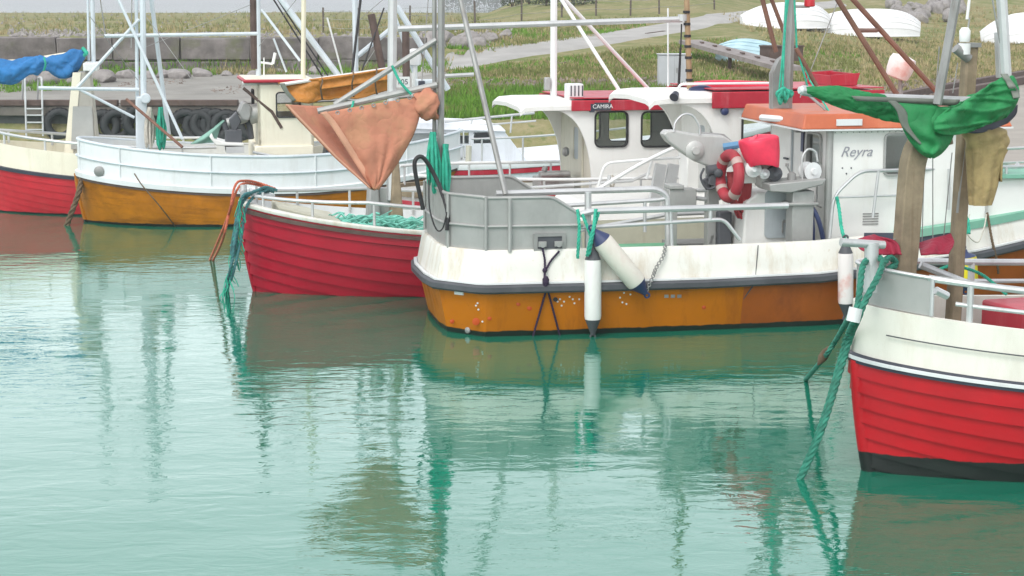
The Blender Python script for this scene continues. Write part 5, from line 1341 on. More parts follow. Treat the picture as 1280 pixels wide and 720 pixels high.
# bulwark: plate with ribs, tube on top
BH = lambda u: .64 + .02 * math.sin(u * 4)
def bul(H, h, ins0, ins1, u1=.98):
    return [H.loop(ins0, .05, u1), H.loop((ins0 + ins1) / 2, h * .5, u1), H.loop(ins1, h, u1)]
r3 = bul(HF, .66, -.02, -.03); mb = MB(); mb.grid(r3); r4 = bul(HF, .66, -.06, -.07); mb.grid(r4, flip=True); mb.grid([r3[2], r4[2]]); mb.build('bulwark', M['cool'], boatF)
tube_part(boatF, 'bulwark_rail', 'pale_tube', [(HF.loop(-.04, .67), .032), (HF.loop(-.005, .36), .018)])
pl = []
for i, q_ in enumerate(HF.loop(-.012, .06)):
    if i % 13 == 6: pl.append(([q_, q_ + Vector((0, 0, .6))], .016))
tube_part(boatF, 'bulwark_rib', 'cool', pl, 6)
HF.deck(M['plankdeck'], boatF, .1)
mb = MB(); mb.tube([HF.P(0, k / 10, 1) + Vector((-.012, 0, 0)) for k in range(1, 11)], .04, 8); mb.build('stem', M['varnish'], boatF)
mb = MB(); p = f_(163, 218, -1.2); mb.lathe([(.10, 0), (.10, .03), (.05, .05)], HF.P(.055, 1, -1) + Vector((.02, -.02, .16)), (-.3, -1, 0), 14); mb.build('hawse', M['steel'], boatF)
# twin mast with its braces
tube_part(boatF, 'mast', 'pale_tube', [([f_(180, 178, 0), f_(178, -50, 0)], .058), ([f_(172, 178, .1), f_(170, -50, .1)], .034)])
mb = MB(); p = f_(176, 150, -.05); mb.hexa([(p.x - .12, -.12, .9), (p.x + .14, -.12, .9), (p.x + .14, .12, .9), (p.x - .12, .12, .9), (p.x - .07, -.1, p.z + .45), (p.x + .12, -.1, p.z + .45), (p.x + .12, .1, p.z + .45), (p.x - .07, .1, p.z + .45)]); mb.lathe([(.1, -.1), (.1, .1)], (p.x + .1, -.14, p.z + .42), (0, -1, 0), 14); mb.build('mast_foot', M['pale_tube'], boatF, bevel=.02)
tube_part(boatF, 'boom', 'pale_tube', [([f_(48, 110, 0), f_(174, 112, 0)], .036), ([f_(97, 109, 0), f_(174, 24, 0)], .032), ([f_(98, 111, 0), f_(168, 147, 0)], .028)])
tube_part(boatF, 'mast_leg', 'pale_tube', [([f_(211, 168, .5), f_(188, -10, .2)], .042), ([f_(228, 174, -.7), f_(144, -10, -.1)], .03)])
tube_part(boatF, 'gaff', 'rust', [([f_(228, 184, -.9), f_(158, 124, -.2)], .03)])
tube_part(boatF, 'wire_stay', 'steel', [([f_(132, 44, 0), f_(124, -10, 0)], .012), ([f_(164, 60, 0), f_(165, -10, 0)], .01)])
tube_part(boatF, 'upper_boom', 'pale_tube', [([f_(130, 45, 0), f_(322, 42, 0)], .035)])
# cream wheelhouse with flat maroon roof, doorway and red brim
a, c = f_(322, 110, -.95), f_(388, 212, -.95)
x0F, x1F, zrF = a.x, f_(392, 150, -.95).x, f_(330, 106, -.95).z
mb = MB(); wnF, wfF = -.95, .95
mb.panel([(wnF, .9), (wfF, .9), (wfF, zrF), (wnF, zrF)], [rrect(wnF + .95, wnF + 1.45, zrF - .72, zrF - .15, .05)], lambda y, z: (x0F, y, z), (.05, 0, 0)); mb.build('aft_wall', M['cream'], boatF, smooth=False)
window(boatF, lambda y, z: (x0F, y, z), (-1, 0, 0), wnF + .95, wnF + 1.45, zrF - .72, zrF - .15, .05)
mb = MB(); wv = (x0F + .35, x0F + .8, zrF - .62, zrF - .15); mb.panel([(x0F, .9), (x1F, .9), (x1F, zrF), (x0F, zrF)], [rrect(*wv, .06)], lambda x, z: (x, wnF, z), (0, .05, 0)); mb.build('side_wall', M['cream'], boatF, smooth=False)
window(boatF, lambda x, z: (x, wnF, z), (0, -1, 0), *wv, r=.06)
mb = MB(); mb.panel([(x0F, .9), (x1F, .9), (x1F, zrF), (x0F, zrF)], [rrect(*wv, .06)], lambda x, z: (x, wfF, z), (0, -.05, 0)); mb.build('side_wall', M['cream'], boatF, smooth=False)
mb = MB(); mb.panel([(wnF, .9), (wfF, .9), (wfF, zrF), (wnF, zrF)], [], lambda y, z: (x1F, y, z), (-.05, 0, 0)); mb.build('front_wall', M['cream'], boatF, smooth=False)
xr0 = f_(304, 104, -.95).x
mb = MB(); mb.bx(xr0, x1F + .05, wnF - .1, wfF + .1, zrF + .04, zrF + .10); mb.build('roof', M['maroon_paint'], boatF, bevel=.02)
mb = MB(); mb.bx(xr0 + .04, x1F + .01, wnF - .06, wfF + .06, zrF + .101, zrF + .11); mb.build('roof_paint', M['cream'], boatF)
tube_part(boatF, 'roof_bracket', 'brownwood', [([f_(304, 110, -.9), f_(340, 140, -.95), f_(352, 160, -.95)], .03)])
# aft cabin casing and lockers behind the crimson boat
mb = MB(); a, c = f_(318, 182, -.9), f_(392, 215, -.9); mb.bx(a.x, c.x, -1.0, .9, .6, a.z); mb.build('engine_casing', M['cream'], boatF, bevel=.03)
mb = MB()
for x0_, x1_ in ((336, 362), (380, 392)): a, c = f_(x0_, 203, -1.02), f_(x1_, 213, -1.02); mb.bx(a.x, c.x, -1.015, -1.002, c.z, a.z)
mb.build('vent_grille', M['cupgrey'], boatF)
a, c = f_(392, 200, -.7), f_(430, 222, -.7); mb = MB(); mb.bx(a.x, c.x, -.9, .4, .6, a.z); mb.build('deck_locker', M['white'], boatF, bevel=.02)
mb = MB(); a, c = f_(398, 184, -.3), f_(420, 202, -.3); mb.hexa([(a.x + .1, -.4, c.z), (c.x, -.4, c.z), (c.x, .2, c.z), (a.x + .1, .2, c.z), (a.x + .18, -.4, a.z + .1), (a.x + .24, -.4, a.z + .1), (a.x + .24, .2, a.z + .1), (a.x + .18, .2, a.z + .1)]); mb.build('black_hood', M['darkpanel'], boatF)
tube_part(boatF, 'side_rail', 'galv', [([f_(316, 190, -1.45), f_(412, 209, -1.3)], .026), ([f_(268, 180, .9), f_(392, 180, .9)], .022), ([f_(322, 192, -1.4), f_(322, 214, -1.4)], .02), ([f_(350, 198, -1.4), f_(349, 220, -1.4)], .018), ([f_(370, 203, -1.35), f_(369, 222, -1.35)], .018)])
tube_part(boatF, 'mizzen_mast', 'cream_tube', [([f_(378, 232, -.6), f_(380, -50, -.6)], .046)])
# net hauler: curved plate guides, drum, motor on a pale tray
mb = MB()
mb.prism([f_(x, y, -.9) for x, y in ((303, 128), (308, 127), (314, 133), (314, 146), (310, 152), (303, 150), (298, 140))], (0, .5, 0))
mb.prism([f_(x, y, -.75) for x, y in ((330, 122), (336, 119), (341, 124), (342, 138), (345, 160), (341, 162), (338, 150), (334, 142), (330, 134))], (0, .5, 0))
mb.build('hauler_guide', M['steel'], boatF, bevel=.03)
mb = MB(); mb.tube([f_(310, 145, -.65), f_(334, 136, -.65)], .18, 18); mb.tube([f_(284, 154, -.65), f_(308, 147, -.65)], .09, 14); mb.build('hauler_drum', M['alu'], boatF)
mb = MB(); mb.prism([f_(x, y, -.8) for x, y in ((286, 150), (296, 140), (302, 152), (296, 162), (300, 178), (288, 178), (291, 164))], (0, .3, 0)); mb.tube([f_(311, 150, -.6), f_(314, 174, -.6)], .06); mb.tube([f_(279, 152, -.7), f_(284, 166, -.7)], .05); mb.box(f_(292, 175, -.7), (.32, .3, .4)); mb.build('hauler_motor', M['rubgrey'], boatF, bevel=.02)
mb = MB(); mb.prism([f_(x, y, -1.0) for x, y in ((265, 167), (268, 174), (282, 178), (305, 179), (305, 183), (270, 182), (262, 172))], (0, .8, 0)); mb.build('tray', M['white'], boatF, bevel=.02)
mb = MB(); mb.bx(f_(282, 181, -.7).x, f_(304, 181, -.7).x, -1.0, -.3, f_(290, 190, -.7).z, f_(290, 182, -.7).z); mb.build('tray_stand', M['galv'], boatF)
# green net cover stretched to the hauler
mb = cloth([(279, 150, 281, 151), (264, 162, 276, 158), (247, 174, 272, 170), (238, 180, 268, 178)], f_, 8, 6, lambda u, v_: -.7 + .06 * math.sin(u * 6 + v_ * 4))
o = solid(mb.build('net_cover', mat('grey_green_mesh', (.22, .40, .33), .8, var=.2), boatF, ang=180))
# boom with orange tarpaulin, stays
bmF = tube_part(boatF, 'tarp_boom', 'white_tube', [([f_(350, 106, -1.25), f_(487, 86, -1.0)], .035), ([f_(303, 104, -.8), f_(352, 104, -.8)], .045)])
wq = lambda u, v_: -1.25 + .07 * math.sin(u * 9 + v_ * 5) + .05 * noise.noise(Vector((u * 6, v_ * 4, 2))) + .10 * math.sin(v_ * 3.14)
mb = cloth([(348, 104, 484, 88), (354, 110, 485, 95), (360, 118, 485, 106), (368, 127, 484, 115)], f_, 34, 14, wq, sag=lambda u, v_: 2.2 * math.sin(u * 11) * v_ + 3 * v_ * math.sin(u * 3.1) + 2.5 * v_ * noise.noise(Vector((u * 9, 1, 1))))
solid(mb.build('tarpaulin', M['tarp_orange'], bmF, ang=180), .03)
mb = cloth([(398, 100, 484, 86), (400, 106, 484, 92), (400, 112, 484, 100)], f_, 22, 8, lambda u, v_: -1.40 + .05 * math.sin(u * 7 + 1) + .06 * math.sin(v_ * 3.1))
solid(mb.build('tarpaulin', M['tarp_orange'], bmF, ang=180), .03)
mb = cloth([(349, 104, 356, 104), (356, 116, 361, 114), (366, 127, 370, 125)], f_, 5, 8, lambda u, v_: -1.33)
solid(mb.build('tarp_hem', M['grey_cloth'], bmF, ang=180), .02)
tube_part(boatF, 'post', 'brownwood', [([f_(483, 112, -.5), f_(464, 18, -.3)], .075), ([f_(508, 98, -.2), f_(507, 38, -.2)], .075), ([f_(318, 86, .6), f_(316, -40, .6)], .07)])
tube_part(boatF, 'pale_post', 'pale_tube', [([f_(323, 98, .6), f_(322, -40, .6)], .05), ([f_(445, 100, 0), f_(443, -40, 0)], .055)])
tube_part(boatF, 'brace', 'pale_tube', [([f_(424, 96, -.3), f_(343, -12, -.1)], .06), ([f_(447, 70, 0), f_(496, 30, .2)], .05), ([f_(560, 112, .3), f_(496, 8, .2)], .06), ([f_(375, 76, -.2), f_(327, 12, .2)], .028), ([f_(358, 90, .3), f_(342, 48, .3)], .02), ([f_(520, 100, .3), f_(493, 18, .2)], .035)])
tube_part(boatF, 'wire_stay', 'black', [([f_(404, 97, -.3), f_(336, -10, 0)], .016), ([f_(412, 98, -.3), f_(341, -10, 0)], .014), ([f_(440, 92, -.5), f_(452, -12, -.2)], .026), ([f_(444, 112, -.9), f_(480, 10, -.2)], .016)])
tube_part(boatF, 'aerial', 'white_tube', [([f_(429, 96, 0), f_(409, 22, 0)], .018)])
mb = MB(); p = f_(518, 72, .3); mb.lathe([(.02, -.18), (.13, -.14), (.15, .0), (.12, .14), (.05, .18)], p, (0, 0, 1), 18); mb.tube([p + Vector((0, 0, -.15)), p + Vector((0, 0, -.75))], .06); mb.build('radar_dome', M['lamp'], boatF)
p1, p2 = f_(491, 96, -.4), f_(512, 109, -.4)
mb = MB(); mb.bx(p1.x, p2.x, -.42, -.40, p2.z, p1.z); nb = mb.build('number_board', M['signwhite'], boatF, smooth=False)
text(nb, 'number_lettering', '-105', ((p1.x + p2.x) / 2, -.424, (p1.z + p2.z) / 2), (1, 0, 0), (0, 0, 1), .15, 'ink')
p1, p2 = f_(520, 118, -.2), f_(545, 99, -.2)
mb = MB(); mb.bx(p1.x, p2.x, -.3, -.1, p1.z, p2.z); mb.build('instrument_box', M['pale_tube'], boatF, bevel=.02)
mb = MB(); p = f_(527, 106, -.35); mb.box(p, (.13, .08, .16)); mb.build('lantern', M['darkpanel'], boatF, bevel=.02)
for (xa_l, ya_l, yb_l) in ((402, 98, 124), (441, 91, 121), (470, 86, 117)):
    mb = MB(); mb.tube(smooth_path([f_(xa_l, ya_l - 2, -1.05), f_(xa_l + 1, ya_l + 4, -1.5), f_(xa_l - 1, (ya_l + yb_l) / 2, -1.52), f_(xa_l + 1, yb_l, -1.3), f_(xa_l + 2, yb_l - 4, -.9)]), .016, 6); mb.build('lashing', M['brown_rope'], bmF)
# small white vane on the wheelhouse roof
tube_part(boatF, 'wind_vane', 'lamp', [([f_(326, 78, 0), f_(341, 80, 0)], .02), ([f_(341, 80, 0), f_(344, 66, 0)], .03), ([f_(330, 100, 0), f_(330, 72, 0)], .012)])

# ================================================================= faded red boat at the left edge
p0 = at_z(6, 264, 0)
FG = Frame(p0.x - .25, p0.y - .05, 10)
boatG = thing('fishing_boat', 'faded red and cream fishing boat with narrow grey wheelhouse at the left edge', 'boat', FG.o, 10)
g_ = FG.v
HG = Hull(8.4, 2.9, lambda u: .95 - .9 * u * (1 - u) * 1.35 + 1.0 * max(0, u - .5) ** 2, rake=.28, keel=-.45, end=(2.4, .55))
HG.planks(M['redG'], boatG, n=11, lap=.012)
mb = strip(HG.loop(0, .02), [(-.02, -.04), (.03, -.035), (.035, .03), (0, .04), (-.05, .04)]); mb.build('rub_rail', M['darkpanel'], boatG)
r3 = bul(HG, .50, -.01, -.03); mb = MB(); mb.grid(r3); r4 = bul(HG, .50, -.06, -.08); mb.grid(r4, flip=True); mb.grid([r3[2], r4[2]]); mb.build('bulwark', M['cream'], boatG)
HG.deck(M['cream'], boatG, .32)
tube_part(boatG, 'rail', 'galv', [(HG.loop(-.12, .70, .55), .03)])
tube_part(boatG, 'rail_post', 'galv', [([q_ + Vector((0, 0, .45)), q_ + Vector((0, 0, .70))], .024) for i, q_ in enumerate(HG.loop(-.12, 0, .55)) if i % 9 == 4])
a, c = g_(92, 88, -.1), g_(122, 190, -.1); zt_ = g_(105, 90, -.1).z
xl0, xl1 = g_(80, 190, -.1).x, g_(93, 90, -.1).x
mb = MB(); mb.hexa([(xl0, -.35, .9), (c.x + .05, -.35, .9), (c.x + .05, .5, .9), (xl0, .5, .9), (xl1, -.3, zt_), (c.x - .08, -.3, zt_), (c.x - .08, .45, zt_), (xl1, .45, zt_)]); wh = mb.build('wheelhouse', M['greybeige'], boatG, smooth=False, bevel=.02)
mb = MB(); mb.hexa([(xl0 - .02, -.37, .9), (xl0 + .16, -.37, .9), (xl0 + .16, -.352, .9), (xl0 - .02, -.352, .9), (xl1 - .02, -.32, zt_), (xl1 + .14, -.32, zt_), (xl1 + .14, -.302, zt_), (xl1 - .02, -.302, zt_)]); mb.build('corner_strip', M['cream'], wh, smooth=False)
a1, c1 = g_(88, 133, -.36), g_(120, 186, -.36); mb = MB(); mb.prism([(a1.x + .05, -.375, a1.z), (c1.x - .05, -.362, a1.z), (c1.x - .03, -.372, c1.z), (a1.x - .02, -.385, c1.z)], (0, .015, 0)); mb.build('panel', M['alu'], wh, smooth=False)
mb = MB(); a1, c1 = g_(105, 78, 0), g_(123, 88, 0); mb.bx(a1.x, c1.x, -.4, .5, c1.z, a1.z); mb.build('roof_box', M['signwhite'], wh, bevel=.02)
tube_part(boatG, 'mast', 'pale_tube', [([g_(117, 82, 0), g_(115, -40, 0)], .045), ([g_(111, 76, .1), g_(109, -40, .1)], .026)])
bmG = tube_part(boatG, 'boom', 'cream_tube', [([g_(-30, 79, 0), g_(30, 77, 0), g_(108, 64, 0)], .05)])
rows = []; prof = [(-30, 84, .16), (-10, 86, .22), (8, 90, .24), (22, 88, .22), (34, 84, .18), (46, 82, .20), (54, 79, .13), (60, 80, .16), (70, 82, .24), (82, 82, .27), (92, 79, .25), (100, 73, .18), (105, 68, .11), (107, 66, .06)]
def roll(fr_fun, prof, v0, nseg, nr, seed, fold=.16, depth=.8, tw=.9):
    rows = []; P_ = smooth_path([Vector((x, y, r_ * 100)) for x, y, r_ in prof], nseg)
    for i, q_ in enumerate(P_):
        c = fr_fun(q_.x, q_.y, v0); r_ = q_.z / 100; row = []
        for j in range(nr):
            a = 2 * math.pi * j / nr; k = 1 - .15 * (1 - abs(noise.noise(Vector((math.cos(a) * 2.2 + i * .05, math.sin(a) * 2.2, i * .11 - seed)))) * 2) ** 3 + fold * math.sin(a * 4 + i * .35 * tw * 5 / nseg) * math.sin(i * .21 * 5 / nseg + seed) + fold * 1.2 * noise.noise(Vector((math.cos(a) * 1.3, math.sin(a) * 1.3, i * .16 * 5 / nseg + seed)))
            row.append(c + Vector((0, math.cos(a) * r_ * depth * k, math.sin(a) * r_ * k)))
        rows.append(row)
    mb = MB(); mb.grid(rows, closed=True); return mb
roll(g_, prof, -.05, 8, 44, 1.0).build('sail', M['blue_cloth'], bmG, ang=180)
tube_part(boatG, 'lashing', 'teal', [(smooth_path([g_(55, 72, -.25), g_(57, 80, -.3), g_(55, 88, -.2)]), .02), (smooth_path([g_(103, 60, -.1), g_(108, 66, -.15), g_(104, 70, -.1)]), .04)])

tube_part(boatF, 'rigging_wire', 'steel', [([f_(322, 60, .6), f_(378, -10, -.6)], .006), ([f_(179, 60, 0), f_(318, 4, .6)], .006), ([f_(443, 30, 0), f_(490, -10, .3)], .006), ([f_(182, 20, 0), f_(240, 100, -.9)], .006), ([f_(112, 20, -2.2), f_(172, 100, 0)], .006), ([f_(470, 60, -.3), f_(447, 96, -.4)], .008), ([f_(527, 105, -.3), f_(536, -10, -.2)], .010)])
# ================================================================= white cabin cruiser behind
FH = Frame(-4.2, 36.6, 12)
boatH = thing('cabin_boat', 'white cabin boat with dark side windows and tubular deck rail', 'boat', FH.o, 12)
h_ = FH.v
HH = Hull(10.5, 3.2, lambda u: .95 + 1.3 * max(0, u - .3) ** 1.7, rake=.1, end=(4, .35))
M['whiteH'] = mat('blue_white_gelcoat', (.74, .78, .82), .35, var=.05, dirt=.2)
smooth_hull(HH, M['whiteH'], boatH)
mb = strip(HH.loop(0, -.01), [(-.06, -.05), (.03, -.05), (.04, 0), (.03, .05), (-.06, .05)]); mb.build('gunwale', M['cool'], boatH)
mb = strip(HH.loop(0, -.12), [(0, -.05), (.02, -.045), (.02, .045), (0, .05)]); mb.build('rub_strip', M['maroon_paint'], boatH)
HH.deck(M['whiteH'], boatH, -.05)
a, c = h_(505, 158, -1.0), h_(632, 192, -1.0)
za, zb2 = h_(560, 158, -1).z, h_(590, 166, -1).z
xA, xB = a.x, c.x
wins = [h_(508, 168, -1).x, h_(558, 168, -1).x, h_(585, 168, -1).x, h_(617, 168, -1).x]
zw0, zw1 = h_(590, 179, -1).z, h_(590, 165, -1).z
mb = MB(); out_ = [(xA, .9), (xB + .5, .9), (xB - .05, za - .1), (xA, za)]
hol = [[(wins[0], zw0), (wins[1] - .1, zw0), (wins[1], zw1), (wins[0], zw1)], [(wins[1] + .12, zw0), (wins[2], zw0), (wins[2], zw1), (wins[1] + .12, zw1)], [(wins[2] + .1, zw0), (wins[3], zw0), (wins[3] - .08, zw1), (wins[2] + .1, zw1)]]
for y, t in ((-1.1, .05), (1.1, -.05)):
    mb = MB(); mb.panel(out_, hol, lambda x, z: (x, y, z), (0, t, 0)); w_ = mb.build('cabin_side', M['whiteH'], boatH, smooth=False)
    for q_ in hol:
        m2 = MB(); m2.add([(x, y + t * .4, z) for x, z in q_], [(0, 1, 2, 3)]); m2.build('window', M['glass'], w_, smooth=False)
mb = MB(); mb.hexa([(xB - .06, -1.05, za - .12), (xB + .5, -1.05, .9), (xB + .5, 1.05, .9), (xB - .06, 1.05, za - .12), (xB - .12, -1.05, za - .12), (xB + .44, -1.05, .9), (xB + .44, 1.05, .9), (xB - .12, 1.05, za - .12)]); mb.build('cabin_front', M['whiteH'], boatH, smooth=False)
mb = MB(); mb.hexa([(xA - .2, -1.18, za - .02), (xB + .0, -1.18, za - .12), (xB + .0, 1.18, za - .12), (xA - .2, 1.18, za - .02), (xA - .2, -1.05, za + .1), (xB - .1, -1.05, za + .0), (xB - .1, 1.05, za + .0), (xA - .2, 1.05, za + .1)]); mb.build('roof', M['whiteH'], boatH, bevel=.04)
tube_part(boatH, 'deck_rail', 'galv', [(railH(HH, -1, .3, .62, .55), .022), ([h_(556, 152, -.9), h_(668, 141, -.9)], .026), ([h_(556, 160, -.9), h_(670, 151, -.9)], .018), ([h_(640, 144, -.9), h_(638, 166, -.9)], .02), ([h_(590, 149, -.9), h_(588, 160, -.9)], .02)])
tube_part(boatH, 'rail_post', 'galv', [([HH.P(u, 1, -1) + Vector((0, .1, 0)), HH.P(u, 1, -1) + Vector((0, .1, .56))], .02) for u in (.32, .40, .48, .56)])
tube_part(boatH, 'fender_post', 'shade', [([h_(586, 182, -1.5), h_(585, 222, -1.5)], .06)])

# ================================================================= scarlet boat in the right foreground
p0 = at_z(1106, 587, 0)
FA = Frame(p0.x - .31, p0.y - .06, 21)
boatA = thing('fishing_boat', 'scarlet clinker fishing boat with cream bulwark and green sail in the right foreground', 'boat', FA.o, 17)
a_ = FA.v
HA = Hull(8.6, 2.9, lambda u: 1.04 - .95 * u * (1 - u) * 1.3 + 1.2 * max(0, u - .5) ** 2, rake=.27, keel=-.5, end=(2.3, .52))
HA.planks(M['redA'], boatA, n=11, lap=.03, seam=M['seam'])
mb = MB(); mb.tube([HA.P(0, k / 12, 1) + Vector((.03, 0, 0)) for k in range(1, 13)], .075, 12); mb.build('stem', M['redA'], boatA)
lo_ = HA.loop(0, .02)
mb = strip(lo_, [(-.01, -.045), (.03, -.04), (.035, .03), (0, .045)]); mb.build('rub_rail', M['darkpanel'], boatA)
mb = strip(lo_, [(.033, -.012), (.042, -.008), (.042, .022), (.033, .026)]); mb.build('rub_strip', M['stripe'], boatA)
r3 = bul(HA, .52, -.005, -.02); mb = MB(); mb.grid(r3); r4 = bul(HA, .52, -.07, -.09); mb.grid(r4, flip=True); mb.grid([r3[2], r4[2]]); mb.build('bulwark', M['creamA'], boatA)
HA.deck(M['plankdeck'], boatA, .05)
mb = MB(); pth = HA.loop(-.0, .30, .7)
tube_part(boatA, 'wire_line', 'rubgrey', [(HA.sheer(-1, .02, .30, .01, .5), .006)])
# steel stern box, bitts, rails
zt0 = 1.04 + .53
a0, a1 = a_(1079, 345, -.6), a_(1177, 382, -1.1)
lpb = HA.loop(-.045, .53, .5); n_ = len(lpb) // 2
seg = [p for p in lpb if p.y > 0 and p.x < .9 or p.y <= 0 and proj(FA.world(p))[0] < 1177]
dzt = lambda i: .36
rows = [[p for p in seg], [p + Vector((0, 0, .33)) for p in seg]]; inn = [p for p in HA.loop(-.075, .53, .5) if p.y > 0 and p.x < .9 or p.y <= 0 and proj(FA.world(p))[0] < 1177]
inn = inn[:len(seg)] if len(inn) >= len(seg) else inn + [inn[-1]] * (len(seg) - len(inn))
mb = MB(); mb.grid([rows[0], rows[1], [p + Vector((0, 0, .33)) for p in inn], inn]); mb.build('stern_plate', M['alu'], boatA, ang=30)
tube_part(boatA, 'plate_edge', 'galv', [([p + Vector((0, 0, .335)) for p in seg], .018), ([seg[-1], seg[-1] + Vector((0, 0, .33))], .02), ([seg[0], seg[0] + Vector((0, 0, .33))], .02)])
p = a_(1092, 340, -.35); mb = MB(); mb.tube([(p.x, p.y, 1.72), (p.x, p.y, a_(1092, 303, -.35).z)], .062, 14); q_ = a_(1056, 303, -.35); mb.tube([q_, a_(1108, 306, -.35)], .036, 10); mb.build('bitts', M['galv'], boatA)
mb = MB(); q_ = HA.P(.0, 1, -1); mb.tube([q_ + Vector((.06, -.15, .80)), q_ + Vector((.06, -.3, .80))], .03); mb.build('roller', M['steel'], boatA)
xr = seg[-1].x
def railA(sd, x0_, x1_, dz, ins=.1): 
    return [q_ + Vector((0, -sd * ins, dz)) for q_ in HA.sheer(sd, -.02, .52, .0, .7) if x0_ <= q_.x <= x1_]
tube_part(boatA, 'rail', 'galv', [(railA(-1, xr - .05, 4.6, .34, .06), .032), (railA(1, .55, 4.6, .34, .06), .034), ([a_(1176, 362, -.9), a_(1190, 369, -.9)], .035), ([a_(1145, 330, .2), a_(1200, 352, .1)], .035)])
tube_part(boatA, 'lower_rail', 'galv', [(railA(-1, xr + .1, 4.6, .15, .06), .02), (railA(1, .9, 4.6, .15, .06), .022)])
tube_part(boatA, 'rail_post', 'galv', [([q_ + Vector((0, .06, -.12)), q_ + Vector((0, .06, .34))], .03) for q_ in [min(HA.sheer(-1, -.02, .52, 0, .7), key=lambda w: abs(w.x - xx)) for xx in (xr + .28, xr + 1.2, xr + 2.1)]] + [([q_ + Vector((0, -.06, -.1)), q_ + Vector((0, -.06, .34))], .034) for q_ in [min(HA.sheer(1, -.02, .52, 0, .7), key=lambda w: abs(w.x - xx)) for xx in (.9, 1.9, 2.9)]])
# red fish-hold cover and inner gear
mb = MB(); mb.bx(1.7, 3.9, -.3, .7, 1.0, 1.40); mb.build('hold_cover', M['maroon_paint'], boatA, bevel=.03)
# timber posts (bent davit and mast), gallows pole, lantern
mb = MB()
cp = smooth_path([a_(1127, 338, -.05), a_(1131, 300, -.05), a_(1137, 220, -.05), a_(1141, 195, -.05), a_(1148, 180, -.05), a_(1160, 172, -.05), a_(1180, 166, -.05)], 6)
cp[0].z = 1.0
for p, q_ in zip(cp, cp[1:]): pass
rows = []
for i, p in enumerate(cp):
    t = (cp[min(i + 1, len(cp) - 1)] - cp[max(i - 1, 0)]).normalized(); nn = Vector((t.z, 0, -t.x)).normalized()
    w_ = .095; rows.append([p + nn * w_ + Vector((0, -.08, 0)), p + nn * w_ + Vector((0, .08, 0)), p - nn * w_ + Vector((0, .08, 0)), p - nn * w_ + Vector((0, -.08, 0))])
mb.grid(rows, closed=True); mb.build('timber_davit', M['wood'], boatA, ang=50, bevel=.012)
q0 = a_(1184, 336, .35); q1 = a_(1203, 55, .35)
mb = MB(); mb.bar((q0.x, .35, 1.0), q1, .12, .12, up=(0, 1, 0)); mb.build('mast', M['wood'], boatA, bevel=.02)
mb = MB(); mb.lathe([(.045, 0), (.05, .02), (.05, .1), (.03, .13)], a_(1197, 52, .3), (0, 0, 1), 12); mb.lathe([(.055, -.1), (.055, 0)], a_(1197, 54, .3), (0, 0, 1), 12); mb.build('lantern', M['lamp'], boatA)
mb = MB(); mb.tube([a_(1186, 60, .3), a_(1202, 73, .3)], .045, 10); mb.box(a_(1202, 56, .35), (.16, .16, .04)); mb.build('mast_arm', M['steel'], boatA)
tube_part(boatA, 'gallows_pole', 'steel', [([a_(1170, 130, -.2), a_(1198, -30, -.2)], .042)])
tube_part(boatA, 'mizzen_mast', 'galv', [([a_(1250, 100, 0), a_(1243, -30, 0)], .050), ([a_(1240, 96, .3), a_(1238, 40, .3)], .045)])
tube_part(boatA, 'wire_stay', 'steel', [([a_(1249, 92, 0), a_(1232, -10, 0)], .008), ([a_(1203, 22, .3), a_(1199, 50, .3)], .008), ([a_(1198, 175, .3), a_(1188, 265, .3)], .012), ([a_(1160, 195, .2), a_(1160, 305, .2)], .005), ([a_(1168, 58, .2), a_(1164, 112, .2)], .006), ([a_(1150, 195, .2), a_(1147, 305, .2)], .005), ([a_(1183, 190, .2), a_(1172, 305, .2)], .005), ([a_(1190, 78, .2), a_(1184, 116, .2)], .005), ([a_(1130, 290, -.1), a_(1116, 300, .0)], .012)])
tube_part(boatA, 'whip', 'white_tube', [([a_(1204, -12, .3), a_(1200, 24, .3)], .014)])
bmA = tube_part(boatA, 'boom', 'galv', [([a_(1005, 113, 0), a_(1060, 122, 0), a_(1256, 128, 0)], .045)])
mb = MB(); mb.lathe([(.03, -.03), (.04, 0), (.03, .05)], a_(1008, 113, 0), (-1, 0, 0), 10); mb.build('boom_end', M['stripe'], bmA)
prof = [(1010, 113, .03), (1022, 115, .05), (1040, 119, .085), (1060, 124, .095), (1080, 129, .10), (1100, 133, .10), (1120, 137, .11), (1140, 142, .12), (1160, 146, .11), (1180, 147, .12), (1196, 144, .14), (1212, 138, .17), (1228, 131, .19), (1242, 124, .19), (1252, 117, .16), (1259, 112, .10), (1262, 112, .04)]
s0 = roll(a_, prof, -.02, 12, 60, 2.4, fold=.12); sA = s0.build('sail', M['green_cloth'], bmA, ang=180)
# the fold that hangs in a loop below the boom, its dark hem, and the raised corner at the mast
wl1 = lambda u, v_: -.20 - .10 * math.sin(u * 3.1) * math.sin(v_ * 2.6) + .05 * noise.noise(Vector((u * 3, v_ * 5, 3)))
mb = cloth([(1112, 127, 1200, 136), (1124, 150, 1196, 150), (1134, 172, 1190, 166), (1146, 187, 1184, 180), (1156, 195, 1175, 191), (1162, 197, 1166, 197)], a_, 18, 20, wl1)
solid(mb.build('sail_fold', M['green_cloth'], sA, ang=180), .01)
mb = cloth([(1112, 126, 1120, 126), (1122, 138, 1132, 138), (1128, 156, 1140, 158), (1140, 170, 1150, 172), (1150, 180, 1156, 178)], a_, 4, 12, lambda u, v_: -.26 + .05 * u)
solid(mb.build('sail_hem', M['grey_cloth'], sA, ang=180), .01)
def wdr(u, v_):
    return -.20 - .09 * math.sin(v_ * 3.0) + .05 * math.sin((u * 1.3 + v_) * 6.5) * (1 - .6 * u) + .05 * noise.noise(Vector((u * 5 + v_ * 2, v_ * 4, 9))) - .05 * (1 - abs(noise.noise(Vector((u * 3 - v_ * 3, v_ * 2.2, 4)))) * 2) ** 3
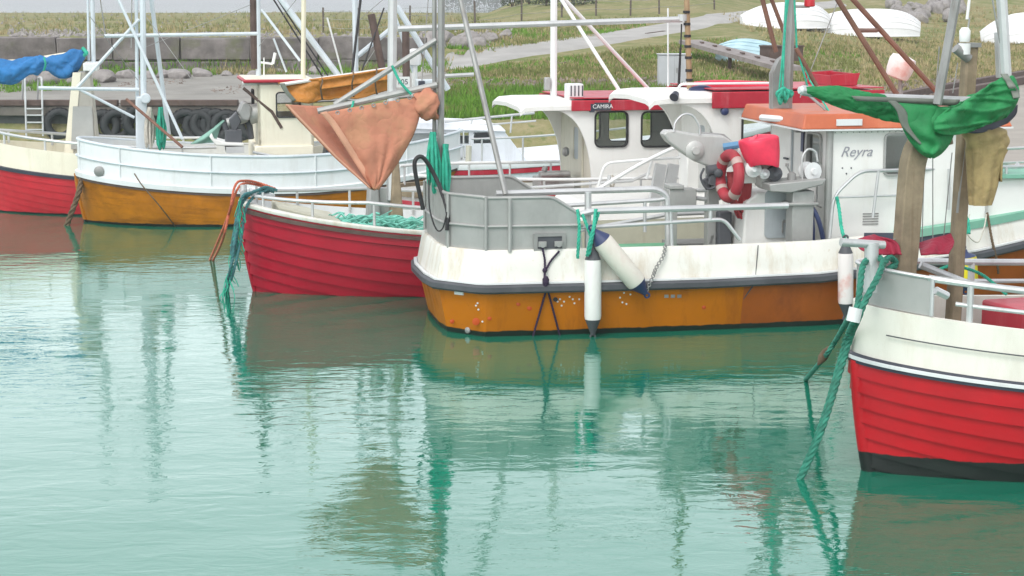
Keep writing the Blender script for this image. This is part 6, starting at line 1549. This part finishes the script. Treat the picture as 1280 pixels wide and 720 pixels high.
mb = cloth([(1196, 130, 1253, 92), (1178, 140, 1259, 102), (1168, 152, 1265, 112), (1170, 164, 1268, 122), (1184, 168, 1262, 134), (1204, 166, 1252, 146)], a_, 44, 34, wdr)
solid(mb.build('sail_drape', M['green_cloth'], sA, ang=180), .01)
mb = cloth([(1246, 92, 1254, 92), (1252, 101, 1260, 101), (1258, 112, 1267, 111), (1262, 122, 1270, 121)], a_, 3, 12, lambda u, v_: wdr(.95, v_ * .6) - .015)
solid(mb.build('sail_hem', M['grey_cloth'], sA, ang=180), .01)
mb = cloth([(1196, 164, 1264, 130), (1214, 166, 1262, 142), (1232, 163, 1252, 153)], a_, 10, 6, lambda u, v_: -.14 + .06 * u)
solid(mb.build('sail_underside', M['darkpanel'], sA, ang=180), .012)  # dark sheet along the underside of the drape
mb = cloth([(1066, 120, 1196, 124), (1072, 126, 1194, 131)], a_, 20, 3, lambda u, v_: -.115 - .02 * math.sin(u * 9))
solid(mb.build('sail_hem', M['grey_cloth'], sA, ang=180), .01)
# yellowed canvas sleeve hung on the mast below the sail
prof = [(1222, 156, .10), (1224, 162, .20), (1226, 172, .21), (1227, 184, .19), (1225, 194, .17), (1223, 210, .15), (1222, 228, .135), (1220, 246, .115), (1219, 255, .10)]
rows = []
for i, q_ in enumerate(smooth_path([Vector((x, y, r_ * 100)) for x, y, r_ in prof], 4)):
    c = a_(q_.x, q_.y, .0); r_ = q_.z / 100; rows.append([c + Vector((math.cos(an) * r_ * k, math.sin(an) * r_ * .8 * k, 0)) for an in [2 * math.pi * j / 36 for j in range(36)] for k in [1 + (.10 * math.sin(an * 7 + .6) if q_.y > 186 else .05 * math.sin(an * 3 + i))]])
mb = MB(); mb.grid(rows, closed=True); mb.build('canvas_sleeve', M['tan_cloth'], boatA, ang=180)
mb = cloth([(1232, 178, 1249, 178), (1236, 200, 1247, 200), (1238, 225, 1246, 226)], a_, 6, 8, lambda u, v_: -.05 + .06 * math.sin(u * 5)); solid(mb.build('sleeve_flap', M['tan_cloth'], boatA, ang=180), .012)
# maroon cloth on the far rail
for i, (pth, nm) in enumerate((([(1068, 300, 1090, 293), (1072, 308, 1100, 296), (1080, 314, 1120, 302), (1100, 318, 1128, 318)], 0), ([(1144, 303, 1182, 291), (1146, 310, 1188, 302), (1150, 318, 1184, 316)], 1))):
    mb = cloth(pth, a_, 14, 12, lambda u, v_: .10 - .30 * v_ + .05 * math.sin(u * 8 + v_ * 3))
    solid(mb.build('rail_cloth', M['maroon'], boatA, ang=180), .012)

# ================================================================= things hung, laid and tied
def fender(pts, r, body, ends, lab, fr=None, band_=None, eye=True):
    """sausage fender between two points"""
    a, c = Vector(pts[0]), Vector(pts[1]); L_ = (c - a).length; ax = (c - a).normalized()
    t = thing('fender', lab, 'fender', (a + c) / 2 if False else Vector((a + c) / 2), 0); o = t.location
    k = .17
    mb = MB(); mb.lathe([(r * .93, L_ * k), (r, L_ * k + .04), (r, L_ * (1 - k) - .04), (r * .93, L_ * (1 - k))], a - o, ax, 24); mb.build('body', M[body], t)
    for s_, q_ in ((1, a), (-1, c)):
        mb = MB(); mb.lathe([(r * .28, 0), (r * .34, .03), (r * .42, .05), (r * .80, L_ * k * .8), (r * .95, L_ * k - .001)], q_ - o, ax * s_, 20); e_ = mb.build('end_cap', M[ends], t)
        if eye: mb = MB(); mb.torus(q_ - o - ax * s_ * .03, (0, 1, .1), .03, .014, 12, 6); mb.build('eye', M[ends], e_)
    return t
W = lambda fr, px, py, v_: fr.world(fr.v(px, py, v_))
fender((W(FB, 741, 305, -1.62), W(FB, 741, 418, -1.62)), .108, 'fender', 'rubgrey', 'white cylindrical fender hanging upright against the orange hull')
fender((W(FB, 741, 287, -1.68), W(FB, 807, 367, -1.66)), .132, 'fender_dirty', 'navy', 'white fender with blue ends slung slanting across the bulwark')
fender((W(FB, 1057, 300, -1.70), W(FB, 1057, 395, -1.70)), .10, 'pinkbuoy', 'rubgrey', 'white fender with a pink stain squeezed beside the scarlet hull')
t = fender((W(FB, 1204, 312, -1.75), W(FB, 1207, 362, -1.75)), .17, 'yellow', 'navy', 'yellow fender with dark cap hung over the bow side')
# teal lanyards of the fenders
def ropething(name, lab, cat, pts, r, mt, laid=True, grp=None, fr=None):
    mb = MB()
    for p_ in (pts if isinstance(pts[0], (list, tuple)) and not isinstance(pts[0], Vector) else [pts]):
        if laid: mb.rope(p_, r)
        else: mb.tube(smooth_path(p_, 6), r, 8)
    return tag(mb.build(name, M[mt], origin='base'), lab, cat, grp)
ropething('rope', 'teal rope tied from the stern rail to the upright white fender', 'rope', [[W(FB, 722, 262, -1.5), W(FB, 724, 285, -1.58), W(FB, 722, 323, -1.6)], [W(FB, 728, 268, -1.5), W(FB, 736, 288, -1.6), W(FB, 741, 304, -1.64)]], .022, 'teal')
ropething('rope', 'teal rope holding the slanting blue ended fender to the rail', 'rope', [[W(FB, 745, 262, -1.5), W(FB, 742, 285, -1.72), W(FB, 736, 318, -1.72)], [W(FB, 748, 266, -1.5), W(FB, 738, 300, -1.74), W(FB, 734, 320, -1.7)]], .024, 'teal')
ropething('rope', 'teal lanyard from the bow rail down to the pink stained fender', 'rope', [[W(FB, 1046, 246, -1.35), W(FB, 1049, 262, -1.4), W(FB, 1052, 285, -1.6), W(FB, 1056, 300, -1.7)]], .024, 'teal')
ropething('rope', 'teal rope from the foredeck down to the yellow fender', 'rope', [[W(FB, 1195, 265, -1.4), W(FB, 1203, 275, -1.5), W(FB, 1204, 300, -1.7), W(FB, 1205, 318, -1.75)], [W(FB, 1196, 266, -1.4), W(FB, 1208, 272, -1.5), W(FB, 1211, 292, -1.6)]], .028, 'teal')
ropething('rope', 'grey rusty boat hook rope hanging down the white bow to the orange hull', 'rope', [[W(FB, 1234, 266, -1.1), W(FB, 1240, 300, -1.2), W(FB, 1246, 326, -1.2), W(FB, 1248, 342, -1.15)]], .018, 'brown_rope')
ropething('rope', 'thin pale rope looping down the white bow beside the yellow fender', 'rope', [[W(FB, 1212, 268, -1.3), W(FB, 1208, 290, -1.4), W(FB, 1222, 303, -1.4), W(FB, 1230, 285, -1.35), W(FB, 1233, 268, -1.2)]], .009, 'white_rope', False)
# dark purple lashing crossed over the rub rail
vq = -1.47
k1 = onside(683, 346, .05)
wk = lambda px, py, o_=.03: FB.world(onside(px, py, o_))
ropething('rope', 'dark purple rope knotted from the fairlead and crossing down to the water', 'rope', [[W(FB, 678, 310, -1.47), wk(681, 326), wk(681, 345, .05), wk(685, 352, .09), wk(680, 372), W(FB, 664, 428, -1.40)], [W(FB, 699, 314, -1.47), wk(688, 327), wk(681, 342, .05), wk(682, 352, .09), wk(688, 375), W(FB, 701, 424, -1.40)]], .014, 'purple_rope')
mb = MB(); p = wk(682, 352, .08); mb.lathe([(.02, -.07), (.035, -.04), (.045, .03), (.02, .07)], p, (.1, 0, 1), 10); mb.lathe([(.02, -.03), (.035, 0), (.02, .03)], wk(681, 338, .05), (0, 0, 1), 10); tag(mb.build('rope_knot', M['purple_rope'], origin='base'), 'dark knot in the purple rope above the orange hull', 'knot')
# chain from the bulwark to the slanting fender
mb = MB(); cpath = smooth_path([W(FB, 832, 305, -1.5), W(FB, 829, 320, -1.55), W(FB, 820, 335, -1.6), W(FB, 816, 346, -1.65), W(FB, 808, 364, -1.66)], 6)
L_ = 0; acc = []; last = cpath[0]; i_ = 0
for p, q_ in zip(cpath, cpath[1:]):
    mb.torus((p + q_) / 2, (0, 1, 0) if i_ % 2 else (1, .2, .3), .02, .007, 10, 5); i_ += 1
tag(mb.build('chain', M['steel'], origin='base'), 'short grey chain from the bulwark to the blue ended fender', 'chain')
# lifebuoy on the hauler pedestal and red plastic cover
lb = thing('lifebuoy', 'faded red lifebuoy with pale bands hanging beside the net hauler', 'lifebuoy', W(FB, 912, 220, -.75), 11)
ax_ = Vector((-.93, -.12, .05)).normalized()
mb = MB(); mb.torus((0, 0, 0), ax_, .285, .075, 40, 14); mb.build('ring', M['lifered'], lb)
u_ = Vector((0, 0, 1)); u_ = (u_ - ax_ * u_.dot(ax_)).normalized(); w_ = ax_.cross(u_)
for k in range(4):
    a0 = k * math.pi / 2 + .75; rows = []
    for i in range(5):
        an = a0 + (i - 2) * .07; ee = u_ * math.cos(an) + w_ * math.sin(an)
        rows.append([ee * (.285 + .079 * math.cos(2 * math.pi * j / 14)) + ax_ * .079 * math.sin(2 * math.pi * j / 14) for j in range(14)])
    mb = MB(); mb.grid(rows, closed=True); mb.build('band', M['buoyband'], lb)
hc = []
for k in range(7): hc.append([W(FB, 918 + k * 1.5, 196 + k, -.55 - .02 * k), W(FB, 926 + k * 2, 228, -.57 - .02 * k), W(FB, 922 + k * 1.5, 262 + (k * 5) % 14, -.55 - .02 * k), W(FB, 912 + k, 246, -.5 - .02 * k), W(FB, 910 + k, 215, -.5)])
ropething('hose_coil', 'dull red hose hanging in loops behind the lifebuoy', 'hose', hc, .022, 'hose_red', False)
# cover: an upturned soft bucket
secs = [((933, 181, 947, 168), .10), ((926, 176, 969, 169), .20), ((925, 181, 972, 176), .23), ((930, 196, 973, 193), .24), ((936, 209, 973, 208), .22)]
rows = []
P1 = smooth_path([Vector((q_[0][0], q_[0][1], q_[1])) for q_ in secs], 5); P2 = smooth_path([Vector((q_[0][2], q_[0][3], q_[1])) for q_ in secs], 5)
for i, (pa, pb) in enumerate(zip(P1, P2)):
    A_, B_ = FB.v(pa.x, pa.y, -1.0), FB.v(pb.x, pb.y, -1.0); c = (A_ + B_) / 2; h_x = (B_ - A_) / 2; row = []
    for j in range(30):
        an = 2 * math.pi * j / 30; k = 1 + .035 * math.sin(an * 4 + i * .3)
        pt = c + h_x * math.cos(an) * k + Vector((0, math.sin(an) * pa.z * k, 0))
        if i == len(P1) - 1: pt.z += .11 * math.exp(-((an - 4.4) / .5) ** 2)      # hem lifted in front
        row.append(FB.world(pt))
    rows.append(row)
mb = MB(); mb.grid(rows, closed=True); mb.add(rows[0], [tuple(range(30))])
cv = tag(mb.build('plastic_cover', M['pink'], origin='base', ang=70), 'bright red plastic cover pulled over the hauler head by the wheelhouse', 'cover'); solid(cv, .008)
sb_ = cv.modifiers.new('soft', 'SUBSURF'); sb_.levels = sb_.render_levels = 1
# pink white buoy lamp on its post behind the orange roof
p = W(FB, 1126, 83, 1.2)
bl = thing('buoy', 'white and pink buoy perched on a post above the orange roof', 'buoy', p)
mb = MB(); k = p.y / FPX; mb.lathe([(5 * k, -16 * k), (14 * k, -14 * k), (16 * k, -6 * k), (17 * k, 6 * k), (15 * k, 12 * k), (6 * k, 14 * k)], (0, 0, 0), (.35, -.1, 1), 22); mb.build('body', M['pinkbuoy'], bl)
mb = MB(); mb.tube([(0, 0, -14 * k), (.01, 0, -34 * k), (.0, 0, -60 * k)], .03); mb.lathe([(4 * k, -38 * k), (4 * k, -31 * k)], (0, 0, 0), (0, 0, 1), 12); mb.tube([(.02, -.05, -12 * k), (.08, -.05, -22 * k), (.02, 0, -27 * k)], .012); mb.build('stand', M['steel'], bl)
# mooring lines
ropething('mooring_rope', 'thick green mooring rope from the scarlet stern down into the water', 'mooring rope', [[W(FA, 1095, 322, -.35), W(FA, 1104, 326, -.45), W(FA, 1098, 345, -.66), W(FA, 1082, 375, -.72), W(FA, 1072, 400, -.66), at_y(1062, 425, 15.9), at_y(1030, 530, 15.6), at_z(998, 606, -.05)], [W(FA, 1086, 322, -.3), W(FA, 1078, 335, -.45), W(FA, 1074, 370, -.62), W(FA, 1068, 400, -.64), at_y(1058, 425, 15.95), at_y(1027, 530, 15.65), at_z(996, 606, -.05)]], .029, 'green_rope')
mb = MB(); mb.tube([W(FA, 1070, 385, -.72), W(FA, 1066, 402, -.72)], .06, 12); tag(mb.build('chafe_sleeve', M['stripe'], origin='base'), 'pale canvas sleeve round the thick green mooring rope', 'sleeve')
ropething('mooring_rope', 'thin green rope from the white fender to the weedy end in the water', 'mooring rope', [[W(FA, 1062, 395, .3), at_y(1045, 425, 17.6), at_y(1030, 447, 17.9), at_z(1006, 476, -.03)]], .026, 'green_rope')
mb = MB(); mb.lathe([(.01, -.1), (.05, -.02), (.045, .06), (.02, .12)], at_y(1029, 446, 17.85), (.5, 0, .8), 9); tag(mb.build('rope_knot', M['brown_rope'], origin='base'), 'weedy knot halfway along the thin green rope', 'knot')
ropething('mooring_rope', 'blue green frayed mooring rope from the crimson stern into the water', 'mooring rope', [[W(FE, 346, 238, .0), W(FE, 332, 234, -.15), W(FE, 318, 240, -.35), W(FE, 303, 246, -.45), W(FE, 298, 275, -.5), W(FE, 294, 310, -.55), W(FE, 287, 340, -.6), at_z(281, 368, -.05)], [W(FE, 342, 240, .1), W(FE, 328, 236, -.05), W(FE, 313, 243, -.3), W(FE, 300, 252, -.45), W(FE, 296, 285, -.5), W(FE, 290, 325, -.58), at_z(284, 366, -.05)], [W(FE, 338, 236, .1), W(FE, 318, 246, -.3), W(FE, 307, 262, -.42), W(FE, 301, 300, -.52), W(FE, 290, 345, -.58), at_z(279, 367, -.05)], [W(FE, 336, 240, .1), W(FE, 316, 240, -.25), W(FE, 299, 262, -.45), W(FE, 291, 300, -.5), W(FE, 289, 318, -.55)]], .022, 'blue_rope')
rs = random.Random(31); mb = MB()
for k in range(46):
    t_ = rs.random(); q_ = Vector((303, 246, 0)).lerp(Vector((283, 362, 0)), t_); p = W(FE, q_.x + rs.uniform(-4, 4), q_.y, -.5); pts = [p]
    for s_ in range(3): p = p + Vector((rs.uniform(-.05, .05), rs.uniform(-.03, .03), -rs.uniform(.05, .13))); pts.append(p)
    mb.tube(smooth_path(pts, 3), .007, 4)
tag(mb.build('frayed_strands', M['teal'], origin='base'), 'loose teal strands fraying from the blue green mooring rope', 'strands', kind='stuff')
ropething('mooring_rope', 'faded orange rope dropping in two strands beside the crimson stern', 'mooring rope', [[W(FE, 344, 236, .3), W(FE, 324, 229, .4), W(FE, 306, 226, .2), W(FE, 294, 232, .1), W(FE, 285, 270, .1), at_z(262, 326, -.03)], [W(FE, 340, 238, .4), W(FE, 320, 231, .4), W(FE, 300, 232, .1), W(FE, 288, 262, .1), W(FE, 278, 300, .1), at_z(266, 326, -.03)]], .019, 'orange_rope')
ropething('mooring_rope', 'brown weedy rope from the golden stern slanting into the water', 'mooring rope', [[W(FF, 110, 206, -.1), W(FF, 103, 222, -.3), W(FF, 96, 248, -.5), at_z(82, 285, -.05)]], .055, 'brown_rope')
ropething('rope', 'thin dark line hanging down the golden plank hull', 'rope', [[W(FF, 168, 217, -1.35), W(FF, 178, 232, -1.5), W(FF, 200, 258, -1.6), at_z(219, 283, .01)]], .012, 'brown_rope', False)
# hanks of rope on the twin mast and at the steel mizzen
def hank(fr, px, y0, y1, wpx, v_, mt, lab, n=9, seed=1):
    rs_ = random.Random(seed); mb = MB()
    for k in range(n):
        x = px + rs_.uniform(-wpx, wpx); yb_ = y1 + rs_.uniform(-8, 6); dv = rs_.uniform(-.08, .08)
        mb.tube(smooth_path([W(fr, px + rs_.uniform(-2, 2), y0, v_ + dv), W(fr, x - 1.5, (y0 + yb_) / 2, v_ + dv - .03), W(fr, x, yb_, v_ + dv), W(fr, x + 2.5, (y0 + yb_) / 2, v_ + dv + .03), W(fr, px + rs_.uniform(-2, 2), y0 + 2, v_ + dv)], 5), .024, 6)
    return tag(mb.build('rope_hank', M[mt], origin='base'), lab, 'rope hank')
hank(FF, 187, 134, 180, 4, -.3, 'white_rope', 'hank of off white rope hanging beside the twin pale mast', 7, 3)
hank(FF, 201, 134, 182, 4, -.3, 'teal', 'hank of teal rope hanging right of the off white hank', 8, 4)
hank(FB, 541, 165, 238, 6, -.32, 'teal', 'tangle of teal rope on the left of the steel mizzen post', 8, 5)
hank(FB, 557, 180, 238, 4, -.34, 'teal', 'tangle of teal rope on the right of the steel mizzen post', 9, 6)
hank(FB, 980, 110, 128, 8, .0, 'teal', 'coil of teal rope round the foot of the main mast', 10, 7)
# net heap on the stern deck of the crimson boat
rs = random.Random(13); mb = MB()
for k in range(200):
    u = rs.random(); px = 392 + u * 112; hh = (.32 + .25 * math.sin(u * 3.1)) ; x = FE.v(px, 245, -.4).x
    p = Vector((x, -.35 + max(-.4, min(.6, rs.gauss(0, .25))), .84 + min(.2, abs(rs.gauss(0, .3)) * hh))); pts = [p]
    an = rs.uniform(-.6, .6)
    for s_ in range(4): p = p + Vector((math.cos(an) * rs.uniform(.06, .16), rs.uniform(-.08, .08), rs.uniform(-.06, .06))); an += rs.uniform(-.7, .7); pts.append(p)
    mb.tube([FE.world(q_) for q_ in smooth_path(pts, 3)], rs.uniform(.008, .02), 5)
hx0, hx1 = FE.v(388, 245, -.4).x, FE.v(510, 245, -.4).x
rows = []
for i in range(15):
    row = []
    for j in range(29):
        x = hx0 + (hx1 - hx0) * j / 28; y = -.8 + 1.3 * i / 14
        h = math.sin(math.pi * j / 28) ** .6 * math.sin(math.pi * i / 14) ** .6
        row.append(FE.world((x, y, .70 + .28 * h * (1 + .35 * noise.noise(Vector((x * 4, y * 4, 1)))))))
    rows.append(row)
mb.grid(rows)
tag(mb.build('fishing_net', M['net'], origin='base'), 'heap of turquoise fishing net on the crimson stern deck', 'net')
ropething('rope', 'dark green line looped on the foot of the scarlet stern rail', 'rope', [[W(FA, 1104, 330, -.3), W(FA, 1112, 322, -.2), W(FA, 1120, 330, -.15), W(FA, 1108, 338, -.25)]], .03, 'green_rope')
ropething('rope', 'green line lying along the far rail above the yellow fender', 'rope', [[W(FA, 1170, 338, .8), W(FA, 1190, 332, .8), W(FA, 1206, 335, .8), W(FA, 1230, 345, .8), W(FA, 1258, 368, .5)]], .016, 'teal')
ropething('rope', 'small twist of pale rope hung on the side rail below the two windows', 'rope', [[W(FC, 765, 219, -1.3), W(FC, 762, 228, -1.32), W(FC, 765, 234, -1.3), W(FC, 768, 227, -1.32), W(FC, 765, 219, -1.28)]], .018, 'white_rope', False)
# dark nets and gear heaped on the foredeck at the right edge
mb = MB(); rs = random.Random(17)
for k in range(70):
    p = FB.v(rs.uniform(1238, 1290), rs.uniform(226, 242), .5); p.z -= .05; pts = [p]
    for s_ in range(3): p = p + Vector((rs.uniform(-.18, .18), rs.uniform(-.12, .12), rs.uniform(-.06, .06))); pts.append(p)
    mb.tube([FB.world(q_) for q_ in smooth_path(pts, 3)], .022, 5)
tag(mb.build('net_heap', M['brown_rope'], origin='base'), 'dark heap of net on the green edged foredeck at right', 'net')
